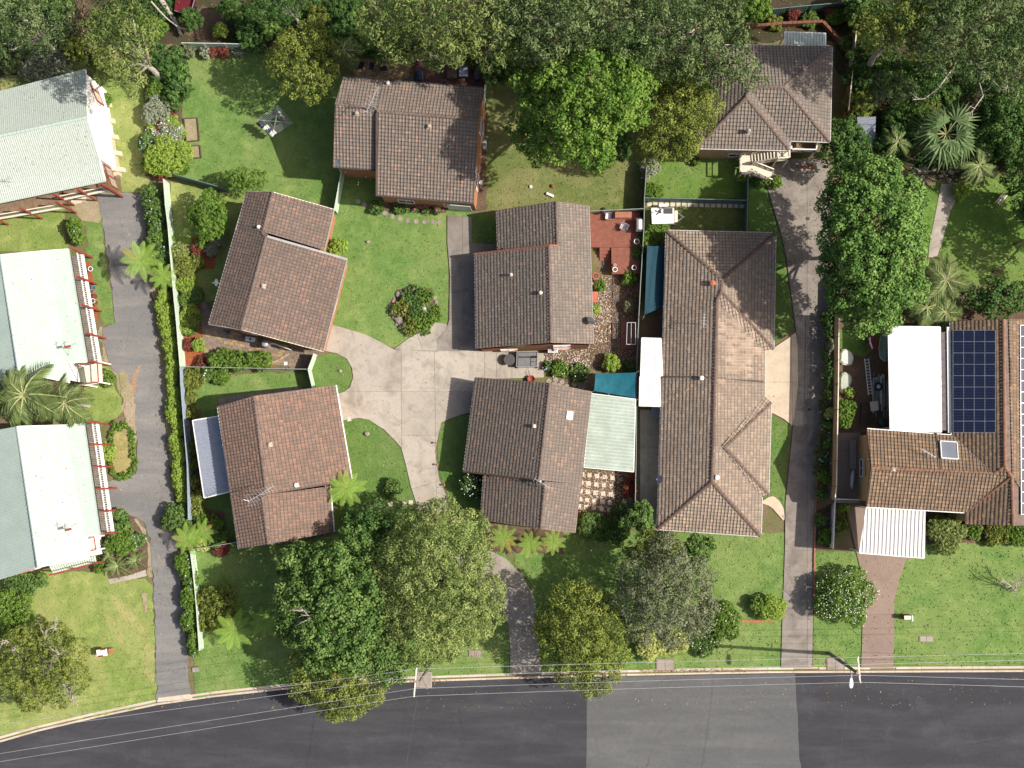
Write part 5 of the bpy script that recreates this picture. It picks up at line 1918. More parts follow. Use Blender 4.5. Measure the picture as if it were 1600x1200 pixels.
def leaf_obj(name, V, tint, mat, parent, kind=None):
 Q = np.arange(len(V)).reshape(-1, 4)
 me = fast_mesh(name, V - np.array(rootloc(parent))[None] if parent is not None else V, Q)
 at = me.attributes.new('tint', 'FLOAT', 'POINT')
 at.data.foreach_set('value', np.ascontiguousarray(tint, dtype=np.float32))
 return add_obj(name, me, mat, parent, kind)


STY = {   # clump radius, leaves per clump, leaf length, leaf width, clump spacing, upward bias, spread of normals, share of paler tint
 'broad': (0.62, 88, 0.27, 0.17, 1.22, 0.25, 0.75, 0.45),
 'fine':  (0.56, 92, 0.21, 0.105, 1.2, 0.2, 0.8, 0.45),
 'gum':   (0.68, 84, 0.35, 0.10, 1.28, 0.1, 0.9, 0.45),
 'small': (0.30, 42, 0.155, 0.10, 1.18, 0.3, 0.8, 0.45),
 'big':   (0.60, 46, 0.45, 0.18, 1.2, 0.4, 0.7, 0.3),
}


def spaced(C, d, g):
 """indices of points at least d apart (greedy, on a grid)"""
 cell = {}
 keep = []
 for i in g.permutation(len(C)):
  k = tuple((C[i] // d).astype(int))
  ok = True
  for a in (-1, 0, 1):
   for b in (-1, 0, 1):
    for c in (-1, 0, 1):
     for q in cell.get((k[0] + a, k[1] + b, k[2] + c), ()):
      if ((C[q] - C[i]) ** 2).sum() < d * d:
       ok = False
       break
  if ok:
   cell.setdefault(k, []).append(i)
   keep.append(i)
 return np.array(keep, int)


def crown_leaves(lobes, style, g, dens=1.0, gap=0.0):
 """domed clumps of leaves set apart over the lobes, thinner leaves inside"""
 rc, nl, ll, lw, sep, upb, spr, new = STY[style]
 small = min(1.0, max(.5, np.mean([max(q[1][0], q[1][1]) for q in lobes]) / 1.2))
 rc = rc * small
 C, Nn = [], []
 for c, rad in lobes:
  rx, ry, rz = rad
  n = int(60 + 16 * (rx * ry + rx * rz + ry * rz) / (rc * rc))
  d = g.normal(size=(n, 3))
  d /= np.linalg.norm(d, axis=1, keepdims=True)
  d = d[d[:, 2] > -0.5]
  k = g.uniform(0.78, 1.08, (len(d), 1))
  C.append(np.array(c)[None] + d * np.array(rad)[None] * k)
  Nn.append(d)
 C, Nn = np.concatenate(C), np.concatenate(Nn)
 keep = np.ones(len(C), bool)
 for c, rad in lobes:
  e = (((C - np.array(c)) / np.array(rad)) ** 2).sum(1)
  keep &= ~(e < 0.5)
 C, Nn = C[keep], Nn[keep]
 if gap:
  q = g.uniform(size=len(C)) > gap
  C, Nn = C[q], Nn[q]
 q = spaced(C, rc * sep / max(.6, dens) ** .5, g)
 C, Nn = C[q], Nn[q]
 m = len(C)
 T = np.clip(g.normal(new, .28, m), 0, 1)
 R = rc * g.uniform(.72, 1.25, m)
 cnt = np.maximum(8, (nl * (R / rc) ** 2 * g.uniform(.8, 1.2, m)).astype(int))
 idx = np.repeat(np.arange(m), cnt)
 N = len(idx)
 o = g.normal(size=(N, 3)) + Nn[idx] * .55 + np.array([0, 0, .45])
 o /= np.linalg.norm(o, axis=1, keepdims=True)
 rr_ = g.uniform(.55, 1.08, (N, 1))
 P = C[idx] + o * rr_ * R[idx][:, None] * np.array([1, 1, .8])
 nrm = o * 1.0 + g.normal(size=(N, 3)) * spr * .6
 nrm[:, 2] += upb
 s = g.uniform(.65, 1.25, N) * (.5 + .5 * small)
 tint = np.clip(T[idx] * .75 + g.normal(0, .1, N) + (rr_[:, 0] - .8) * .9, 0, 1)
 # sparse leaves inside, so that gaps do not show bare air
 F_ = []
 for c, rad in lobes:
  n = int(9 * dens * (rad[0] * rad[1]) / (ll * lw) * .26 * (0.6 if gap else 1.0))
  d = g.normal(size=(n, 3))
  d /= np.linalg.norm(d, axis=1, keepdims=True)
  F_.append(np.array(c)[None] + d * np.array(rad)[None] * g.uniform(.3, .78, (n, 1)))
 F_ = np.concatenate(F_)
 n = len(F_)
 P = np.concatenate([P, F_])
 nrm = np.concatenate([nrm, g.normal(size=(n, 3)) * .5 + np.array([0, 0, .7])])
 s = np.concatenate([s, g.uniform(.9, 1.3, n)])
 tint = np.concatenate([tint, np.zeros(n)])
 V, t = leaf_arrays(P, nrm, ll * s, lw * s * g.uniform(.8, 1.2, len(s)), tint, g)
 return V, t, C


def trunk_and_limbs(base, tips, r0, fork, mat, parent, bend=0.25, extra_twigs=0, seed=1):
 r = random.Random(seed)
 mb = MB()
 base = Vector(base)
 fork = Vector(fork)
 pts, rad = [], []
 for k in range(6):
  t = k / 5
  pts.append(base.lerp(fork, t) + Vector((r.uniform(-1, 1), r.uniform(-1, 1), 0)) * bend * sin(pi * t) * .5)
  rad.append(r0 * (1.35 if k == 0 else 1.0) * (1 - .4 * t))
 mb.tube(pts, rad, 8)
 for tip in tips:
  tip = Vector(tip)
  s = fork.lerp(base, r.uniform(0, .25))
  m = s.lerp(tip, .45) + Vector((r.uniform(-.3, .3), r.uniform(-.3, .3), r.uniform(.1, .5)))
  q = s.lerp(tip, .75) + Vector((r.uniform(-.3, .3), r.uniform(-.3, .3), r.uniform(.0, .4)))
  mb.tube([s, m, q, tip], [r0 * .5, r0 * .34, r0 * .2, r0 * .07], 6)
  for _ in range(2 + extra_twigs):
   e = q.lerp(tip, r.uniform(-.6, .8))
   f = e + Vector((r.uniform(-1, 1), r.uniform(-1, 1), r.uniform(-.1, .9))) * r.uniform(.5, 1.3)
   mb.tube([e, e.lerp(f, .5) + Vector((r.uniform(-.1, .1), r.uniform(-.1, .1), .1)), f], [r0 * .14, r0 * .09, r0 * .03], 5)
 return mb.build('trunk', mat, parent)


_seed = [100]


def tree(name, label, cx, cy, rx, ry, H, leaf, style, nl=9, dens=1.0, gap=0.0, trunk='trunk', group=None, cat='tree', lobes=None, base=None, lobe_r=0.5, twigs=0, flat_=0.42, r0=None, flowers=None, low=0.30):
 """crown centre and half size in photo pixels, H the tree's height"""
 _seed[0] += 1
 g = np.random.default_rng(_seed[0])
 r = random.Random(_seed[0])
 zc = H * (low + 1) / 2
 c = W(cx, cy, zc)
 s = MP(zc)
 RX, RY, RZ = rx * s, ry * s, H * (1 - low) / 2
 b = Vector((c.x, c.y, 0)) if base is None else W(*base)
 t = thing(name, label, cat, (b.x, b.y, 0), group)
 LB = []
 if lobes:
  for (lx, ly, lr, lz) in lobes:
   p = W(lx, ly, H * lz)
   q = lr * MP(H * lz)
   LB.append(((p.x, p.y, H * lz - q * flat_), (q, q * r.uniform(.85, 1.1), max(.3, q * r.uniform(.65, .85)))))
 else:
  k0 = r.uniform(0, 6.28)
  for i in range(nl):
   f = math.sqrt((i + .35) / nl)
   an = k0 + i * 2.39996 + r.uniform(-.25, .25)
   lr = lobe_r * r.uniform(.6, 1.25) * (1.08 - .35 * f)
   px = cos(an) * f * (1 - lr * .78)
   py = sin(an) * f * (1 - lr * .78)
   pz = (1 - f * f * .8) * (1 - .45) - .1 + r.uniform(-.16, .16)
   m = min(RX, RY)
   LB.append(((c.x + px * RX, c.y + py * RY, zc + RZ * pz * .75), (lr * (m + RX) / 2, lr * (m + RY) / 2, max(.35, min(RZ * .62, lr * m * r.uniform(.65, .9))))))
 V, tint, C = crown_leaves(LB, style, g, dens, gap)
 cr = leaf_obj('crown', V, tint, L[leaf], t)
 tips = [(q[0][0], q[0][1], q[0][2] - q[1][2] * .1) for q in LB]
 trunk_and_limbs((b.x, b.y, -.05), tips[:4] if low < .1 else tips, r0 or 0.018 * H + .03, (b.x + (c.x - b.x) * .5, b.y + (c.y - b.y) * .5, H * .36), M[trunk], t, seed=_seed[0], extra_twigs=twigs)
 if flowers:
  fm, fn, fs = flowers
  k = C[g.integers(0, len(C), fn)] + g.normal(size=(fn, 3)) * .18 + np.array([0, 0, .3])
  Vf, tf = leaf_arrays(np.repeat(k, 2, 0), g.normal(size=(fn * 2, 3)) * .5 + np.array([0, 0, 1]), np.full(fn * 2, fs), np.full(fn * 2, fs), np.zeros(fn * 2), g)
  leaf_obj('flower', Vf, tf, L[fm], t, 'stuff')
 return t


def shrub(label, cx, cy, r_, H, leaf, style='small', name='shrub', ry=None, flowers=None, group=None, dens=1.0, cat='shrub', nl=8, gap=0.0):
 e = elev(cx, cy)
 CZ[0] = DZ - e
 t = tree(name, label, cx, cy, r_, ry or r_, H, leaf, style, nl, dens, gap, 'trunk_brown', group, cat, lobe_r=0.5, low=0.05, r0=0.03 + .01 * H, flowers=flowers)
 CZ[0] = DZ
 t.location.z += e
 return t


def bare_branches(parent, pts, mat, rad=0.05, n=14, spread=1.0, seed=1, name='branch'):
 """leafless boughs standing out of a crown: pts [(px,py,z)...]"""
 r = random.Random(seed)
 mb = MB()
 P = [W(*p) for p in pts]
 mb.tube(P, [rad * (1 - .75 * i / (len(P) - 1)) for i in range(len(P))], 6)
 for _ in range(n):
  i = r.randrange(max(1, len(P) // 3), len(P))
  s = P[i - 1].lerp(P[i], r.random())
  d = (P[i] - P[i - 1]).normalized()
  e = s + (d * r.uniform(.2, 1) + Vector((r.uniform(-1, 1), r.uniform(-1, 1), r.uniform(-.3, .6)))) * spread * r.uniform(.4, 1.0)
  m = s.lerp(e, .5) + Vector((r.uniform(-.2, .2), r.uniform(-.2, .2), .05)) * spread
  mb.tube([s, m, e], [rad * .42, rad * .28, rad * .1], 5)
  f = e + Vector((r.uniform(-.6, .6), r.uniform(-.6, .6), .1)) * spread
  mb.tube([m, m.lerp(f, .6), f], [rad * .22, rad * .16, rad * .07], 4)
 return mb.build(name, M[mat], parent)


# --- large trees, one by one
GUMS = 'eucalyptus trees along the back boundary'
tree('gum_tree', 'tall grey green gum tree at the top corner above the garden steps', 40, 40, 85, 62, 13, 'gum_grey', 'gum', 10, 0.95, 0.1, 'trunk_pale', GUMS, low=.35)
tree('gum_tree', 'olive gum tree overhanging the end of the back fence', 196, 68, 62, 92, 16, 'gum', 'gum', 9, 1.0, 0.1, 'trunk_pale', GUMS, low=.35)
t = tree('gum_tree', 'yellowish gum tree spreading over the top of the north house deck', 690, 40, 112, 56, 16, 'gum', 'gum', 0, 1.05, 0.12, 'trunk_pale', GUMS, lobes=[(590, 30, 30, .8), (630, 55, 36, .78), (655, 10, 42, .9), (700, 40, 44, .95), (745, 20, 44, .9), (770, 60, 36, .85), (690, 84, 24, .72), (715, 66, 24, .8), (610, 78, 20, .7), (780, -10, 40, .85)], base=(700, 35))
bare_branches(t, [(606, 40, 6), (590, 30, 9), (588, 10, 11), (594, -10, 12)], 'trunk_pale', .09, 10, 1.2, 3)
bare_branches(t, [(672, 40, 7), (668, 58, 9.5), (680, 54, 10.5), (690, 55, 11)], 'trunk_pale', .09, 8, .9, 4)
t = tree('gum_tree', 'large grey gum tree between the north house and the bright green tree', 850, 45, 75, 62, 17, 'gum_grey', 'gum', 0, 1.1, 0.1, 'trunk_pale', GUMS, lobes=[(805, 20, 40, .85), (850, 0, 42, .9), (820, 62, 34, .78), (865, 50, 40, .9), (905, 20, 42, .95), (900, 58, 28, .8), (845, 92, 24, .68)], base=(868, 40))
bare_branches(t, [(890, 45, 8), (905, 58, 10), (930, 50, 11), (945, 42, 12)], 'trunk_pale', .08, 8, 1.0, 9)
t = tree('gum_tree', 'tall blue grey gum tree leaning over the roof of the two storey house', 1060, 60, 120, 80, 17, 'gum_grey', 'gum', 0, 1.05, 0.1, 'trunk_pale', GUMS, lobes=[(960, 20, 42, .88), (1000, 50, 44, .92), (1040, 10, 46, .95), (1085, 45, 46, .95), (1120, 20, 42, .9), (1135, 65, 34, .85), (1060, 85, 32, .8), (1105, 92, 30, .78), (1150, 95, 26, .76), (1120, 118, 20, .7), (1180, 120, 14, .66), (1025, 100, 22, .7)], base=(1080, 50))
bare_branches(t, [(1100, 80, 8), (1130, 105, 9.3), (1150, 122, 9.6), (1166, 134, 9.8)], 'trunk_brown', .12, 5, .7, 12)
tree('gum_tree', 'dull green gum tree filling the woods east of the paling fence', 1400, 45, 62, 52, 18, 'olive', 'gum', 8, .95, .15, 'trunk_pale', GUMS, low=.4)
t = tree('gum_tree', 'big gum tree with long dead boughs above the fan palm', 1510, 50, 105, 70, 18, 'gum_grey', 'gum', 0, .95, .14, 'trunk_brown', GUMS, lobes=[(1440, 20, 36, .85), (1480, 62, 38, .9), (1530, 20, 44, .95), (1570, 55, 46, .92), (1540, 95, 30, .8), (1595, 110, 34, .8), (1610, 30, 50, .9), (1450, 75, 24, .75), (1490, -5, 40, .9)], base=(1475, 120))
for k, pts in enumerate(([(1475, 120, 1), (1500, 92, 7), (1515, 76, 10), (1530, 60, 12)], [(1490, 105, 5), (1466, 138, 8), (1445, 154, 9.5), (1426, 156, 10)], [(1500, 90, 8), (1478, 82, 10.5), (1452, 78, 11.2), (1425, 82, 11.5)], [(1510, 85, 7), (1535, 110, 9), (1560, 135, 9.8), (1590, 138, 10)], [(1480, 42, 11), (1455, 44, 12.4), (1432, 52, 12.6), (1420, 56, 12.5)], [(1558, 28, 11), (1570, 34, 12.5), (1580, 28, 13)], [(1530, 130, 8), (1536, 150, 8.8), (1522, 170, 9), (1515, 178, 9)], [(1565, 105, 9), (1572, 120, 9.6), (1575, 140, 9.8)])):
 bare_branches(t, pts, 'trunk_brown' if k == 0 else 'trunk_pale', .24 if k == 0 else .075, 4 if k == 0 else 7, .8, 20 + k)
tree('gum_tree', 'low spreading gum tree over the small grey shed', 1385, 140, 48, 26, 8, 'gum_grey', 'gum', 6, .9, .12, 'trunk_pale', GUMS, low=.5)
tree('gum_tree', 'dark scrubby tree at the very top between the red trailer and the round olive tree', 450, 8, 78, 30, 9, 'deep', 'fine', 7, .8, .25, 'trunk_pale', GUMS, low=.4)

tree('broadleaf_tree', 'bright green broad tree on the back lawn beside the gum trees', 905, 168, 106, 92, 18, 'bright', 'broad', 0, 1.1, 0.05, lobes=[(835, 130, 30, .7), (875, 130, 36, .8), (925, 120, 36, .85), (970, 120, 36, .85), (995, 135, 24, .72), (850, 175, 34, .75), (900, 175, 40, .92), (950, 165, 40, .9), (985, 165, 30, .75), (830, 212, 24, .6), (880, 215, 36, .8), (925, 215, 34, .8), (935, 240, 22, .62), (815, 190, 18, .55), (838, 240, 16, .5)])
tree('broadleaf_tree', 'grey topped tree wedged between the bright tree and the olive tree', 985, 105, 36, 26, 14, 'greyleaf', 'broad', 5, .9, .1)
tree('olive_tree', 'olive brown tree beside the hipped roof of the two storey house', 1058, 178, 60, 70, 11, 'olive', 'fine', 0, 1.05, 0.03, lobes=[(1040, 130, 26, .8), (1075, 145, 32, .9), (1100, 165, 24, .75), (1045, 175, 32, .92), (1085, 190, 28, .85), (1030, 215, 28, .75), (1065, 220, 26, .75), (1015, 235, 18, .55), (1088, 128, 20, .7)])
tree('round_tree', 'round olive green tree standing alone on the back lawn corner', 475, 100, 64, 68, 8.5, 'olive', 'fine', 12, 1.1, 0.02, lobe_r=.45)
tree('lychee_tree', 'large dark glossy broadleaf tree between the east lane and the curved path', 1365, 382, 84, 126, 13, 'mid', 'broad', 0, 1.5, 0.0, lobes=[(1330, 285, 32, .75), (1375, 282, 36, .85), (1410, 310, 34, .8), (1310, 320, 26, .65), (1350, 325, 42, .95), (1395, 355, 42, .97), (1325, 370, 36, .82), (1425, 365, 26, .7), (1360, 400, 44, 1.0), (1410, 410, 36, .88), (1315, 415, 28, .68), (1335, 450, 34, .8), (1380, 450, 40, .92), (1420, 450, 24, .7), (1345, 490, 26, .65), (1385, 490, 24, .62)])
tree('broadleaf_tree', 'dark shrubby tree against the east corner of the two storey house', 1318, 228, 38, 46, 5.5, 'deep', 'broad', 8, 1.1, .02)
tree('broadleaf_tree', 'dark broadleaf tree behind the solar panel roof', 1558, 468, 52, 36, 6.5, 'deep', 'broad', 8, 1.1, .02)
tree('broadleaf_tree', 'leafy green tree at the edge of the lush yard below the dead boughs', 1578, 200, 52, 58, 7, 'deep', 'broad', 8, .9, .12)
tree('broadleaf_tree', 'broad tree just beyond the picture edge shading the lush yard', 1690, 360, 62, 85, 9, 'deep', 'broad', 9, .8, .05)
tree('broadleaf_tree', 'lower dark tree on the shaded side of the lush yard', 1605, 290, 36, 60, 6, 'deep', 'broad', 7, .9, .1)
t = tree('broadleaf_tree', 'large dark broadleaf tree at the front with bare grey twigs in its crown', 525, 940, 100, 112, 9.5, 'dark', 'broad', 0, 1.15, 0.04, lobes=[(470, 885, 32, .75), (510, 890, 34, .85), (550, 860, 30, .7), (470, 930, 36, .85), (515, 935, 42, 1.0), (560, 925, 34, .85), (465, 975, 32, .78), (505, 985, 40, .95), (550, 980, 38, .92), (500, 1022, 28, .72), (545, 1022, 32, .78), (590, 1020, 30, .7), (610, 1045, 22, .58), (575, 960, 24, .75)], twigs=0)
bare_branches(t, [(510, 970, 6), (498, 958, 8.6), (482, 962, 9.5), (472, 952, 9.8)], 'trunk_pale', .07, 26, .9, 31)
tree('broadleaf_tree', 'dark leafy tree between the red tiled house and the yellow green tree', 580, 828, 56, 42, 6, 'deep', 'broad', 7, .95, .08)
tree('yellowgreen_tree', 'wide pale yellow green tree in front of the courtyard entry', 685, 912, 104, 114, 9.5, 'yellowgreen', 'fine', 0, 1.0, 0.06, lobes=[(650, 825, 30, .7), (690, 815, 34, .78), (730, 835, 30, .72), (630, 865, 34, .8), (675, 865, 42, .95), (720, 870, 40, .92), (745, 880, 22, .65), (620, 910, 34, .82), (665, 915, 44, 1.0), (715, 925, 44, .98), (755, 930, 30, .75), (635, 960, 34, .82), (680, 970, 42, .92), (730, 970, 34, .8), (660, 1005, 32, .75), (700, 1005, 26, .65), (620, 985, 22, .65), (765, 955, 20, .6)], twigs=1)
tree('bottlebrush_tree', 'olive tree overhanging the kerb below the dark front tree', 525, 1070, 70, 50, 6.5, 'olive', 'fine', 0, 1.05, 0.03, lobes=[(480, 1040, 26, .8), (520, 1045, 30, .9), (560, 1060, 28, .85), (480, 1075, 26, .8), (525, 1085, 34, .95), (575, 1080, 22, .75), (515, 1108, 18, .65), (550, 1100, 20, .7)])
tree('bottlebrush_tree', 'olive green tree overhanging the kerb beside the lower driveway', 912, 1000, 70, 82, 7.5, 'olive', 'fine', 0, 1.1, 0.03, lobes=[(890, 945, 30, .8), (930, 950, 28, .78), (865, 975, 28, .75), (905, 985, 38, .98), (950, 985, 30, .8), (870, 1010, 28, .75), (915, 1020, 36, .95), (955, 1020, 26, .75), (895, 1050, 26, .72), (935, 1055, 28, .75), (920, 1074, 14, .6)])
tree('grey_tree', 'grey leaved tree on the front lawn between the two houses', 1038, 925, 76, 86, 8.5, 'greyleaf', 'fine', 0, 1.0, 0.05, lobes=[(1040, 870, 28, .8), (1000, 900, 28, .78), (1045, 905, 36, .95), (1085, 905, 26, .78), (995, 940, 30, .82), (1040, 945, 40, 1.0), (1085, 945, 32, .85), (1010, 975, 28, .78), (1055, 985, 28, .78), (1095, 970, 20, .68)])
tree('olive_tree', 'olive tree tucked between the grey tree and the tiled duplex corner', 1018, 862, 46, 36, 7, 'olive', 'fine', 6, 1.0, .05)
tree('broadleaf_tree', 'dark green tree at the gap between the skylight house and the duplex', 1000, 812, 30, 28, 4.5, 'dark', 'broad', 5, 1.0, .03)
tree('broadleaf_tree', 'dark green tree beside the south wall of the duplex', 1092, 862, 26, 34, 4.2, 'dark', 'broad', 5, 1.0, .03)
tree('garden_tree', 'leafy tree beside the north west corner of the western brown house', 328, 338, 36, 44, 4.2, 'bright', 'small', 8, 1.0, .03)
tree('garden_tree', 'airy light green tree leaning over the western roof corner', 385, 282, 42, 24, 4.0, 'bright', 'small', 7, .7, .3)
t = tree('flowering_tree', 'half bare tree with yellowing leaves on the corner front lawn', 62, 1040, 74, 78, 5.5, 'olive', 'small', 0, .7, 0.3, 'trunk_pale', lobes=[(30, 1010, 30, .8), (75, 1000, 30, .8), (110, 1020, 24, .7), (20, 1050, 34, .85), (70, 1045, 36, .9), (115, 1060, 22, .65), (45, 1085, 26, .7), (90, 1085, 20, .6)], twigs=3)
for k, pts in enumerate(([(60, 1040, .5), (68, 1010, 3.5), (72, 985, 5), (90, 975, 5.6)], [(60, 1040, 1), (90, 1055, 3.6), (105, 1080, 4.6), (118, 1095, 5)], [(55, 1040, 1), (30, 1020, 4), (10, 1000, 5)], [(60, 1045, 1), (85, 1030, 4), (100, 1015, 5.4)])):
 bare_branches(t, pts, 'trunk_pale', .1, 26, 1.0, 40 + k)
shrub('dense green shrub at the picture edge on the corner front lawn', 18, 958, 38, 2.6, 'bright', 'small', ry=38, dens=1.0)
shrub('mixed dark shrub below the southern cottage', 40, 912, 44, 2.0, 'dark', 'small', ry=18, dens=1.0)
t = shrub('round shrub with many white flowers between the two eastern driveways', 1323, 932, 48, 2.8, 'bright', 'small', ry=46, flowers=('wflower', 420, .09), dens=1.0, nl=9)
t = thing('dead_shrub', 'brown leafless shrub in the woods above the northern cottage', 'shrub', W(128, 45))
bare_branches(t, [(128, 62, .2), (128, 48, 2.5), (130, 30, 4), (132, 15, 4.6)], 'trunk_brown', .14, 90, 1.7, 5, 'branch')
t = thing('bare_tree', 'small leafless tree on the eastern front lawn', 'tree', W(1588, 924))
for k, pts in enumerate(([(1587, 924, 0), (1588, 915, 1.4), (1586, 900, 2.6)], [(1587, 922, .3), (1597, 905, 2.0), (1604, 890, 2.6)], [(1587, 922, .3), (1575, 912, 1.6), (1566, 905, 2.0)])):
 bare_branches(t, pts, 'trunk_pale', .055, 22, .75, 60 + k)

# dark understorey along the back, plant by plant
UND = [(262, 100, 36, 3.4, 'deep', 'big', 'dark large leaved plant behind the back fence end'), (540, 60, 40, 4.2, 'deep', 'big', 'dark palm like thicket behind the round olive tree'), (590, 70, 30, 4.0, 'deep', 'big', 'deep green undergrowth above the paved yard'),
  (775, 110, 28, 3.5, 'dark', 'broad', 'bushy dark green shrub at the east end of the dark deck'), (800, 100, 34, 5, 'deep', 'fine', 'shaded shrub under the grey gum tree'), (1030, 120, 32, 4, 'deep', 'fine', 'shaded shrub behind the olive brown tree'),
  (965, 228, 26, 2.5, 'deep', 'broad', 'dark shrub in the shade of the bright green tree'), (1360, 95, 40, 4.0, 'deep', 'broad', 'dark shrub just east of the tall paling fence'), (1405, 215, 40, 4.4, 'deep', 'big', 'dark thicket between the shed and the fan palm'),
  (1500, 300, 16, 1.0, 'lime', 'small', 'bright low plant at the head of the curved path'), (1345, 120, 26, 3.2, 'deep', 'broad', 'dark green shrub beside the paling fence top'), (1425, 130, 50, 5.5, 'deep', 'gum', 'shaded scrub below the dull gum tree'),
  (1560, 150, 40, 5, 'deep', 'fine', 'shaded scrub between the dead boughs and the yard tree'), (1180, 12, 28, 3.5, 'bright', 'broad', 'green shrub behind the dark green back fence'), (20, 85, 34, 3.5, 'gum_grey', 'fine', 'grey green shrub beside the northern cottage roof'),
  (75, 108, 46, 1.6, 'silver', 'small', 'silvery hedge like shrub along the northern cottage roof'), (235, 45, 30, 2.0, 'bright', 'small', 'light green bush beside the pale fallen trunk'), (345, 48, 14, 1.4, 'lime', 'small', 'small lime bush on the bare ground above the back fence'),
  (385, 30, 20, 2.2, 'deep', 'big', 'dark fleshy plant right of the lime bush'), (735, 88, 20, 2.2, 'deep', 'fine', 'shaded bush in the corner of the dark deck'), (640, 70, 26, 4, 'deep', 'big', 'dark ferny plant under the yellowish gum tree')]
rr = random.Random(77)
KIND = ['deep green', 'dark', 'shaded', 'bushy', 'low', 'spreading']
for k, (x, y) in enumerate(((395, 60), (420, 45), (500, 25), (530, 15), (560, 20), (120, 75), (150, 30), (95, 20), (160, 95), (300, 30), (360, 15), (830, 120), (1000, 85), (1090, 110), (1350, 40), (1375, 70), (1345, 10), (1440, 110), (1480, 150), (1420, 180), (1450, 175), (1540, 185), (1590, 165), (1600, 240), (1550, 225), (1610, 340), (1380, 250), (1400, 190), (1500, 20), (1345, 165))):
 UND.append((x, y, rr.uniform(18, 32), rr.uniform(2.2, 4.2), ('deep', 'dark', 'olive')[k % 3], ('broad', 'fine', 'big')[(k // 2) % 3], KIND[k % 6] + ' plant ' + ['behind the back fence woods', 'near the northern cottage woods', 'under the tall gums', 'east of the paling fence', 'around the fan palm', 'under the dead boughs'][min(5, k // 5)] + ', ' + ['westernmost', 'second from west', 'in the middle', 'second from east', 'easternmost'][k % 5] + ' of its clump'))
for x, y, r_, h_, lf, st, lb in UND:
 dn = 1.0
 shrub(lb, x, y, r_, h_, lf, st, name='understorey_shrub' if h_ > 2 else 'shrub', ry=r_ * .85, dens=dn)

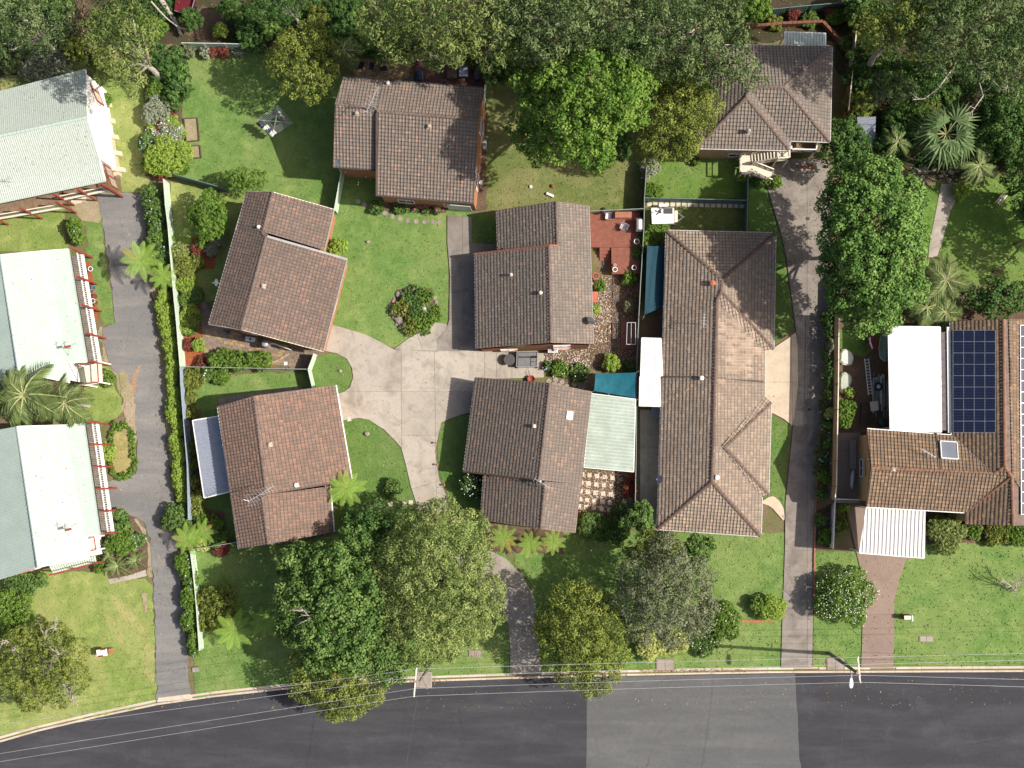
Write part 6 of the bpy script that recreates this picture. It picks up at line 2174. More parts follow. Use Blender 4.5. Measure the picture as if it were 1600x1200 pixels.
# garden shrubs
GS = [(262, 246, 32, 2.4, 'lime', 'small', 'round lime green shrub at the north end of the flowering hedge', None), (246, 172, 22, 1.8, 'silver', 'small', 'silvery shrub in the long garden bed by the back lawn', None),
  (262, 212, 24, 1.2, 'silver', 'small', 'low shrub covered with white flowers beside the timber garden frames', ('wflower', 160, .10)), (270, 172, 9, 1.1, 'red', 'small', 'small dark red leaved plant beside the silvery shrub', None),
  (256, 199, 12, 1.0, 'red', 'small', 'bright red leaved plant above the white flowered shrub', None), (258, 162, 8, 1.3, 'lime', 'small', 'small lime bush above the silvery shrub', None), (245, 138, 14, 1.6, 'bright', 'small', 'light green bush at the head of the long garden bed', None),
  (232, 225, 16, 1.6, 'dark', 'small', 'dark bush with blue flowers beside the northern cottage', ('bflower', 26, .13)),
  (528, 389, 16, 1.5, 'lime', 'small', 'rounded light green shrub beside the step of the western house', None), (740, 757, 19, 2.0, 'deep', 'small', 'dark camellia with white flowers at the corner of the skylight house', ('wflower', 60, .10)),
  (955, 568, 13, 1.3, 'lime', 'small', 'bright rounded bush at the end of the pebble garden', None), (1130, 972, 26, 2.0, 'bright', 'small', 'rounded light green shrub with white flowers beside the grey tree', ('wflower', 26, .12)),
  (1100, 998, 24, 1.2, 'dark', 'small', 'low dark green shrub below the grey tree', ('wflower', 16, .10)), (1205, 950, 19, 1.5, 'lime', 'small', 'yellow green shrub inside the curved brick edging', None), (1185, 945, 12, 1.2, 'bright', 'small', 'small green shrub next to the yellow green shrub', None),
  (1014, 1008, 20, 1.5, 'gold', 'small', 'golden yellow shrub nearest the lower driveway', None), (1058, 1004, 18, 1.5, 'gold', 'small', 'golden yellow shrub nearest the curved brick edging', None), (1035, 1012, 10, 1.0, 'gold', 'small', 'small golden shrub between the two golden shrubs', None),
  (1296, 646, 7, .8, 'gold', 'small', 'small yellow bush in the bed by the paling fence', None), (1314, 818, 13, 1.3, 'olive', 'small', 'soft green shrub beside the lower pale fence', None), (1318, 790, 8, 1.0, 'lime', 'small', 'small lime shrub at the white side gate', None),
  (1478, 832, 30, 1.9, 'yellowgreen', 'small', 'yellow green shrub beside the carport', None), (1462, 822, 16, 1.5, 'lime', 'small', 'bright shrub against the wall beside the carport', None), (1520, 828, 14, .9, 'bright', 'small', 'low green shrub under the eave of the eastern house', None),
  (1555, 835, 18, 1.1, 'olive', 'small', 'olive shrub on the south bed of the eastern house', None), (1590, 832, 20, 1.1, 'bright', 'small', 'green shrub at the picture edge below the solar house', None),
  (1322, 640, 14, 1.2, 'bright', 'small', 'leafy green garden clump below the lower rock slab', None), (1320, 655, 12, .9, 'bright', 'small', 'lower leafy clump beside the paved side path', None), (1327, 614, 7, .6, 'lime', 'small', 'tiny green plant beside the lower rock slab', None),
  (297, 490, 16, 1.0, 'lime', 'small', 'lime green shrub in the red mulch bed', None), (293, 445, 15, 1.1, 'lime', 'small', 'rounded lime shrub at the head of the red mulch bed', None), (285, 412, 16, 1.6, 'olive', 'small', 'olive shrub leaning on the pale green fence', None), (277, 395, 14, 1.5, 'yellowgreen', 'small', 'yellow green shrub by the fence near the red plants', None),
  (296, 540, 9, .7, 'red', 'small', 'low dark red plant in the red mulch bed', None), (312, 392, 13, .7, 'red', 'small', 'scarlet ground plant near the western house wall', None), (330, 390, 10, .9, 'silver', 'small', 'pale spiky shrub near the western house wall', None), (300, 515, 10, .7, 'dark', 'small', 'small dark plant in the middle of the red mulch bed', None), (316, 566, 9, .6, 'red', 'small', 'dark red plant at the hedge end', None),
  (303, 592, 18, 1.0, 'olive', 'small', 'feathery shrub in the corner of the narrow lawn', None), (345, 590, 12, .7, 'bright', 'small', 'leafy border plant along the narrow lawn', None), (325, 585, 10, .8, 'dark', 'small', 'dark border plant with white blooms on the narrow lawn', ('wflower', 10, .14)),
  (297, 622, 10, .9, 'olive', 'small', 'first small shrub along the blue grey fence', None), (298, 645, 9, .9, 'olive', 'small', 'second small shrub along the blue grey fence', None), (298, 702, 8, .8, 'bright', 'small', 'shrub beside the top corner of the blue grey awning', None), (300, 727, 9, .9, 'bright', 'small', 'shrub beside the middle of the blue grey awning', None), (304, 753, 10, 1.0, 'olive', 'small', 'shrub beside the lower half of the blue grey awning', None), (308, 777, 11, 1.0, 'olive', 'small', 'shrub beside the lower corner of the blue grey awning', None), (306, 797, 12, .9, 'olive', 'small', 'shrub below the blue grey awning', None),
  (340, 840, 15, 1.2, 'dark', 'small', 'dark grassy clump beside the low grey fence', None), (335, 818, 12, .9, 'bright', 'small', 'red flowered clump in the fern bed', ('pflower', 10, .1)), (318, 853, 9, .6, 'gold', 'small', 'dry yellow clump at the low grey fence', None), (275, 810, 22, 1.6, 'dark', 'small', 'green bush overhanging the lane at the hedge end', None),
  (340, 945, 30, 1.8, 'olive', 'small', 'brownish twiggy shrub on the shaded front lawn', None), (325, 970, 16, 1.2, 'olive', 'small', 'small brownish shrub beside the bright tree fern', None),
  (925, 820, 20, 1.4, 'dark', 'small', 'green shrub beneath the south corner of the skylight house', None), (955, 830, 24, 1.4, 'deep', 'small', 'dark low shrub mass south of the courtyard', None), (970, 800, 16, 1.3, 'deep', 'small', 'dark shrub in the courtyard corner', None), (985, 762, 10, 1.2, 'red', 'small', 'red leaved shrub against the courtyard fence', None), (912, 810, 10, .8, 'bright', 'small', 'green plant with red bloom at the courtyard wall', ('pflower', 4, .14)),
  (985, 790, 12, 1.3, 'greyleaf', 'small', 'pale shrub beside the red courtyard shrub', None), (1014, 375, 17, 1.3, 'bright', 'small', 'leafy shrub spilling over the fence beside the trailer', None), (1026, 362, 16, 1.1, 'bright', 'small', 'leafy shrub between the trailer and the duplex roof', None),
  (182, 815, 20, 1.8, 'dark', 'big', 'dark strappy leaved bush beside the southern cottage', None), (190, 843, 24, 1.6, 'bright', 'small', 'mixed green bush in the middle of the cottage garden', None), (158, 884, 10, .9, 'bright', 'small', 'small round bush at the corner of the southern cottage', None), (218, 842, 9, .9, 'dark', 'small', 'small dark bush at the lane edge of the cottage garden', ('bflower', 8, .13)),
  (117, 355, 12, 1.6, 'bright', 'small', 'slim green bush beside the middle cottage corner', None), (122, 372, 10, 1.2, 'bright', 'small', 'smaller green bush below the slim bush', ('bflower', 3, .14)), (165, 707, 14, .8, 'lime', 'small', 'yellowish weeds beside the oval of dry grass', None), (168, 590, 12, .8, 'bright', 'small', 'leafy plant at the cottage stair', None),
  (165, 158, 10, .9, 'bright', 'small', 'small green bush at the white gable wall', None), (148, 325, 0.1, .1, 'bright', 'small', None, None), (1130, 265, 0.1, .1, 'bright', 'small', None, None),
  (928, 513, 0.1, .1, 'bright', 'small', None, None), (985, 478, 9, .9, 'greyleaf', 'small', 'bluish spiky plant in the dark gravel', None), (983, 435, 11, .9, 'bright', 'small', 'light green climber at the south end of the deck', None), (995, 395, 9, 1.0, 'dark', 'small', 'potted green shrub on the oiled deck', None), (937, 446, 8, .6, 'bright', 'small', 'small plant among the pebbles', None), (929, 484, 7, .6, 'lime', 'small', 'yellowish plant against the pebble garden wall', None),
  (875, 577, 12, .6, 'bright', 'small', 'flowering border plant beside the dark garden cart', ('wflower', 8, .1)), (905, 583, 14, .6, 'dark', 'small', 'border plant between the pebble strip and the stone path', ('wflower', 10, .1)), (855, 572, 6, .5, 'dark', 'small', 'purple flowered plant at the pebble strip corner', ('bflower', 8, .12)), (985, 573, 8, .7, 'dark', 'small', 'dark plant at the south end of the gravel', None),
  (1213, 285, 9, .8, 'bright', 'small', 'leafy pot plant at the foot of the outside stairs', None), (1185, 283, 9, .7, 'dark', 'small', 'weedy plant at the fence end under the stairs', None), (1022, 300, 14, .8, 'bright', 'small', 'leafy plants in the corner of the small lush lawn', None), (1016, 262, 15, 1.6, 'silver', 'small', 'pale flowering shrub at the grey fence top', None), (1088, 253, 5, .6, 'bright', 'small', 'small spiky plant beneath the tan brick wall', None),
  (1290, 500, 8, .7, 'dark', 'small', 'dark plant in the fence bed opposite the tan apron', None), (1298, 540, 8, .6, 'greyleaf', 'small', 'pale plant in the fence bed beside the upper rock slab', None), (1292, 664, 7, .6, 'dark', 'small', 'dark plant below the small yellow bush', None), (1288, 745, 9, .9, 'bright', 'small', 'red flowered plant in the fence bed', ('pflower', 5, .1)), (1284, 772, 8, .7, 'dark', 'small', 'dark clump in the lower fence bed', None), (1282, 812, 9, .8, 'dark', 'small', 'dark green clump opposite the small apron', None), (1290, 838, 11, .8, 'bright', 'small', 'green clump at the lower end of the fence bed', None), (1295, 692, 6, .6, 'bright', 'small', 'green plant with pale bloom in the middle of the fence bed', ('bflower', 6, .1)), (1286, 716, 7, .7, 'dark', 'small', 'dark plant in the middle of the fence bed', ('bflower', 8, .1)),
  (1290, 585, 6, .5, 'lime', 'small', 'small lime plant beside the long brick edging', None), (614, 762, 14, .9, 'dark', 'small', 'small dark shrub on the curved court lawn', None), (520, 312, 0.1, .1, 'dark', 'small', None, None), (588, 325, 10, .6, 'dark', 'small', 'dark low plant beside the north house wall', None), (630, 321, 14, .6, 'dark', 'small', 'leafy bed plant under the north house wall', None), (665, 324, 9, .6, 'pflower', 'small', None, None),
  (332, 80, 8, .8, 'red', 'small', 'red leaved plant at the grey green back fence', None), (350, 80, 9, .8, 'red', 'small', 'larger red leaved plant at the back fence', None), (322, 82, 9, .9, 'silver', 'small', 'pale green tufted plant against the back fence', None), (296, 80, 10, 1.1, 'greyleaf', 'small', 'grey green tufted plant at the fence end', None), (375, 80, 8, .7, 'silver', 'small', 'white flowered plant at the back fence', ('wflower', 12, .1)),
  (1240, 22, 9, 1.0, 'red', 'small', 'dark red plant in front of the dark green back fence', None), (1296, 18, 9, 1.0, 'red', 'small', 'second red plant along the dark green back fence', None), (1302, 28, 12, 1.0, 'bright', 'small', 'green plant beside the second red plant', None), (1322, 20, 12, 1.0, 'bright', 'small', 'green plant in the fence corner', None), (1322, 68, 10, 1.2, 'dark', 'small', 'dark plant at the bend of the retaining wall', None), (1210, 35, 12, .7, 'olive', 'small', 'brownish plant along the retaining wall', None), (1265, 32, 12, .7, 'dark', 'small', 'low dark plant along the retaining wall', None)]
BED = (('at the head of the long garden bed', ((238, 150), (256, 148), (270, 155))), ('beside the silvery shrub', ((236, 185), (268, 190), (240, 200))), ('near the white flowered shrub', ((240, 218), (276, 205), (246, 232))), ('around the round lime shrub', ((232, 258), (282, 262), (250, 272))),
  ('near the red mulch of the western house', ((292, 425), (306, 460), (290, 468))), ('along the red mulch bed', ((304, 500), (291, 512), (310, 540))), ('under the western house wall', ((318, 380), (340, 372), (308, 410))), ('in the fern bed by the low fence', ((330, 835), (318, 815), (345, 855))), ('on the bed above the long hedge', ((262, 395), (258, 372), (246, 400))))
rr = random.Random(8)
for w_, pts in BED:
 for k, (x, y) in enumerate(pts):
  lf = ('bright', 'dark', 'silver', 'lime', 'olive', 'red')[rr.randrange(6 if k else 5)]
  GS.append((x, y, rr.uniform(9, 14), rr.uniform(.7, 1.3), lf, 'small', ('first', 'second', 'third')[k] + ' small ' + {'bright': 'green', 'dark': 'dark green', 'silver': 'silvery', 'lime': 'lime green', 'olive': 'olive', 'red': 'dark red'}[lf] + ' filler plant ' + w_, None))
for x, y, r_, h_, lf, st, lb, fl in GS:
 if lb:
  shrub(lb, x, y, r_ * 1.15, h_, lf, st, flowers=fl, dens=1.0)
for x, y, lb in ((650, 325, 'pale pink flowering bush under the north house wall'), (665, 326, 'bright pink flowering bush beside the garage door'), (682, 328, 'deep red flowering bush at the end of the house bed')):
 shrub(lb, x, y, 7, .6, 'dark', 'small', flowers=('pflower', 30, .11))


# hedges
def hedge(label, line, w, h, leaf, style='small', dens=1.1, flowers=None, fm='bflower', name='hedge'):
 _seed[0] += 1
 g = np.random.default_rng(_seed[0])
 P = [W(x, y, h * .7) for x, y in line]
 mid = P[len(P) // 2]
 t = thing(name, label, 'hedge', (mid.x, mid.y, 0))
 LB = []
 st = MB()
 for a, b in zip(P[:-1], P[1:]):
  n = max(1, int((b - a).length / (w * MP() * .55)))
  for k in range(n):
   c = a.lerp(b, (k + .5) / n)
   q = w * MP() / 2
   j = g.uniform(.6, 1.3)
   LB.append(((c.x + g.normal(0, .13), c.y + g.normal(0, .13), h * .52), (q * j, q * j * 1.1, h * .5 * g.uniform(.75, 1.25))))
   st.tube([(c.x, c.y, 0), (c.x + g.normal(0, .1), c.y + g.normal(0, .1), h * .6)], [.03, .015], 5)
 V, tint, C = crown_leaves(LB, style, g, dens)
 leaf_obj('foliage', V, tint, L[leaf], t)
 st.build('stem', M['trunk_brown'], t, 'stuff')
 if flowers:
  k = C[g.integers(0, len(C), flowers)] + g.normal(size=(flowers, 3)) * .1 + np.array([0, 0, .22])
  Vf, tf = leaf_arrays(np.repeat(k, 3, 0), g.normal(size=(flowers * 3, 3)) * .5 + np.array([0, 0, 1]), np.full(flowers * 3, .14), np.full(flowers * 3, .14), np.zeros(flowers * 3), g)
  leaf_obj('flower', Vf, tf, L[fm], t, 'stuff')
 return t


hedge('long narrow yellow green hedge along the east side of the asphalt lane', [(252, 452), (259, 500), (267, 570), (272, 640), (278, 700), (284, 760), (288, 782)], 18, 1.05, 'lime', dens=1.1)
hedge('loose hedge with pale blue flowers beside the upper lane', [(234, 292), (238, 330), (244, 370), (252, 410), (257, 440)], 25, 1.3, 'dark', flowers=30)
hedge('loose hedge with blue flowers along the lower lane fence', [(284, 870), (292, 900), (298, 930), (298, 980), (303, 1025)], 22, 1.3, 'bright', flowers=24)
hedge('leafy clipped hedge in the red mulch of the paved courtyard', [(326, 560), (360, 562), (413, 564)], 24, 1.3, 'bright', dens=1.1)
hedge('dark creeper hanging over the north house fence corner', [(268, 120), (275, 150), (262, 158)], 32, 2.0, 'deep', 'big', .9)
CZ[0] = DZ - .8
t = hedge('low mixed ground cover on the bank below the tan paling fence', [(1299, 480), (1297, 560), (1293, 640), (1288, 720), (1286, 775)], 17, .45, 'deep', dens=.55, flowers=22)
t.location.z += .8
CZ[0] = DZ
hedge('green ring of unmown grass round the dry oval patch', [(176, 668), (196, 664), (205, 680), (209, 725), (203, 742), (185, 747), (174, 738), (172, 700), (175, 672)], 6, .22, 'bright', dens=1.0, name='grass_ring')


# ------------------------------------------------------------------ ferns and palms
def frond_fern(len_, wid, n=17, droop=.35, seed=1):
 """one tree fern frond along +x: rib with pairs of tapering leaflets"""
 r = random.Random(seed)
 V, T = [], []
 Fs = []
 for i in range(n):
  u = (i + .6) / n
  x = len_ * u
  z = len_ * (.42 * u - droop * 1.75 * u * u)
  w = wid * (sin(pi * min(1, u ** .8 * .97)) ** .75) * .5
  lw = len_ / n * .72
  for s in (-1, 1):
   b = Vector((x, 0, z))
   tip = Vector((x + w * .38, s * w, z - w * .22))
   m = b.lerp(tip, .5)
   o = Vector((lw * .5, 0, 0))
   k = len(V)
   V += [b - o * .7, m - o * .9 + Vector((0, 0, .02)), tip, m + o * .9 + Vector((0, 0, .02)), b + o * .7]
   Fs.append((k, k + 1, k + 2, k + 3, k + 4) if s < 0 else (k + 4, k + 3, k + 2, k + 1, k))
   T += [u * .4 + r.uniform(0, .2)] * 5
 me = bpy.data.meshes.new('frond')
 me.from_pydata([tuple(v) for v in V], [], Fs)
 at = me.attributes.new('tint', 'FLOAT', 'POINT')
 at.data.foreach_set('value', T)
 me.materials.append(L['fern'])
 mb = MB()
 mb.tube([(len_ * u, 0, len_ * (.42 * u - droop * 1.75 * u * u) - .01) for u in (0, .25, .5, .75, 1)], [.022, .018, .014, .01, .004], 4)
 rb = mb.mesh('rib')
 rb.materials.append(M['trunk_brown'])
 return me, rb


FERN = [frond_fern(1.0, .46, 17, .36, k) for k in range(3)]


def tree_fern(label, cx, cy, r_, H, n=11, group='tree ferns in the gardens', tintmat=None, yellow=0):
 r = random.Random(int(cx * 7 + cy))
 c = W(cx, cy, H)
 t = thing('tree_fern', label, 'tree fern', (c.x, c.y, 0), group)
 mb = MB()
 mb.tube([(c.x, c.y, 0), (c.x + .03, c.y, H * .5), (c.x, c.y, H)], [.14, .11, .12], 8)
 mb.build('trunk', M['trunk_brown'], t)
 R = r_ * MP(H)
 k0 = r.uniform(0, 6)
 for i in range(n):
  me, rb = FERN[i % 3]
  f = link(bpy.data.objects.new('frond', me))
  f.parent = t
  s = R * r.uniform(.88, 1.08)
  f.location = (0, 0, H - .02)
  f.rotation_euler = (r.uniform(-.12, .12), r.uniform(-.12, .06), k0 + 2 * pi * i / n + r.uniform(-.14, .14))
  f.scale = (s, s, s)
  q = link(bpy.data.objects.new('rib', rb))
  q.parent = f
 return t


tree_fern('sunlit tree fern hanging over the upper asphalt lane', 219, 407, 34, 3.6, 11)
tree_fern('smaller yellowing tree fern just below the sunlit lane fern', 255, 433, 24, 2.8, 9)
tree_fern('bright star shaped tree fern on the front lawn', 365, 985, 32, 2.2, 10)
tree_fern('shaded dark tree fern between the bright fern and the big front tree', 412, 972, 26, 1.8, 9)
tree_fern('tree fern at the corner of the reddish tiled house', 541, 764, 32, 3.4, 11)
tree_fern('tree fern under the south gable of the skylight house nearest the driveway', 786, 841, 24, 2.0, 10)
tree_fern('wide tree fern in the middle of the south garden bed', 828, 850, 22, 2.0, 10)
tree_fern('tree fern at the east end of the south garden bed', 864, 847, 20, 2.0, 10)
tree_fern('pale tree fern at the bottom of the long hedge', 292, 843, 26, 2.0, 10)
tree_fern('broad fern beside the pale tree fern at the low fence', 317, 832, 22, 1.6, 9)
tree_fern('dark fern under the yellowish gum above the deck', 610, 40, 26, 3.0, 9)
tree_fern('half hidden fern in the thicket beside the paved yard', 560, 60, 26, 3.0, 9)


def frond_palm(len_, wid, n=22, arch=.55, vee=.35, seed=1, leaf=None):
 """one feather palm frond along +x with hanging leaflets"""
 r = random.Random(seed)
 V, Fs, T = [], [], []
 for i in range(n):
  u = .12 + .88 * (i + .5) / n
  x = len_ * (u - .12 * u * u)
  z = len_ * (.5 * u - arch * 1.9 * u * u)
  w = wid * (sin(pi * min(1, .12 + u * .84)) ** .6) * .5
  lw = len_ / n * .85
  for s in (-1, 1):
   j = r.uniform(.85, 1.1)
   b = Vector((x, 0, z))
   tip = Vector((x + w * .75 * j, s * w * j, z - w * (vee + r.uniform(0, .35))))
   m = b.lerp(tip, .5) + Vector((0, 0, w * .13))
   o = Vector((lw * .55, 0, 0))
   k = len(V)
   V += [b - o * .5, m - o, tip, m + o, b + o * .5]
   Fs.append((k, k + 1, k + 2, k + 3, k + 4) if s < 0 else (k + 4, k + 3, k + 2, k + 1, k))
   T += [r.uniform(0, .7)] * 5
 me = bpy.data.meshes.new('frond')
 me.from_pydata([tuple(v) for v in V], [], Fs)
 at = me.attributes.new('tint', 'FLOAT', 'POINT')
 at.data.foreach_set('value', T)
 me.materials.append(leaf or L['palm'])
 mb = MB()
 mb.tube([(len_ * (u - .12 * u * u), 0, len_ * (.5 * u - arch * 1.9 * u * u)) for u in (0, .25, .5, .75, 1)], [.03, .026, .02, .013, .005], 5)
 rb = mb.mesh('rib')
 rb.materials.append(flat('palm_rib', (0.28, 0.30, 0.12), 0.6))
 return me, rb


PALM = [frond_palm(1.0, .62, 26, .42 + .08 * k, .35, k) for k in range(3)]
BROADF = [frond_palm(1.0, .34, 14, .40 + .1 * k, .2, k + 5) for k in range(3)]


def palm_tree(label, cx, cy, r_, H, n=11, name='palm_tree', set_=None, base=None, lift=0.0, group=None):
 r = random.Random(int(cx * 3 + cy))
 c = W(cx, cy, H)
 t = thing(name, label, 'palm', (c.x, c.y, 0), group)
 mb = MB()
 mb.tube([(c.x, c.y, 0), (c.x + .05, c.y + .04, H * .5), (c.x, c.y, H)], [.16, .11, .10], 9)
 mb.build('trunk', M['trunk_pale'], t)
 mb = MB()
 mb.tube([(c.x, c.y, H - .7), (c.x, c.y, H)], [.13, .07], 8)
 mb.build('crownshaft', flat('crownshaft_green', (0.16, 0.22, 0.07), 0.4), t)
 R = r_ * MP(H)
 k0 = r.uniform(0, 6)
 for i in range(n):
  me, rb = (set_ or PALM)[i % 3]
  f = link(bpy.data.objects.new('frond', me))
  f.parent = t
  s = R * r.uniform(.85, 1.2)
  f.location = (0, 0, H - .05)
  f.rotation_euler = (r.uniform(-.3, .3), -lift + r.uniform(-.3, .25), k0 + 2 * pi * i / n + r.uniform(-.25, .25))
  f.scale = (s, s, s)
  q = link(bpy.data.objects.new('rib', rb))
  q.parent = f
 return t


palm_tree('feather palm rising above the roof gap of the two cottages at the picture edge', 36, 617, 56, 7.5, 11, group='palms between the cottages')
palm_tree('shorter feather palm between the cottage stair and the taller palm', 100, 630, 44, 6.0, 10, group='palms between the cottages')
palm_tree('large yellow fronded palm at the north end of the white patio roof', 1478, 437, 40, 5.5, 10)
palm_tree('smaller palm against the patio roof corner', 1448, 480, 34, 4.5, 9)
palm_tree('ragged palm with dry fronds touching the solar house roof', 1478, 488, 34, 4.5, 10)
palm_tree('broad leaved banana like palm below the fan palm', 1530, 258, 36, 4.0, 10, 'banana_palm', BROADF)
palm_tree('dark shaded palm beside the fan palm', 1402, 222, 30, 4.0, 9, 'banana_palm', BROADF)
palm_tree('dark palm in the thicket beside the round olive tree', 536, 78, 30, 4.0, 9)
palm_tree('spiky yellow green plant in the cottage front garden', 184, 884, 22, 1.0, 12, 'yucca_plant', BROADF, lift=.3)
palm_tree('second spiky plant toward the lane in the cottage garden', 212, 876, 18, 1.0, 12, 'yucca_plant', BROADF, lift=.3)
palm_tree('third smaller spiky plant at the front of the cottage garden', 170, 868, 14, .9, 10, 'yucca_plant', BROADF, lift=.3)


def fan_palm(label, cx, cy, r_, H, n=16):
 r = random.Random(5)
 c = W(cx, cy, H)
 t = thing('fan_palm', label, 'palm', (c.x, c.y, 0))
 mb = MB()
 mb.tube([(c.x, c.y, 0), (c.x, c.y, H)], [.2, .16], 9)
 mb.build('trunk', M['trunk_brown'], t)
 V, Fs, T = [], [], []
 m = 18
 for i in range(m):
  a0 = -1.75 + 3.5 * i / m
  a1 = -1.75 + 3.5 * (i + 1) / m
  am = (a0 + a1) / 2
  k = len(V)
  h_ = Vector((.45, 0, .16))
  l1 = .30 + .03 * (i % 3)
  z = .02 if i % 2 else -.02
  V += [h_, h_ + Vector((cos(a0) * l1, sin(a0) * l1, -.03 - z)), h_ + Vector((cos(am) * (.72 - .05 * (i % 4)), sin(am) * .72, -.30 - .06 * (i % 3))), h_ + Vector((cos(a1) * l1, sin(a1) * l1, -.03 + z))]
  Fs.append((k, k + 1, k + 2, k + 3))
  T += [r.uniform(0, .6)] * 4
 me = bpy.data.meshes.new('fan')
 me.from_pydata([tuple(v) for v in V], [], Fs)
 at = me.attributes.new('tint', 'FLOAT', 'POINT')
 at.data.foreach_set('value', T)
 me.materials.append(L['fan'])
 mb = MB()
 mb.tube([(0, 0, 0), (.25, 0, .14), (.46, 0, .16)], [.025, .018, .012], 5)
 rb = mb.mesh('stalk')
 rb.materials.append(flat('palm_rib', (0.28, 0.30, 0.12), 0.6))
 R = r_ * MP(H) * .95
 for i in range(n):
  f = link(bpy.data.objects.new('fan', me))
  f.parent = t
  s = R * r.uniform(.75, 1.05) * (1 if i % 2 else .8)
  f.location = (0, 0, H)
  f.rotation_euler = (r.uniform(-.25, .25), r.uniform(-.5, .3), i * 2.39996)
  f.scale = (s, s, s)
  q = link(bpy.data.objects.new('stalk', rb))
  q.parent = f
 return t


fan_palm('big fan palm with split leaves in the north east garden', 1478, 210, 56, 4.5, 18)


# ------------------------------------------------------------------ stairs, decks, yard things
# cream outside stairs of the two storey house: two flights and two landings
st = thing('outside_staircase', 'cream timber outside staircase in two flights against the tan brick house', 'staircase', W(1190, 262))
CR = M['cream']


def rect(px, z):
 return G(px, z)


def platform(px, z, parent, name='landing', boards=7, mat=None):
 P = G(px, z)
 mb = MB()
 for k in range(boards):
  a, b = P[0].lerp(P[3], (k + .5) / boards), P[1].lerp(P[2], (k + .5) / boards)
  w = (P[3] - P[0]).length / boards * .94
  mb.bar(a - Vector((0, 0, .025)), b - Vector((0, 0, .025)), w, 0.05)
 for k in range(4):
  mb.bar(P[k] - Vector((0, 0, .12)), P[(k + 1) % 4] - Vector((0, 0, .12)), .05, .16)
 return mb.build(name, mat or CR, parent), P


def flight(p0, p1, w, n, parent, rail_sides=(-1, 1), mat=None):
 """stairs from p0 (low) to p1 (high), w wide"""
 p0, p1 = Vector(p0), Vector(p1)
 d = Vector((p1.x - p0.x, p1.y - p0.y, 0)).normalized()
 s = Vector((-d.y, d.x, 0))
 mat = mat or CR
 mb = MB()
 for sg in (-1, 1):
  mb.bar(p0 + s * (w / 2 * sg), p1 + s * (w / 2 * sg), .05, .26)
 sr = mb.build('stringer', mat, parent)
 for k in range(n):
  c = p0.lerp(p1, (k + .6) / n)
  mb = MB()
  mb.box((c.x, c.y, c.z), (0.27, w * .98, 0.045), math.atan2(d.y, d.x))
  mb.build('tread', mat, parent)
 for sg in rail_sides:
  mb = MB()
  a, b = p0 + s * (w / 2 * sg), p1 + s * (w / 2 * sg)
  mb.bar(a + Vector((0, 0, 1)), b + Vector((0, 0, 1)), .09, .07)
  mb.bar(a + Vector((0, 0, .55)), b + Vector((0, 0, .55)), .05, .09)
  for k in range(4):
   q = a.lerp(b, k / 3)
   mb.bar(q, q + Vector((0, 0, 1.0)), .08, .08, (1, 0, 0))
  mb.build('handrail', mat, parent)


def rail_run(pts, parent, h=1.0, mat=None, cross=False):
 mb = MB()
 for a, b in zip(pts[:-1], pts[1:]):
  mb.bar(a + Vector((0, 0, h)), b + Vector((0, 0, h)), .10, .07)
  mb.bar(a + Vector((0, 0, .5)), b + Vector((0, 0, .5)), .05, .08)
  for q in (a, b):
   mb.bar(q, q + Vector((0, 0, h)), .09, .09, (1, 0, 0))
  if cross:
   mb.bar(a, b + Vector((0, 0, h)), .04, .06)
   mb.bar(b, a + Vector((0, 0, h)), .04, .06)
 mb.build('handrail', mat or CR, parent)


_, LA = platform([(1212, 236), (1231, 235), (1231, 250), (1213, 251)], 3.0, st)
_, LB_ = platform([(1156, 243), (1174, 243), (1178, 271), (1156, 272)], 1.75, st, 'landing', 9)
flight(W(1174, 250, 1.75), W(1213, 242, 3.0), 0.95, 8, st)
flight(W(1205, 276, 0.1), W(1177, 265, 1.75), 0.95, 8, st)
rail_run([LA[3], LA[2], LA[1]], st, cross=True)
rail_run([LB_[0], LB_[3], LB_[2]], st)
for p in (LA[2], LA[3], LB_[2], LB_[3], LB_[0]):
 mb = MB()
 mb.box((p.x, p.y, p.z / 2), (.1, .1, p.z))
 mb.build('post', CR, st)
# balcony of the two storey house
bl = thing('balcony', 'narrow white railed balcony above the brick edge of the two storey house', 'balcony', W(1252, 232))
_, BP = platform([(1233, 221), (1275, 221), (1272, 238), (1234, 237)], 3.0, bl, 'deck', 6, M['timber'])
rail_run([BP[0], BP[3], BP[2], BP[1]], bl, 1.0, M['white'], True)
for p in (BP[2], BP[3]):
 mb = MB()
 mb.box((p.x, p.y, 1.5), (.12, .12, 3.0))
 mb.build('post', M['white'], bl)


# oiled deck east of the grey brown house, board by board
def boards(name, label, px, z, n, mat, cat, along=0, thick=.04, skirt=True, root=None, piece='plank'):
 P = G(px, z)
 t = root or thing(name, label, cat, (sum((p.x for p in P)) / 4, sum((p.y for p in P)) / 4, 0))
 a0, a1, b0, b1 = (P[0], P[1], P[3], P[2]) if along == 0 else (P[0], P[3], P[1], P[2])
 for k in range(n):
  a, b = a0.lerp(b0, (k + .5) / n), a1.lerp(b1, (k + .5) / n)
  w = (b0 - a0).length / n
  mb = MB()
  mb.bar(a + Vector((0, 0, -thick / 2 + RNG.uniform(-.004, .004))), b + Vector((0, 0, -thick / 2)), w * .95, thick)
  mb.build(piece, mat, t)
 if skirt and z > .2:
  mb = MB()
  for i in range(4):
   mb.bar(P[i] - Vector((0, 0, z / 2 + .03)), P[(i + 1) % 4] - Vector((0, 0, z / 2 + .03)), .04, z - .06)
  mb.build('skirting', mat, t)
 return t


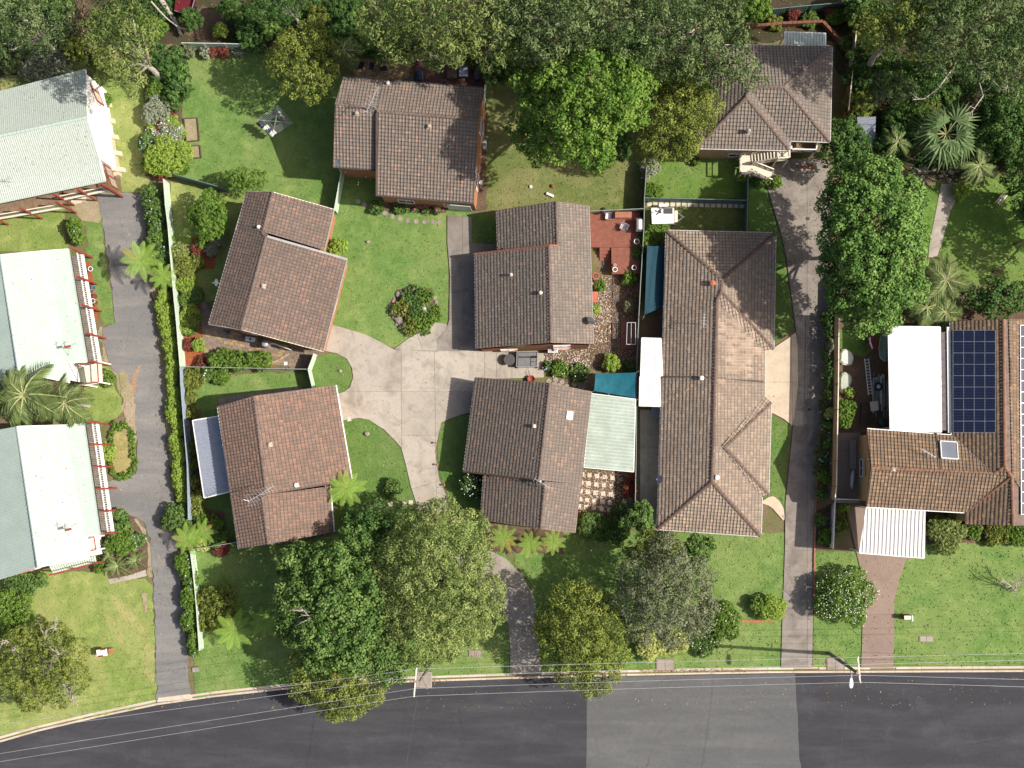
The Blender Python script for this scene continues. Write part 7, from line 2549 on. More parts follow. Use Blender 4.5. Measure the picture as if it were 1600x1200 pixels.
dk = boards('deck', 'red brown oiled deck with bench seats between the grey house and the fence', [(921, 333), (1001, 331), (1000, 386), (923, 386)], 0.75, 24, M['timber_red'], 'deck')
boards('', '', [(955, 387), (1000, 387), (999, 427), (956, 428)], 0.75, 18, M['timber_red'], '', root=dk)
for k in range(4):
 p = W(945, 389 + 5 * k)
 boards('', '', [(937, 386 + 5.4 * k), (953, 386 + 5.4 * k), (953, 391 + 5.4 * k), (937, 391 + 5.4 * k)], .60 - .17 * k, 2, M['timber_red'], '', root=dk, piece='tread')


def bench(label, px, h, mat, z0=.75, n=4):
 P = G(px, z0 + h)
 t = thing('bench_seat', label, 'bench', (P[0].x, P[0].y, z0))
 for k in range(n):
  a, b = P[0].lerp(P[3], (k + .5) / n), P[1].lerp(P[2], (k + .5) / n)
  mb = MB()
  mb.bar(a, b, (P[3] - P[0]).length / n * .93, .045)
  mb.build('plank', mat, t)
 mb = MB()
 c = sum(P, Vector()) / 4
 for i in range(4):
  q, q2 = P[i].lerp(c, .06), P[(i + 1) % 4].lerp(c, .06)
  mb.bar(Vector((q.x, q.y, z0 + h / 2 - .02)), Vector((q2.x, q2.y, z0 + h / 2 - .02)), .04, h - .05)
 mb.build('box_base', mat, t)
 return t


bench('long box bench of lighter boards at the north rail of the deck', [(961, 331), (987, 331), (987, 340), (961, 340)], .45, flat('new_deck_board', (0.36, 0.15, 0.085), .7))
bench('low step bench across the lower deck corner', [(956, 416), (973, 416), (973, 427), (956, 427)], .12, M['timber_red'], n=6)


def pot(label, px, py, r, h, mat='white', plant=None, z0=.75, group=None):
 p = W(px, py, z0 + h)
 t = thing('plant_pot', label, 'pot', (p.x, p.y, z0), group)
 mb = MB()
 mb.lathe((p.x, p.y, z0), [(r * .7, 0), (r * .95, h * .85), (r * 1.08, h * .87), (r * 1.08, h), (r * .85, h), (r * .8, h * .85), (0.01, h * .85)], 16)
 mb.build('pot_body', M[mat], t)
 mb = MB()
 mb.lathe((p.x, p.y, z0), [(r * .82, h * .8), (r * .8, h * .88), (.01, h * .9)], 12)
 mb.build('soil', M['bark'], t)
 if plant:
  g = np.random.default_rng(int(px))
  V, ti, _c = crown_leaves([((p.x, p.y, z0 + h + .25), (r * 1.1, r * 1.1, .3))], 'small', g, .8)
  leaf_obj('plant', V, ti, L[plant], t)
 return t


pot('white rimmed pot in the middle of the deck edge', 995, 377, .24, .4)
pot('white rimmed pot at the south end of the deck', 991, 418, .22, .4)
pot('white pot on the low step bench', 961, 421, .22, .35)
pot('small white pot beside the white pot on the step bench', 961, 414, .11, .25)
pot('white pot on the driveway by the outside stairs', 1199, 285, .2, .3, plant='bright', z0=.11)
pot('grey pot in the rock ringed garden', 641, 494, .28, .35, 'steel', z0=.1)
pot('terracotta pot under the pebble garden wall', 931, 431, .3, .5, 'terracotta', z0=.05)


def armchair(label, px, py, az, seat='steel', z0=.75, strips=None):
 c = W(px, py, z0 + .45)
 t = thing('garden_chair', label, 'chair', (c.x, c.y, z0))
 ca, sa = cos(az), sin(az)

 def q(x, y, z):
  return (c.x + x * ca - y * sa, c.y + x * sa + y * ca, z0 + z)
 for sx, sy in ((-.27, -.27), (.27, -.27), (.27, .27), (-.27, .27)):
  mb = MB()
  mb.tube([q(sx, sy, 0), q(sx, sy, .42 if sx > 0 else .9)], .016, 6)
  mb.build('leg', M['steel'], t)
 mats = strips or [seat] * 5
 mb = MB()
 for k in range(5):
  x = -.23 + .115 * k
  mb.bar(q(x, -.27, .42 + .01 * k), q(x, .27, .42 + .01 * k), .10, .02)
 mb.build('seat', M[mats[0]], t)
 mb = MB()
 for k in range(5):
  z = .48 + .1 * k
  mb.bar(q(-.27 - .04 * k, -.27, z), q(-.27 - .04 * k, .27, z), .02, .085)
 mb.build('backrest', M[mats[1]], t)
 for sy in (-.3, .3):
  mb = MB()
  mb.bar(q(-.3, sy, .64), q(.25, sy, .62), .05, .03)
  mb.tube([q(.25, sy, .62), q(.27, sy * .9, .42)], .014, 5)
  mb.build('armrest', M['steel'], t)
 return t


armchair('folding garden chair of pale webbing in the middle of the deck', 974, 354, 2.75, strips=['alu', 'alu'])
t = armchair('blue and white striped garden chair at the north rail of the deck', 951, 338, 3.0, strips=['white', 'blue_cloth'])
armchair('dark garden chair on the tan paving nearest the thicket', 565, 102, 1.2, strips=['black', 'black'], z0=.05)
armchair('black garden chair in the middle of the tan paving', 581, 103, 1.4, strips=['black', 'black'], z0=.05)
armchair('black garden chair alone on the tan paving', 600, 108, .2, strips=['black', 'black'], z0=.05)


def barbecue(label, px, py, az, z0, lid='steel', L_=1.5, w=.62):
 c = W(px, py, z0 + .9)
 t = thing('barbecue', label, 'barbecue', (c.x, c.y, z0))
 mb = MB()
 mb.box((c.x, c.y, z0 + .5), (w, L_, .75), az)
 mb.build('cabinet', M['dark_grey'], t)
 mb = MB()
 n = 7
 ca, sa = cos(az), sin(az)
 vs = []
 for y in (-L_ * .36, L_ * .36):
  for k in range(n):
   a = pi * k / (n - 1)
   x, z = -cos(a) * w * .46, sin(a) * .22
   vs.append((c.x + x * ca - y * sa, c.y + x * sa + y * ca, z0 + .88 + z))
 mb.add(vs, [(k, k + 1, n + k + 1, n + k) for k in range(n - 1)] + [tuple(range(n)), tuple(range(n, 2 * n))[::-1]])
 mb.build('hood', M[lid], t)
 mb = MB()
 mb.bar((c.x + w * .52 * ca - (-L_ * .3) * sa, c.y + w * .52 * sa - L_ * .3 * ca, z0 + .95), (c.x + w * .52 * ca - L_ * .3 * sa, c.y + w * .52 * sa + L_ * .3 * ca, z0 + .95), .03, .03)
 mb.build('handle', M['steel'], t)
 for k in (0, 1):
  y = (-1, 1)[k] * L_ * .28
  mb = MB()
  mb.lathe((c.x - y * sa, c.y + y * ca, z0), [(.05, 0), (.09, .03), (.09, .1), (.03, .14)], 8)
  mb.build('wheel', M['black'], t)
 return t


barbecue('steel topped barbecue against the east fence of the deck', 999, 351, 0, .75, 'alu', 1.25)
barbecue('dark covered barbecue on the shaded deck edge', 655, 118, .05, .4, 'blue_cloth', 1.3, .6)
t = thing('kettle_grill', 'black kettle grill in the corner beside the striped chair', 'grill', W(942, 329, .75))
p = W(942, 329, 1.4)
mb = MB()
mb.lathe((p.x, p.y, .75), [(.06, .3), (.26, .45), (.31, .62), (.26, .8), (.05, .88)], 14)
mb.build('bowl', M['black'], t)
for k in range(3):
 mb = MB()
 a = k * 2.094
 mb.tube([(p.x + cos(a) * .3, p.y + sin(a) * .3, .75), (p.x + cos(a) * .1, p.y + sin(a) * .1, 1.15)], .015, 5)
 mb.build('leg', M['steel'], t)

# white box trailer with a lid
t = thing('box_trailer', 'white lidded box trailer with roof bars parked on the small lawn', 'trailer', W(1037, 340))
P = G([(1018, 325), (1053, 325), (1053, 349), (1019, 350)], 1.05)
mb = MB()
mb.prism([(p.x, p.y) for p in P], .45, 1.02)
mb.build('body', M['white'], t)
mb = MB()
c = sum(P, Vector()) / 4
mb.prism([(c.x + (p.x - c.x) * 1.01, c.y + (p.y - c.y) * 1.01) for p in P], 1.03, 1.10)
ld = mb.build('lid', M['white'], t)
Q = G([(1037, 325), (1051, 325), (1051, 334), (1037, 334)], 1.14)
mb = MB()
mb.prism([(p.x, p.y) for p in Q], 1.10, 1.14)
mb.build('hatch', M['dark_grey'], ld)
Q = G([(1021, 327), (1033, 326), (1033, 335), (1022, 336)], 1.13)
mb = MB()
r_ = random.Random(2)
for k in range(12):
 a = Q[0].lerp(Q[1], r_.random()).lerp(Q[3].lerp(Q[2], r_.random()), r_.random())
 e = a + Vector((r_.uniform(-.4, .4), r_.uniform(-.3, .3), .04))
 mb.bar(a + Vector((0, 0, .02)), e, .05, .05)
mb.build('tool', M['dark_grey'], t, 'stuff')
for y in (323.5, 350.5):
 mb = MB()
 mb.bar(W(1020, y, .75), W(1058, y, .75), .07, .08)
 mb.build('side_rail', M['dark_grey'], t)
P2 = G([(1054, 329), (1059, 329), (1059, 347), (1054, 347)], .95)
mb = MB()
mb.prism([(p.x, p.y) for p in P2], .5, .95)
mb.build('toolbox', M['cream'], t)
mb = MB()
mb.bar(W(1058, 332, .5), W(1068, 339, .5), .08, .08)
mb.bar(W(1058, 346, .5), W(1068, 339, .5), .08, .08)
mb.bar(W(1066, 339, .5), W(1070, 339, .5), .07, .1)
mb.build('drawbar', M['alu'], t)
for y in (322, 352):
 p = W(1036, y, .35)
 mb = MB()
 ring = []
 mb.tube([(p.x, p.y - .1, .33), (p.x, p.y + .1, .33)], .32, 16)
 w_ = mb.build('wheel', M['black'], t)
 mb = MB()
 mb.tube([(p.x, p.y - .11, .33), (p.x, p.y + .11, .33)], .18, 12)
 mb.build('rim', M['alu'], w_)
 mb = MB()
 mb.bar((p.x - .4, p.y, .70), (p.x + .4, p.y, .70), .24, .03)
 mb.build('mudguard', M['white'], t)

# red trailer in the woods
t = thing('box_trailer', 'red open box trailer parked in the woods at the top', 'trailer', W(289, 10))
P = G([(276, -8), (305, -2), (297, 25), (273, 17)], .8)
mb = MB()
c = sum(P, Vector()) / 4
mb.prism([(p.x, p.y) for p in P], .45, .5)
for i in range(4):
 mb.bar(P[i] - Vector((0, 0, .15)), P[(i + 1) % 4] - Vector((0, 0, .15)), .06, .4)
mb.build('tray', flat('red_trailer_paint', (.12, .012, .02), .5), t)
mb = MB()
for i in (1, 2):
 mb.bar(P[i] + Vector((0, 0, .1)), P[(i + 1) % 4] + Vector((0, 0, .1)), .05, .05)
mb.build('rack', M['steel'], t)
for a, b in ((0, 3), (1, 2)):
 q = P[a].lerp(P[b], .5)
 d = (P[1] - P[0]).normalized() * (.12 if a else -.12)
 mb = MB()
 mb.tube([(q.x + d.x - d.x * .5, q.y + d.y - d.y * .5, .32), (q.x + d.x * 1.5, q.y + d.y * 1.5, .32)], .31, 14)
 mb.build('wheel', M['black'], t)
P = None

# rotary clothes line
t = thing('rotary_clothesline', 'square rotary clothes line with a few clothes on the back lawn', 'clothes line', W(430, 191))
c = W(430, 189, 1.9)
mb = MB()
mb.tube([(c.x, c.y, 0), (c.x, c.y, 1.95)], .035, 8)
mb.build('mast', M['steel'], t)
crn = G([(434, 165), (457, 192), (424, 213), (401, 187)], 1.9)
for q in crn:
 mb = MB()
 mb.bar((c.x, c.y, 1.6), q, .035, .035)
 mb.bar((c.x, c.y, 1.92), Vector((c.x, c.y, 1.9)).lerp(q, .5) - Vector((0, 0, .12)), .02, .02)
 mb.build('arm', M['steel'], t)
for k in range(1, 7):
 f = .28 + .72 * k / 6
 mb = MB()
 for i in range(4):
  a, b = Vector((c.x, c.y, 1.6 + .3 * f)).lerp(crn[i], f), Vector((c.x, c.y, 1.6 + .3 * f)).lerp(crn[(i + 1) % 4], f)
  mb.bar(a, b, .016, .012)
 mb.build('wire', M['alu'], t)
rr = random.Random(5)
for k, (px, py, m_, az) in enumerate(((422, 172, 'blue_cloth', .3), (437, 178, 'white', 1.0), (442, 184, 'white', 1.0), (446, 189, 'pink_cloth', 1.0), (410, 195, 'blue_cloth', 2.4), (415, 199, 'white', 2.4), (420, 204, 'blue_cloth', 2.4), (425, 207, 'white', 2.4), (405, 191, 'black', 2.4))):
 p = W(px, py, 1.5)
 mt = M.get(m_) or flat('pink_cloth', (.5, .25, .33), .85)
 d = Vector((cos(-az), sin(-az), 0))
 vs, fs = [], []
 for i in range(6):
  for j in range(2):
   q = p + d * (-.3 + .12 * i) + Vector((-d.y, d.x, 0)) * (.05 * sin(i * 2.1) + .18 * j)
   vs.append((q.x, q.y, 1.85 - .75 * j))
 for i in range(5):
  fs.append((2 * i, 2 * i + 2, 2 * i + 3, 2 * i + 1))
 mb = MB()
 mb.add(vs, fs)
 o = mb.build('hanging_cloth', mt)
 tag(o, ['navy shirt at the north arm of the clothes line', 'white sock bundle at the centre of the clothes line', 'white shirt at the east side of the clothes line', 'pink towel at the east end of the clothes line', 'navy shorts at the west side of the clothes line', 'white striped shirt on the lower west side of the clothes line', 'dark blue shirt on the lower clothes line', 'white towel nearest the lower corner of the clothes line', 'black shirt at the west corner of the clothes line'][k], 'washing', 'washing on the rotary clothes line')

# timber garden frames
for px, lb in (([(287, 185), (308, 184), (311, 219), (291, 221)], 'larger timber edged garden frame on the back lawn'), ([(293, 228), (312, 227), (314, 246), (295, 247)], 'smaller square timber edged garden frame on the back lawn')):
 P = G(px, .2)
 t = thing('planter_bed', lb, 'garden frame', (P[0].x, P[0].y, 0))
 for i in range(4):
  mb = MB()
  mb.bar(P[i] - Vector((0, 0, .09)), P[(i + 1) % 4] - Vector((0, 0, .09)), .08, .2)
  mb.build('plank', M['timber_dark'], t)
 mb = MB()
 mb.prism([(p.x, p.y) for p in P], .02, .09)
 mb.build('grass_fill', M['dirt'], t)


# stepping stones
def stones(kind, pts, s, mat, z=.08, name='stepping_stone', tilt=.4, sq=True):
 """a path of separate stones"""
 t = link(bpy.data.objects.new(kind, None))
 t.location = W(*pts[len(pts) // 2])
 t['kind'] = 'structure'
 for i, (x, y) in enumerate(pts):
  p = W(x, y)
  rr = random.Random(int(x * 31 + y))
  a = rr.uniform(-tilt, tilt)
  mb = MB()
  if sq:
   k = s * rr.uniform(.92, 1.06) / 2
   mb.prism([(p.x + (u * cos(a) - v * sin(a)) * k, p.y + (u * sin(a) + v * cos(a)) * k) for u, v in ((-1, -1), (1, -1), (1, 1), (-1, 1))], 0.0, z + rr.uniform(-.01, .01))
  else:
   mb.prism([(p.x + cos(q * .9 + a) * s * .5 * rr.uniform(.8, 1.1), p.y + sin(q * .9 + a) * s * .5 * rr.uniform(.8, 1.1)) for q in range(7)], 0.0, z)
  mb.build(name, M[mat], t)


stones('stepping_stone_path', [(560, 315), (570, 320), (577, 325), (585, 329), (601, 333), (613, 338), (625, 342), (637, 345), (650, 346), (663, 347), (676, 347), (687, 348)], .5, 'stone', .06, sq=False)
stones('stepping_stone_path', [(588, 789), (597, 789), (610, 788), (632, 787), (642, 785), (578, 792), (567, 793)], .38, 'paver', .06, tilt=.15)
stones('stepping_stone_path', [(956, 450), (961, 460), (963, 471), (964, 481), (964, 491), (964, 501), (964, 510), (963, 519), (963, 528), (962, 537), (957, 546), (950, 553), (944, 420), (945, 411)], .40, 'paver_dark', .09, tilt=.12)
cp = []
for j, y in enumerate((741, 754, 767, 780, 791)):
 for i, x in enumerate((910, 921, 933, 945, 957)):
  cp.append((x - j * 1.3 + .6 * i * 0, y + i * 1.4))
stones('courtyard_path', cp, .40, 'paver', .085, name='paver', tilt=.05)
stones('flagstone_path', [(858, 596), (868, 593), (878, 597), (888, 592), (897, 600), (885, 604), (873, 603), (905, 596), (912, 604), (866, 600)], .55, 'stone', .07, sq=False)
stones('flagstone_path', [(903, 590), (912, 592), (909, 600)], .75, 'conc_old', .075, sq=True)
stones('edging_path', [(1015 + 9 * k, 318.5 + .2 * k) for k in range(17)], .42, 'paver', .06, name='brick', tilt=.1)

# gravel surfaces: pebbles over a bed
n = NB('gravel_mix', .9)
M['gravel'] = n.color(n.ramp(n.island(), [(0, (.12, .10, .09)), (.3, (.30, .24, .18)), (.6, (.44, .36, .27)), (.85, (.55, .49, .42)), (1, (.25, .15, .10))]))
n = NB('gravel_mix_dark', .9)
M['gravel_dark'] = n.color(n.ramp(n.island(), [(0, (.09, .065, .05)), (.4, (.19, .135, .10)), (.75, (.27, .20, .145)), (1, (.38, .31, .24))]))
for nm, pts, mat, dens, hole in (('gravel', [(924, 432), (936, 430), (956, 436), (954, 536), (925, 536), (926, 470)], 'gravel', 70, None), ('gravel', [(850, 547), (924, 541), (924, 572), (850, 575)], 'gravel', 60, None), ('gravel', [(958, 430), (1000, 428), (996, 576), (924, 576), (924, 537), (955, 536)], 'gravel_dark', 55, None), ('gravel', [(904, 735), (982, 737), (974, 806), (902, 802)], 'gravel', 60, None)):
 Pw = [(p.x, p.y) for p in G(pts)]
 PAVED.append(Pw)
 sheet('gravel_bed', Pw, M['bark'], None)
 z = _layer[0]
 A_ = np.array(Pw)
 lo, hi = A_.min(0), A_.max(0)
 g = np.random.default_rng(len(pts) + int(A_[0, 0]))
 N = int((hi[0] - lo[0]) * (hi[1] - lo[1]) * dens)
 x, y = g.uniform(lo[0], hi[0], N), g.uniform(lo[1], hi[1], N)
 k = in_poly(Pw, x, y)
 x, y = x[k], y[k]
 N = len(x)
 s = g.uniform(.04, .085, N)
 a = g.uniform(0, 6.28, N)
 ring = np.stack([np.stack([np.cos(a + q) * s * g.uniform(.7, 1.2, N), np.sin(a + q) * s * g.uniform(.7, 1.2, N), np.zeros(N)], 1) for q in (0, 1.57, 3.14, 4.71)], 1)
 ctr = np.stack([x, y, np.full(N, z)], 1)
 top = ctr[:, None] + ring * .55 + np.array([0, 0, 1])[None, None] * (s * .7)[:, None, None]
 V = np.concatenate([ctr[:, None] + ring, top], 1).reshape(-1, 3)
 q = np.array([(0, 1, 5, 4), (1, 2, 6, 5), (2, 3, 7, 6), (3, 0, 4, 7), (4, 5, 6, 7)])
 Q = (q[None] + (np.arange(N) * 8)[:, None, None]).reshape(-1, 4)
 add_obj('gravel', fast_mesh('gravel', V, Q), M[mat], None, 'stuff')

# rock ringed garden in the court lawn
t = thing('rock_garden', 'round garden bed ringed with rocks in the court lawn', 'rock garden', W(648, 484))
rr = random.Random(9)
for k in range(34):
 a = 2 * pi * k / 34
 p = W(648 + cos(a) * (36 + rr.uniform(-2, 2)), 484 - sin(a) * (34 + rr.uniform(-2, 2)))
 mb = MB()
 s = rr.uniform(.12, .34)
 mb.blob((p.x, p.y, .06), (s, s * rr.uniform(.7, 1), s * .6), rr, 7, 4, .2)
 mb.build('rock', M['stone'], t)
for k in range(4):
 p = W(622 + k * 2.5, 497 + k * 4)
 mb = MB()
 mb.blob((p.x, p.y, .12), (.42, .3, .25), rr, 7, 4, .22)
 mb.build('rock', M['stone'], t)
for x, y, r_, lf, lb, fl in ((645, 466, 20, 'dark', 'green mound at the north of the rock garden', None), (628, 482, 17, 'olive', 'olive ground cover at the west of the rock garden', ('pflower', 8, .1)), (660, 502, 21, 'bright', 'low green plant at the south of the rock garden', None), (643, 508, 17, 'olive', 'low olive plant at the lower rim of the rock garden', None), (677, 490, 15, 'bright', 'green clump at the east rim of the rock garden', None), (664, 464, 16, 'bright', 'light green clump behind the agave', None), (645, 487, 12, 'deep', 'dark low cover in the middle of the rock garden', None)):
 shrub(lb, x, y, r_, .55, lf, 'small', flowers=fl, dens=.7)
V, Fs = [], []
t = thing('agave', 'pale silvery spiky agave in the rock garden', 'agave', W(667, 483))
p0 = W(667, 483, .2)
for k in range(34):
 a = k * 2.39996
 el = .25 + .9 * (k / 34)
 l_ = .62 * (1 - .25 * k / 34)
 d = Vector((cos(a) * cos(el), sin(a) * cos(el), sin(el)))
 s = Vector((-sin(a), cos(a), 0)) * .035
 b = p0 + Vector((0, 0, .1))
 i = len(V)
 V += [b - s, b + s, b + d * l_ * .5 + s * 1.1, b + d * l_, b + d * l_ * .5 - s * 1.1]
 Fs.append((i, i + 1, i + 2, i + 3, i + 4))
mb = MB()
mb.add(V, Fs)
mb.build('leaf', flat('agave_leaf', (.52, .55, .42), .6), t, 'stuff')


# shade sails
M['teal_bright'] = flat('bright_teal_cloth', (0.007, 0.105, 0.145), 0.75, var=0.25)
def sail(label, px, z, mat='teal', sag=.35, seg=10):
 P = [W(x, y, zz) for (x, y), zz in zip(px, z)]
 c = sum(P, Vector()) / 4
 t = thing('shade_sail', label, 'shade sail', (c.x, c.y, 0))
 vs, fs = [], []
 for i in range(seg + 1):
  for j in range(seg + 1):
   u, v = i / seg, j / seg
   p = P[0].lerp(P[1], u).lerp(P[3].lerp(P[2], u), v)
   p.z -= sag * (4 * u * (1 - u) * .5 + 4 * v * (1 - v) * .5) - .03 * sin(u * 17 + v * 5)
   e = (p - c) * (.02 * (4 * u * (1 - u)) * (1 if v in (0, 1) else 0) + .02 * (4 * v * (1 - v)) * (1 if u in (0, 1) else 0))
   vs.append(p - e)
 for i in range(seg):
  for j in range(seg):
   a = i * (seg + 1) + j
   fs.append((a, a + 1, a + seg + 2, a + seg + 1))
 mb = MB()
 mb.add(vs, fs)
 o = mb.build('sail_cloth', M[mat], t, smooth=True)
 mb = MB()
 for k in range(4):
  mb.tube([P[k], P[k] + (P[k] - c).normalized() * .25], .015, 4)
 mb.build('tie', M['steel'], t)
 mb = MB()
 for k in range(4):
  q = P[k] + (P[k] - c).normalized() * .25
  mb.tube([(q.x, q.y, 0), (q.x, q.y, q.z + .1)], .03, 6)
 mb.build('post', M['steel'], t)
 return t


sail('long teal shade sail beside the duplex roof', [(1011, 384), (1046, 382), (1043, 478), (1007, 492)], [2.2, 2.1, 2.0, 2.2], sag=.2)
sail('wide bright teal shade sail folded above the patio roof', [(930, 583), (994, 582), (993, 622), (928, 611)], [2.6, 2.7, 2.3, 2.4], 'teal_bright', sag=.35)

# brick-red pieces of the pebble garden
dkb = boards('platform', 'small red brown platform under the swing seat', [(971, 503), (995, 503), (994, 545), (970, 545)], .2, 12, M['timber_red'], 'platform', along=1)
t = thing('swing_seat', 'metal framed garden swing seat on the red platform', 'swing seat', W(987, 521))
fr = G([(980, 504), (993, 504), (993, 538), (979, 538)], 1.7)
mb = MB()
for i in range(4):
 mb.bar(fr[i], fr[(i + 1) % 4], .05, .05)
 mb.bar(Vector((fr[i].x, fr[i].y, .2)), fr[i], .05, .05, (1, 0, 0))
mb.bar(fr[0].lerp(fr[1], .5), fr[2].lerp(fr[3], .5), .04, .04)
mb.build('frame', M['alu'], t)
sb = G([(982, 508), (989, 508), (989, 535), (982, 535)], .65)
for k in range(4):
 a, b = sb[0].lerp(sb[1], (k + .5) / 4), sb[3].lerp(sb[2], (k + .5) / 4)
 mb = MB()
 mb.bar(a, b, .09, .03)
 mb.build('slat', M['timber'], t)
mb = MB()
mb.bar(sb[1] + Vector((.05, 0, .3)), sb[2] + Vector((.05, 0, .3)), .05, .45)
mb.build('backrest', M['timber'], t)

# dark garden cart with grey lid south of the grey brown house
t = thing('garden_cart', 'dark open topped garden cart with grey lid panels beside the pebble strip', 'cart', W(823, 561))
P = G([(808, 550), (840, 549), (839, 573), (807, 573)], .85)
mb = MB()
for i in range(4):
 mb.bar(P[i] - Vector((0, 0, .3)), P[(i + 1) % 4] - Vector((0, 0, .3)), .05, .6)
mb.prism([(p.x, p.y) for p in P], .25, .3)
mb.build('tray', M['dark_grey'], t)
mb = MB()
for i in range(4):
 mb.bar(P[i], P[(i + 1) % 4], .06, .06)
mb.build('rim_rail', M['steel'], t)
for (u0, u1, v0, v1) in ((.05, .66, .42, .95), (.69, .95, .42, .66), (.69, .95, .69, .95), (.05, .95, .05, .3)):
 c4 = [P[0].lerp(P[1], u).lerp(P[3].lerp(P[2], u), v) for u, v in ((u0, v0), (u1, v0), (u1, v1), (u0, v1))]
 mb = MB()
 mb.prism([(p.x, p.y) for p in c4], .78, .82)
 mb.build('lid_panel', flat('grey_lid', (.17, .165, .165), .5), t)
for i in (0, 1, 2, 3):
 mb = MB()
 mb.lathe((P[i].x * .97 + sum(P, Vector()).x / 4 * .03, P[i].y, 0.1), [(.04, 0), (.1, .04), (.1, .14), (.04, .18)], 8)
 mb.build('wheel', M['black'], t)
t = thing('round_table', 'round weathered outdoor table in the shade beside the garden cart', 'table', W(796, 563))
p = W(796, 562, .72)
mb = MB()
mb.lathe((p.x, p.y, 0), [(.5, .69), (.52, .70), (.52, .74), (.5, .745)], 20)
mb.build('tabletop', M['paver_dark'], t)
mb = MB()
mb.lathe((p.x, p.y, .1), [(.25, 0), (.22, .05), (.05, .1), (.05, .6)], 10)
mb.build('pedestal', M['dark_grey'], t)
t = thing('wheelbarrow', 'small red wheelbarrow leaning at the concrete edge north of the skylight house', 'wheelbarrow', W(830, 592))
p = W(830, 592, .4)
mb = MB()
mb.lathe((p.x, p.y, .25), [(.1, 0), (.32, .22), (.34, .24), (.3, .22), (.08, .04)], 12)
mb.build('tray', M['red_paint'], t)
mb = MB()
mb.bar((p.x - .1, p.y + .1, .3), (p.x - .15, p.y + .75, .5), .03, .03)
mb.bar((p.x + .1, p.y + .1, .3), (p.x + .15, p.y + .75, .5), .03, .03)
mb.build('handle', M['steel'], t)
mb = MB()
mb.tube([(p.x - .05, p.y - .35, .17), (p.x + .05, p.y - .35, .17)], .17, 12)
mb.build('wheel', M['black'], t)


# air conditioners, tank and boxes against the walls
def box_unit(name, label, cat, px, w, d, h, z0, mat, az=0.0, fan=True):
 p = W(*px, z0 + h)
 t = thing(name, label, cat, (p.x, p.y, 0))
 mb = MB()
 mb.box((p.x, p.y, z0 + h / 2), (w, d, h), az)
 mb.build('casing', M[mat], t)
 if fan:
  mb = MB()
  mb.box((p.x, p.y, z0 + h + .012), (w * .85, d * .7, .02), az)
  mb.build('lid', M['alu'], t)
  mb = MB()
  mb.lathe((p.x, p.y, z0 + h + .02), [(min(w, d) * .3, 0), (min(w, d) * .28, .03), (.03, .035)], 12)
  mb.build('fan_guard', M['dark_grey'], t)
  mb = MB()
  for sx in (-1, 1):
   mb.box((p.x + sx * w * .35 * cos(az), p.y + sx * w * .35 * sin(az), z0 / 2), (.06, d, z0), az)
  mb.build('foot', M['steel'], t)
 return t


box_unit('air_conditioner', 'grey air conditioner unit on the east side of the north house', 'air conditioner', (757, 225), .35, .9, .7, .3, 'steel')
box_unit('air_conditioner', 'pale air conditioner unit in the paved courtyard of the western house', 'air conditioner', (391, 530), .95, .4, .7, .25, 'alu', -.15)
box_unit('air_conditioner', 'white air conditioner unit on the south wall of the grey brown house', 'air conditioner', (864, 547), .9, .45, .7, .3, 'white')
box_unit('gas_meter_box', 'small white box on the east wall of the north house', 'meter box', (751, 285), .3, .35, .4, .9, 'white', fan=False)
box_unit('cabinet', 'grey cabinet below the white awnings of the duplex', 'cabinet', (1026, 644), .8, 1.0, 1.0, .07, 'grey_roof', fan=False)
box_unit('storage_box', 'terracotta coloured storage box against the pebble garden wall', 'box', (929, 464), .45, 1.0, .5, .03, 'terracotta', fan=False)
box_unit('storage_box', 'small white storage box on the pebbles by the wall', 'box', (927, 443), .4, .3, .3, .03, 'white', fan=False)
t = thing('hot_water_tank', 'grey cylindrical hot water tank at the south wall of the western house', 'tank', W(414, 537))
p = W(414, 537, 1.5)
mb = MB()
mb.lathe((p.x, p.y, .05), [(.30, 0), (.31, .05), (.31, 1.4), (.28, 1.5), (.08, 1.56)], 18)
mb.build('tank_body', M['steel'], t)
mb = MB()
a = W(428, 537, 1.2)
b = W(453, 546, 1.0)
mb.tube([(p.x + .3, p.y, 1.2), a, b, (b.x, b.y, .1)], .035, 6)
mb.build('pipe', M['white'], t)
for px, r_, z in ((446, 569, .0), ):
 pass
t = thing('patio_heater', 'thin dark post standing in the paved courtyard', 'post', W(349, 520))
p = W(349, 516, 1.8)
mb = MB()
mb.tube([(p.x, p.y, 0), (p.x, p.y, 1.9)], .04, 6)
mb.build('mast', M['black'], t)
mb = MB()
mb.box((p.x, p.y, .06), (.4, .4, .12))
mb.build('foot', M['dark_grey'], t)
box_unit('bird_bath_block', 'round white stone on the courtyard mulch square', 'stone', (446, 568), .3, .3, .12, .03, 'white', fan=False)

# brick paved courtyard of the western house: bricks near enough to be told apart are laid singly
def paving(name, px, nu, nv, mats, z=.07, sub=(0, 0, 0), bond=True):
 P = G(px)
 PAVED.append([(p.x, p.y) for p in P])
 base = sheet(name, [(p.x, p.y) for p in P], M['joint'], z - .03)
 rr = random.Random(nu * 7 + nv)
 for j in range(nv):
  for i in range(nu + (1 if bond and j % 2 else 0)):
   o = -.5 if bond and j % 2 else 0
   u0, u1 = max(0, (i + o + .04) / nu), min(1, (i + o + .96) / nu)
   v0, v1 = (j + .05) / nv, (j + .95) / nv
   if u1 - u0 < .1 / nu:
    continue
   c4 = [P[0].lerp(P[1], u).lerp(P[3].lerp(P[2], u), v) for u, v in ((u0, v0), (u1, v0), (u1, v1), (u0, v1))]
   mb = MB()
   zz = z + rr.uniform(-.006, .006)
   mb.prism([(p.x, p.y) for p in c4], z - .05, zz)
   mb.build('paver', M[rr.choice(mats)], base)
 return base


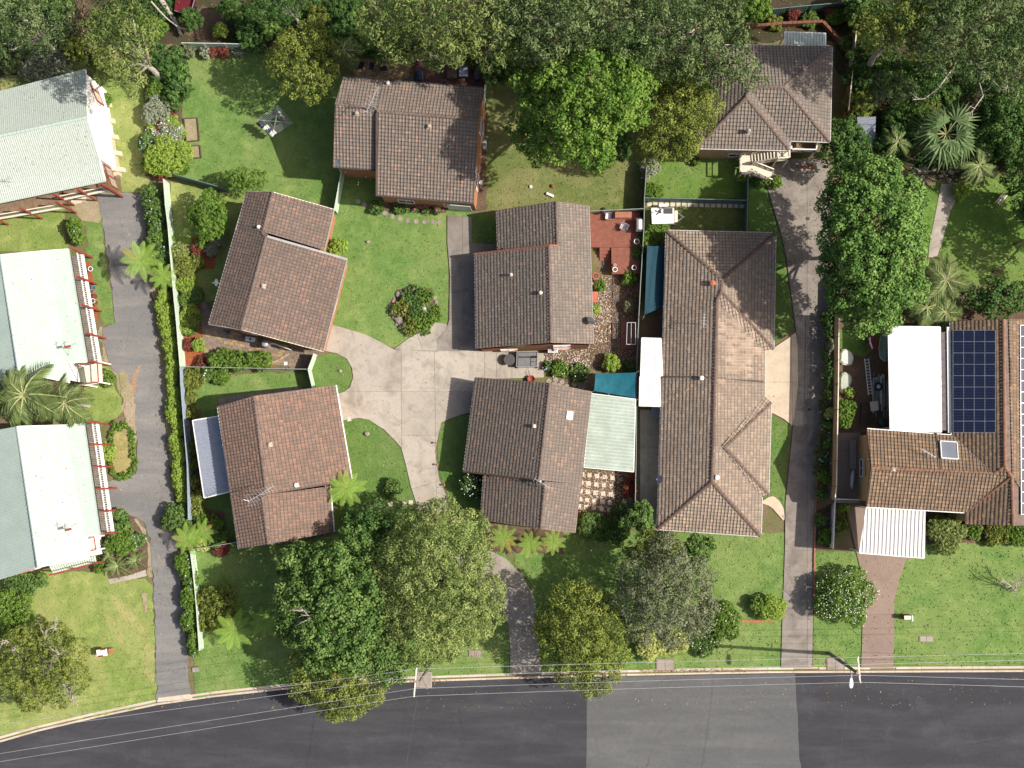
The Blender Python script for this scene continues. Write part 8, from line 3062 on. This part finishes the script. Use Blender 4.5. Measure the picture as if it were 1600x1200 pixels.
flat('brown_paver', (.23, .17, .125), .9, var=.35)
M['brown_paver'] = _flat['brown_paver']
M['tan_paver'] = flat('tan_paver', (.36, .25, .13), .9, var=.35)
M['pink_paver'] = flat('pink_paver', (.26, .19, .155), .9, var=.35)
paving('paving', [(312, 448), (334, 500), (378, 512), (318, 552)], 8, 10, ['brown_paver', 'pink_paver'])
paving('paving', [(322, 508), (450, 540), (462, 574), (318, 556)], 16, 8, ['brown_paver', 'tan_paver', 'pink_paver'], .076)
paving('paving', [(452, 545), (500, 552), (480, 577), (452, 576)], 6, 6, ['brown_paver', 'pink_paver'], .082)
paving('paving', [(552, 92), (650, 94), (648, 132), (552, 128)], 20, 12, ['tan_paver', 'tan_paver', 'brown_paver'], .08)
paving('paving', [(340, 622), (470, 603), (482, 622), (344, 648)], 9, 3, ['conc_old', 'conc_old'], .08, bond=False)
dk = boards('deck', 'dark shaded deck behind the north house under the gum tree', [(648, 88), (757, 96), (755, 142), (647, 136)], .45, 22, flat('dark_oiled_deck', (.105, .045, .035), .6), 'deck')
for (px, py, w, d, lb, mt) in ((725, 110, .85, 1.4, 'grey mat on the dark deck', 'grey_roof'), (707, 113, .95, 1.3, 'brown low table on the dark deck', 'timber_dark')):
 p = W(px, py, .75)
 t = thing('patio_table', lb.replace('mat', 'glass topped table'), 'table', (p.x, p.y, .45))
 mb = MB()
 mb.box((p.x, p.y, 1.12), (w, d, .04))
 mb.build('tabletop', M[mt], t)
 for sx in (-1, 1):
  for sy in (-1, 1):
   mb = MB()
   mb.box((p.x + sx * w * .42, p.y + sy * d * .42, .78), (.05, .05, .66))
   mb.build('leg', M['dark_grey'], t)
for (px, py, r_, lb, mt) in ((742, 89, .32, 'blue tub at the corner of the dark deck', 'blue_tub'), (656, 88, .42, 'white ringed planter on the dark deck edge', 'white'), (704, 103, .16, 'tan candle pot on the dark deck table', 'tan_paver')):
 M.setdefault('blue_tub', flat('blue_tub', (.06, .30, .42), .5))
 pot(lb, px, py, r_, .45 if mt != 'tan_paver' else .2, mt, z0=.45 if mt != 'tan_paver' else 1.14)
box_unit('cooler_box', 'white and navy cooler box on the dark deck edge', 'cooler', (677, 87), .9, .45, .45, .45, 'white', fan=False)
box_unit('storage_box', 'dark storage bench at the east side of the dark deck', 'box', (745, 114), .5, 1.2, .5, .45, 'dark_grey', fan=False)

# small grey shed
t = thing('garden_shed', 'small shed with grey steel roof among dark trees', 'shed', W(1354, 215))
P = G([(1339, 183), (1367, 184), (1366, 232), (1343, 230)], 2.0)
mb = MB()
mb.prism([(p.x, p.y) for p in P], 0, 1.95)
mb.build('wall', M['fence_dark'], t)
q = Slope([P[0] + Vector((0, 0, .05)), P[1] + Vector((0, 0, .35)), P[2] + Vector((0, 0, .35)), P[3] + Vector((0, 0, .05))], P[0], P[3])
ch = [(to_world(q, A_, 0.02), f) for A_, f in sheet_for(q, .25, .03)]
add_obj('roof_sheet', merge_mesh('roof_sheet', ch, t.location), M['grey_roof'], t)

# fence side yard of the solar house
lift(EZ)
for px, lb in (([(1312, 547), (1322, 545), (1331, 553), (1334, 562), (1328, 572), (1311, 570)], 'upper pale rock slab beside the tan fence'), ([(1311, 584), (1321, 581), (1329, 587), (1331, 597), (1324, 606), (1318, 615), (1311, 612)], 'lower greenish rock slab beside the tan fence')):
 P = smooth_poly(G(px), .04, .3, 3, 1)
 mb = MB()
 c = (sum(p[0] for p in P) / len(P), sum(p[1] for p in P) / len(P))
 nP = len(P)
 mb.add([(p[0], p[1], 0) for p in P] + [(p[0], p[1], .28) for p in P] + [(c[0] + (p[0] - c[0]) * .8, c[1] + (p[1] - c[1]) * .8, .42) for p in P],
   [(i, (i + 1) % nP, nP + (i + 1) % nP, nP + i) for i in range(nP)] + [(nP + i, nP + (i + 1) % nP, 2 * nP + (i + 1) % nP, 2 * nP + i) for i in range(nP)] + [tuple(range(2 * nP, 3 * nP))])
 o = mb.build('rock_slab', flat('pale_rock' if 'upper' in lb else 'green_rock', (.56, .58, .54) if 'upper' in lb else (.40, .44, .37), .85, var=.2))
 tag(o, lb, 'rock slab')
t = thing('ladder', 'long aluminium ladder lying along the side path', 'ladder', W(1358, 590))
a, b = W(1354, 560, .12), W(1360, 617, .12)
d = (b - a).normalized()
s = Vector((-d.y, d.x, 0)) * .18
for sg in (-1, 1):
 mb = MB()
 mb.bar(a + s * sg, b + s * sg, .05, .09)
 mb.build('rail', M['alu'], t)
for k in range(12):
 p = a.lerp(b, (k + .5) / 12)
 mb = MB()
 mb.bar(p - s, p + s, .05, .04)
 mb.build('rung', M['alu'], t)
t = thing('timber_stack', 'loose stack of grey timber lengths beside the white patio roof', 'timber stack', W(1374, 610))
rr = random.Random(3)
for k in range(22):
 x = 1364 + rr.uniform(0, 24)
 y = 585 + rr.uniform(-2, 10)
 a, b = W(x, y, .1 + .015 * k), W(x + rr.uniform(-1, 1), y + rr.uniform(38, 60), .1 + .015 * k)
 mb = MB()
 mb.bar(a, b, rr.uniform(.09, .18), .05)
 mb.build('plank', M['timber_grey'] if k % 3 else M['fence_green'], t)
t = thing('spare_tyre', 'black tyre with white hub lying on the timber stack', 'tyre', W(1373, 604))
p = W(1373, 604, .6)
mb = MB()
mb.lathe((p.x, p.y, .46), [(.2, .02), (.35, 0), (.38, .09), (.35, .2), (.22, .2), (.2, .1)], 18)
mb.build('tyre', M['black'], t)
mb = MB()
mb.lathe((p.x, p.y, .5), [(.2, .06), (.12, .1), (.03, .11)], 14)
mb.build('rim', M['white'], t)
t = thing('pallet', 'cream slatted pallet on the lower timber stack', 'pallet', W(1367, 634))
P = G([(1359, 628), (1372, 626), (1373, 641), (1361, 643)], .5)
for k in range(6):
 mb = MB()
 mb.bar(P[0].lerp(P[1], (k + .5) / 6), P[3].lerp(P[2], (k + .5) / 6), .11, .03)
 mb.build('slat', M['cream'], t)
for k in range(3):
 mb = MB()
 mb.bar(P[0].lerp(P[3], (k + .5) / 3) - Vector((0, 0, .06)), P[1].lerp(P[2], (k + .5) / 3) - Vector((0, 0, .06)), .09, .09)
 mb.build('bearer', M['cream'], t)
t = thing('boat', 'upturned green dinghy half under the white patio roof', 'boat', W(1380, 542))
P = G([(1383, 519), (1377, 528), (1375, 545), (1377, 558), (1384, 564), (1391, 560), (1393, 540), (1391, 522)], .5)
c = sum(P, Vector()) / len(P)
nP = len(P)
mb = MB()
mb.add([(p.x, p.y, .12) for p in P] + [(c.x + (p.x - c.x) * .8, c.y + (p.y - c.y) * .88, .5) for p in P] + [(c.x, c.y + (p.y - c.y) * .5, .62) for p in P],
  [(i, (i + 1) % nP, nP + (i + 1) % nP, nP + i) for i in range(nP)] + [(nP + i, nP + (i + 1) % nP, 2 * nP + (i + 1) % nP, 2 * nP + i) for i in range(nP)])
mb.build('hull', flat('green_hull', (.17, .26, .21), .5), t)
mb = MB()
for i in range(nP):
 mb.bar((P[i].x, P[i].y, .12), (P[(i + 1) % nP].x, P[(i + 1) % nP].y, .12), .06, .06)
mb.build('gunwale', M['white'], t)
t = thing('workbench', 'dark red painted bench with metal scraps at the patio corner', 'bench', W(1362, 530))
P = G([(1356, 517), (1371, 517), (1371, 546), (1356, 546)], .8)
for k in range(5):
 mb = MB()
 mb.bar(P[0].lerp(P[1], (k + .5) / 5), P[3].lerp(P[2], (k + .5) / 5), .16, .04)
 mb.build('plank', flat('dark_red_board', (.20, .035, .035), .7), t)
for q in P:
 mb = MB()
 mb.box((q.x, q.y, .39), (.08, .08, .78))
 mb.build('leg', M['timber_dark'], t)
mb = MB()
mb.bar(W(1358, 528, .9), W(1363, 545, .9), .12, .08)
mb.bar(W(1360, 527, .95), W(1359, 538, .95), .08, .05)
o = mb.build('metal_scrap', M['alu'])
tag(o, 'bent silver metal scraps lying on the dark red bench', 'scrap')
t = thing('garden_bed_frame', 'dark sunken timber frame on the side path end', 'frame', W(1352, 646))
P = G([(1347, 630), (1358, 630), (1357, 660), (1346, 660)], .25)
for i in range(4):
 mb = MB()
 mb.bar(P[i], P[(i + 1) % 4], .08, .25)
 mb.build('plank', M['timber_dark'], t)
t = thing('bin', 'dark green round bin at the corner of the timber stack', 'bin', W(1378, 659))
p = W(1378, 659, .7)
mb = MB()
mb.lathe((p.x, p.y, 0), [(.24, 0), (.3, .68), (.33, .7), (.33, .76), (.1, .8)], 14)
mb.build('bin_body', flat('green_bin', (.03, .08, .06), .5), t)
# canoe and pipes against the brick gable
t = thing('canoe', 'slim grey upturned canoe beside the brick gable wall', 'canoe', W(1331, 750))
a, b = W(1333, 733, .35), W(1330, 765, .35)
mb = MB()
mb.tube([a, a.lerp(b, .2), a.lerp(b, .5), a.lerp(b, .8), b], [.05, .22, .27, .22, .05], 10)
mb.build('hull', M['steel'], t, smooth=True)
mb = MB()
mb.bar(a + Vector((0, 0, .27)), b + Vector((0, 0, .27)), .04, .06)
mb.build('keel', M['alu'], t)
t = thing('drying_rack', 'grey green slatted rack standing beside the brick gable wall', 'rack', W(1333, 710))
a, b = W(1333, 688, .7), W(1333, 732, .7)
for k in range(14):
 p = a.lerp(b, (k + .5) / 14)
 mb = MB()
 mb.bar(p - Vector((.22, 0, 0)), p + Vector((.22, 0, 0)), .09, .03)
 mb.build('slat', M['fence_grey'], t)
mb = MB()
for sx in (-.22, .22):
 mb.bar(a + Vector((sx, 0, -.03)), b + Vector((sx, 0, -.03)), .04, .04)
 for q in (a, b):
  mb.bar(Vector((q.x + sx, q.y, 0.05)), q + Vector((sx, 0, 0)), .04, .04, (1, 0, 0))
mb.build('frame', M['fence_grey'], t)

lift()
# lush yard things
t = thing('garden_bench', 'weathered white slatted bench standing in the lush yard', 'bench', W(1564, 312))
a, b = W(1559, 318, .45), W(1571, 303, .45)
d = (b - a).normalized()
s = Vector((-d.y, d.x, 0))
for k in range(5):
 mb = MB()
 mb.bar(a + s * (.1 * k - .2), b + s * (.1 * k - .2), .085, .03)
 mb.build('slat', M['timber_grey'] if k % 2 else M['cream'], t)
for k in range(3):
 mb = MB()
 mb.bar(a + s * .28 + Vector((0, 0, .15 + .13 * k)), b + s * .28 + Vector((0, 0, .15 + .13 * k)), .03, .09)
 mb.build('back_slat', M['cream'], t)
for q in (a, b):
 for k in (-.2, .25):
  mb = MB()
  mb.bar(Vector((q.x, q.y, 0)) + s * k, q + s * k, .06, .06, (1, 0, 0))
  mb.build('leg', M['cream'], t)
for (x, y, l_, lb) in ((1560, 425, .9, 'small log lying in the lush yard'), (1590, 382, .5, 'short log in the shade of the lush yard'), (1480, 262, 1.0, 'pale rock group log at the head of the curved path')):
 p = W(x, y, .12)
 mb = MB()
 mb.tube([(p.x - l_ / 2, p.y, .12), (p.x, p.y + .05, .13), (p.x + l_ / 2, p.y + .1, .12)], [.12, .14, .1], 8)
 o = mb.build('log', M['trunk_brown'])
 tag(o, lb, 'log')
rr = random.Random(14)
t = thing('rock_heap', 'heap of rough grey brown rocks at the top of the curved path', 'rocks', W(1456, 272))
for k in range(16):
 x, y = 1425 + rr.uniform(0, 62), 258 + rr.uniform(0, 28)
 p = W(x, y)
 mb = MB()
 s = rr.uniform(.14, .34)
 mb.blob((p.x, p.y, s * .3), (s, s * .8, s * .55), rr, 7, 4, .2)
 mb.build('rock', M['stone'], t)

# letterboxes
t = thing('letterbox', 'white and red brick letterbox on the corner front lawn', 'letterbox', W(158, 1020))
p = W(159, 1020, .9)
mb = MB()
mb.box((p.x, p.y, .4), (.62, .48, .8), .12)
mb.build('pillar', M['brick_bare'], t)
mb = MB()
mb.box((p.x, p.y, .86), (.95, .62, .12), .12)
mb.build('cap', M['white'], t)
for sx in (-1, 1):
 mb = MB()
 mb.box((p.x + .1 * sx, p.y + .3 * sx, .93), (.5, .14, .05), .12)
 mb.build('trim', M['red_paint'], t)
mb = MB()
mb.box((p.x + .62, p.y + .08, .25), (.3, .5, .5), .12)
mb.build('step', M['brick_bare'], t)
t = thing('letterbox', 'pale brick letterbox with a white post beside the brown driveway', 'letterbox', W(1418, 966))
p = W(1418, 965, .9)
mb = MB()
mb.box((p.x, p.y, .45), (.45, .4, .9))
mb.build('pillar', M['brick_bare'], t)
mb = MB()
mb.box((p.x, p.y, .93), (.6, .34, .08))
mb.build('cap', M['cream'], t)
mb = MB()
mb.box((p.x + .42, p.y - .05, .5), (.1, .5, 1.0))
mb.build('post', M['white'], t)


# pit lids
def lid(label, px, py, w, d, mat='conc_old', az=0.0):
 p = W(px, py)
 t = thing('pit_lid', label, 'pit lid', (p.x, p.y, 0))
 mb = MB()
 mb.box((p.x, p.y, .03), (w, d, .12), az)
 mb.build('surround', M[mat], t)
 for sx in (-1, 1):
  mb = MB()
  mb.box((p.x + sx * w * .23 * cos(az), p.y + sx * w * .23 * sin(az), .095), (w * .43, d * .86, .03), az)
  mb.build('cover', M['stone'], t)
 return t


lid('concrete pit lid on the verge between the power pole and lower driveway', 742, 1021, 1.15, .6)
lid('concrete pit lid on the lawn below the letterbox by the brown driveway', 1447, 998, 1.25, .5)
lid('small concrete lid beside the asphalt lane entrance', 306, 1046, .65, .42, 'conc_old', .1)
lid('square stained concrete pit beside the kerb below the golden shrubs', 1039, 1039, 1.6, 1.1, 'conc_brown')
lid('concrete pit at the foot of the street light pole', 1305, 1037, 1.6, 1.1, 'conc_brown')
lid('concrete pit at the foot of the western power pole', 662, 1062, 1.5, 1.4, 'conc')
for x, y, w_ in ((1262, 342, .3), (1264, 640, .2)):
 p = W(x, y)
 mb = MB()
 mb.box((p.x, p.y, .13), (w_, w_, .04))
 mb.box((p.x, p.y, .15), (w_ * .6, w_ * .6, .03))
 o = mb.build('drain_grate', M['timber_dark'])
 tag(o, 'dark square drain grate in the upper east lane' if y < 400 else 'small drain grate beside the tan apron', 'drain grate')

# bollard lights along the driveway bend
for x, y, lb in ((681, 692, 'small garden light highest on the driveway bend'), (683, 726, 'small garden light in the middle of the driveway bend'), (694, 758, 'small garden light lowest on the driveway bend')):
 p = W(x, y, .5)
 t = thing('garden_light', lb, 'garden light', (p.x, p.y, 0), 'garden lights on the driveway bend')
 mb = MB()
 mb.tube([(p.x, p.y, 0), (p.x, p.y, .42)], .035, 7)
 mb.build('stake', M['cream'], t)
 mb = MB()
 mb.lathe((p.x, p.y, .42), [(.07, 0), (.1, .05), (.1, .1), (.02, .16)], 10)
 mb.build('lamp_head', M['terracotta'], t)
# stump with dry offcuts on the lawn, loose white stones
for x, y, r_, lb in ((574, 678, .28, 'pale cut stump on the curved court lawn'), (575, 378, .2, 'small pale stone on the court lawn below the north house'), (532, 580, .2, 'pale stone on the round lawn patch'), (924, 860, .07, 'tiny white stone on the shaded front lawn'), (760, 997, .12, 'small round stone on the verge by the lower driveway'), (829, 292, .16, 'white ball on the olive lawn'), (863, 291, .18, 'red ball on the olive lawn'), (1003, 278, .1, 'small white ball at the lawn fence')):
 p = W(x, y)
 mb = MB()
 mb.blob((p.x, p.y, r_ * .5), (r_, r_ * .8 if 'ball' not in lb else r_, r_ * .6 if 'ball' not in lb else r_), random.Random(int(x)), 10, 6, .12 if 'ball' not in lb else .0)
 o = mb.build('ball' if 'ball' in lb else ('stump' if 'stump' in lb else 'stone'), M['red_paint'] if 'red' in lb else M['white'] if 'ball' in lb or 'white' in lb else M['stone'])
 tag(o, lb, 'ball' if 'ball' in lb else ('stump' if 'stump' in lb else 'stone'))
mb = MB()
mb.tube([W(854, 302, .15), W(865, 307, .15)], .13, 10)
o = mb.build('pipe_offcut', M['white'])
tag(o, 'white pipe offcut on the olive lawn by the grey brown roof', 'pipe')
# fallen trunk and dead branches in the woods
for pts, r0, mt, lb in (([(252, 0, .4), (265, 20, .35), (278, 42, .3), (283, 55, .25)], .28, 'trunk_pale', 'pale leaning trunk beside the red trailer'), ([(236, 2, 3), (250, 18, 2.4), (262, 30, 1.6), (278, 42, 1.0), (292, 46, .6)], .08, 'trunk_pale', 'thin dead branch crossing the pale leaning trunk'), ([(12, 10, 5), (30, 26, 4), (52, 40, 2.5), (66, 50, .6)], .22, 'trunk_pale', 'pale slanting gum trunk at the top corner'), ([(415, 0, 3), (412, 18, 2), (424, 40, 1.5)], .06, 'trunk_pale', 'forked dead stick near the round olive tree')):
 mb = MB()
 P = [W(*q) for q in pts]
 mb.tube(P, [r0 * (1 - .5 * i / (len(P) - 1)) for i in range(len(P))], 9)
 o = mb.build('fallen_trunk', M[mt])
 tag(o, lb, 'fallen trunk')
t = thing('garden_steps', 'weathered sleeper steps behind the northern cottage', 'steps', W(88, 88))
for k in range(9):
 a, b = W(58 + 6.4 * k, 101 - 3.6 * k, .25), W(66 + 6.4 * k, 104 - 3.6 * k - 6, .25)
 c = W(60 + 6.4 * k, 99 - 3.6 * k, .25 + .02 * k)
 d = Vector((.55, .33, 0))
 mb = MB()
 mb.bar(c - Vector((-.1, .3, 0)), c + Vector((.15, .35, 0)), .3, .18)
 mb.build('sleeper', M['timber_grey'], t)
t = thing('garden_ramp', 'dark narrow board ramp on the lawn beside the northern cottage', 'ramp', W(148, 95))
P = G([(137, 80), (148, 78), (159, 105), (148, 108)], .15)
for k in range(4):
 mb = MB()
 mb.bar(P[0].lerp(P[1], (k + .5) / 4), P[3].lerp(P[2], (k + .5) / 4), .16, .08)
 mb.build('plank', M['timber_dark'], t)
# pavers at the cottages
stones('stepping_stone_path', [(115, 317), (123, 314), (131, 311)], .5, 'paver', .06, tilt=.3)
slabs('front_path', [(168, 905), (200, 899), (228, 890), (230, 900), (172, 913)], [((190, 890), (194, 915)), ((212, 885), (216, 910))], 'conc', .07)
p0, p1 = G([(224, 926), (230, 926)])
sheet('bare_ground', smooth_poly(G([(222, 926), (230, 926), (231, 956), (226, 958)]), .06, .3, 3), M['dirt'])
sheet('dry_grass', smooth_poly(G([(177, 668), (196, 666), (203, 680), (206, 722), (200, 738), (186, 743), (177, 735), (175, 700)]), .1, .3, 3, 1), grass_mat('dry_oval', (.22, .19, .07), (.30, .26, .10), (.38, .31, .15), .6, .4))
t = thing('sail_frame', 'leaning triangular net frame at the corner of the middle cottage roof', 'frame', W(118, 590))
a, b, c = W(104, 561, 5.3), W(122, 573, 5.0), W(121, 596, 4.2)
mb = MB()
for q, w_ in ((a, b), (b, c), (c, a)):
 mb.bar(q, w_, .05, .05)
mb.build('frame', M['timber_dark'], t)
mb = MB()
for k in range(1, 7):
 mb.bar(a.lerp(b, k / 7), a.lerp(c, k / 7), .02, .02)
mb.build('netting', M['white'], t, 'stuff')
for k, (x, y, mt) in enumerate(((146, 450, 'blue_tub'), (148, 463, 'red_paint'), (145, 470, 'white'), (150, 473, 'terracotta'), (143, 455, 'steel'), (141, 420, 'white'))):
 pot(['blue tub', 'red tub', 'white tub', 'terracotta tub', 'grey tub', 'small white tub near the top'][k] + ' in the row beside the middle cottage verandah', x, y, .22, .3, mt, z0=.02)

# ------------------------------------------------------------------ power poles and wires
POLES = []


def power_pole(label, bx, by, H, arm_a, arm_b, zarm, lamp=None, kind='power_pole'):
 b = W(bx, by)
 t = thing(kind, label, 'power pole', (b.x, b.y, 0))
 mb = MB()
 mb.tube([(b.x, b.y, -.1), (b.x, b.y, H * .5), (b.x, b.y, H)], [.17, .145, .12], 10)
 mb.build('pole', M['timber_grey'], t)
 a, c = W(*arm_a, zarm), W(*arm_b, zarm)
 mb = MB()
 mb.bar(a, c, .11, .13)
 mb.build('crossarm', M['cream'], t)
 ins = []
 for k in range(4):
  p = a.lerp(c, (.04, .30, .70, .96)[k])
  mb = MB()
  mb.lathe((p.x, p.y, zarm + .06), [(.05, 0), (.07, .05), (.05, .1), (.06, .14), (.02, .18)], 8)
  mb.build('insulator', M['white'], t)
  ins.append(Vector((p.x, p.y, zarm + .22)))
 if lamp:
  l0, l1, lz = lamp
  p, q = Vector((b.x, b.y, lz - .6)), W(*l1, lz)
  mb = MB()
  mb.tube([p, p.lerp(q, .5) + Vector((0, 0, .45)), q], [.05, .045, .04], 7)
  ar = mb.build('lamp_arm', M['alu'], t)
  d = (q - p)
  d.z = 0
  d.normalize()
  s = Vector((-d.y, d.x, 0))
  mb = MB()
  vs, fs = [], []
  for i, (u, w_, zz) in enumerate(((-.2, .06, 0), (.0, .15, .02), (.35, .2, .0), (.6, .17, -.02), (.7, .08, -.03))):
   c_ = q + d * u
   vs += [c_ - s * w_ + Vector((0, 0, zz - .07)), c_ - s * w_ * .7 + Vector((0, 0, zz + .07)), c_ + s * w_ * .7 + Vector((0, 0, zz + .07)), c_ + s * w_ + Vector((0, 0, zz - .07))]
  for i in range(4):
   for k in range(4):
    fs.append((4 * i + k, 4 * i + (k + 1) % 4, 4 * i + 4 + (k + 1) % 4, 4 * i + 4 + k))
  fs += [(3, 2, 1, 0), (16, 17, 18, 19)]
  mb.add(vs, fs)
  mb.build('lamp_head', M['white'], ar)
 return t, ins


pole_e, ins_e = power_pole('timber street light pole with white crossarm by the brown driveway', 1296, 1021, 11.0, (1340, 1025), (1344, 1067), 10.6, ((0, 0), (1330, 1062), 8.8))
pole_w, ins_w = power_pole('timber power pole with white crossarm beside the olive kerb tree', 675, 1036, 10.5, (651, 1043), (647, 1089), 10.2)
mb = MB()
a_ = Vector((pole_w.location.x, pole_w.location.y, 8.5))
mb.bar(a_ + Vector((-.5, .9, 0)), a_ + Vector((.5, -.9, 0)), .1, .1)
mb.build('lower_crossarm', M['timber_grey'], pole_w)


def wire(label, a, b, sag=.35, rad=.015, mat='alu'):
 a, b = Vector(a), Vector(b)
 pts = []
 n = 28
 for i in range(n + 1):
  t_ = i / n
  p = a.lerp(b, t_)
  p.z -= sag * 4 * t_ * (1 - t_)
  pts.append(p)
 mb = MB()
 mb.tube(pts, rad, 5)
 o = mb.build('power_line', M[mat])
 tag(o, label, 'power line', 'overhead wires along the street')


TAG4 = ['furthest from the street', 'second from the lawn side', 'second from the street side', 'furthest over the street']
far_e = [W(1900, 1015 + dy, 10.4) for dy in (0, 10, 56, 68)]
far_w = [W(-340, 1190 + dy, 10.2) for dy in (-12, 2, 42, 55)]
for k in range(4):
 wire('overhead wire between the two poles ' + TAG4[k], ins_w[k], ins_e[k])
 wire('overhead wire running east from the street light pole ' + TAG4[k], ins_e[k], far_e[k], .2)
 wire('overhead wire running west from the western pole ' + TAG4[k], ins_w[k], far_w[k], .3)
wire('service wire from the street light pole to the duplex corner', (pole_e.location.x, pole_e.location.y, 9.6), W(1161, 845, 3.2), .3, .012, 'dark_grey')
wire('service wire from the street light pole across the street', (pole_e.location.x, pole_e.location.y, 9.8), W(1290, 1330, 9.5), .3, .012, 'dark_grey')
wire('service wire from the western pole across the street', (pole_w.location.x, pole_w.location.y, 9.9), W(612, 1330, 9.5), .3, .012, 'dark_grey')


grass_blades()


# fallen leaves and twigs on the paving and roofs' feet
g = np.random.default_rng(21)
_n = NB('fallen_leaf', .9)
LM = _n.color(_n.ramp(_n.island(), [(0, (.10, .06, .03)), (.5, (.24, .15, .07)), (.85, (.38, .27, .10)), (1, (.50, .40, .18))]))
C_ = []
for (x0, y0, x1, y1, n) in ((160, 305, 300, 1090, 700), (244, 450, 282, 900, 500), (505, 500, 760, 800, 240), (1200, 250, 1300, 420, 350), (1270, 420, 1296, 960, 420), (1200, 420, 1270, 1040, 120), (700, 860, 850, 1050, 300), (1330, 870, 1410, 1040, 160), (925, 330, 1000, 430, 90), (280, 0, 1340, 110, 2200), (1340, 0, 1600, 280, 1500), (925, 430, 1000, 575, 120), (0, 1060, 1600, 1110, 420), (300, 850, 1220, 1050, 700), (1310, 500, 1400, 680, 250), (1000, 1046, 1170, 1050, 260), (640, 1058, 700, 1066, 120), (860, 1050, 980, 1058, 160)):
 x, y = g.uniform(x0, x1, n), g.uniform(y0, y1, n)
 w = [W(a, b) for a, b in zip(x, y)]
 C_ += [(p.x, p.y, .14 if b < 1052 else -.07) for p, b in zip(w, y)]
for h, x0, y0, x1, y1, n in ((K1, 5, 130, 150, 290, 90), (K2, 8, 405, 120, 560, 30), (K3, 35, 680, 135, 850, 30), (A, 530, 130, 735, 300, 90), (N_, 1110, 80, 1285, 215, 60), (VD, 1050, 380, 1190, 800, 60), (C, 760, 340, 915, 520, 40), (D, 740, 610, 890, 800, 40)):
 for _ in range(n):
  p, q = h.hit(g.uniform(x0, x1), g.uniform(y0, y1), .09)
  C_.append((p.x, p.y, p.z))
C_ = np.array(C_)
n = len(C_)
V, ti = leaf_arrays(C_, g.normal(size=(n, 3)) * .25 + np.array([0, 0, 1]), g.uniform(.08, .17, n), g.uniform(.04, .09, n), np.zeros(n), g)
add_obj('fallen_leaves', fast_mesh('fallen_leaves', V, np.arange(n * 4).reshape(n, 4)), LM, None, 'stuff')


# low undergrowth over the floor of the woods: nobody could count it
C_ = []
for (x0, y0, x1, y1, n) in ((-20, -20, 130, 90, 2600), (130, -20, 420, 62, 3600), (420, -20, 560, 88, 2600), (560, -20, 1165, 70, 4200), (800, 60, 1100, 110, 1500), (1344, -20, 1620, 150, 5600), (1375, 150, 1620, 262, 4200)):
 x, y = g.uniform(x0, x1, n), g.uniform(y0, y1, n)
 k = np.sin(x * .09) * np.cos(y * .11 + 1) + np.sin(x * .031 + y * .045) + g.normal(0, .5, n) > -.25
 C_ += [tuple(W(a, b, .1)) for a, b in zip(x[k], y[k]) if not (276 < a < 362 and b < 66)]
C_ = np.repeat(np.array(C_), 3, 0)
n = len(C_)
C_ = C_ + np.stack([g.normal(0, .22, n), g.normal(0, .22, n), g.uniform(0, .55, n)], 1)
V, ti = leaf_arrays(C_, g.normal(size=(n, 3)) * .5 + np.array([0, 0, .9]), g.uniform(.2, .42, n), g.uniform(.08, .17, n), g.uniform(0, .5, n), g)
leaf_obj('undergrowth', V, ti, L['deep'], None, 'stuff')
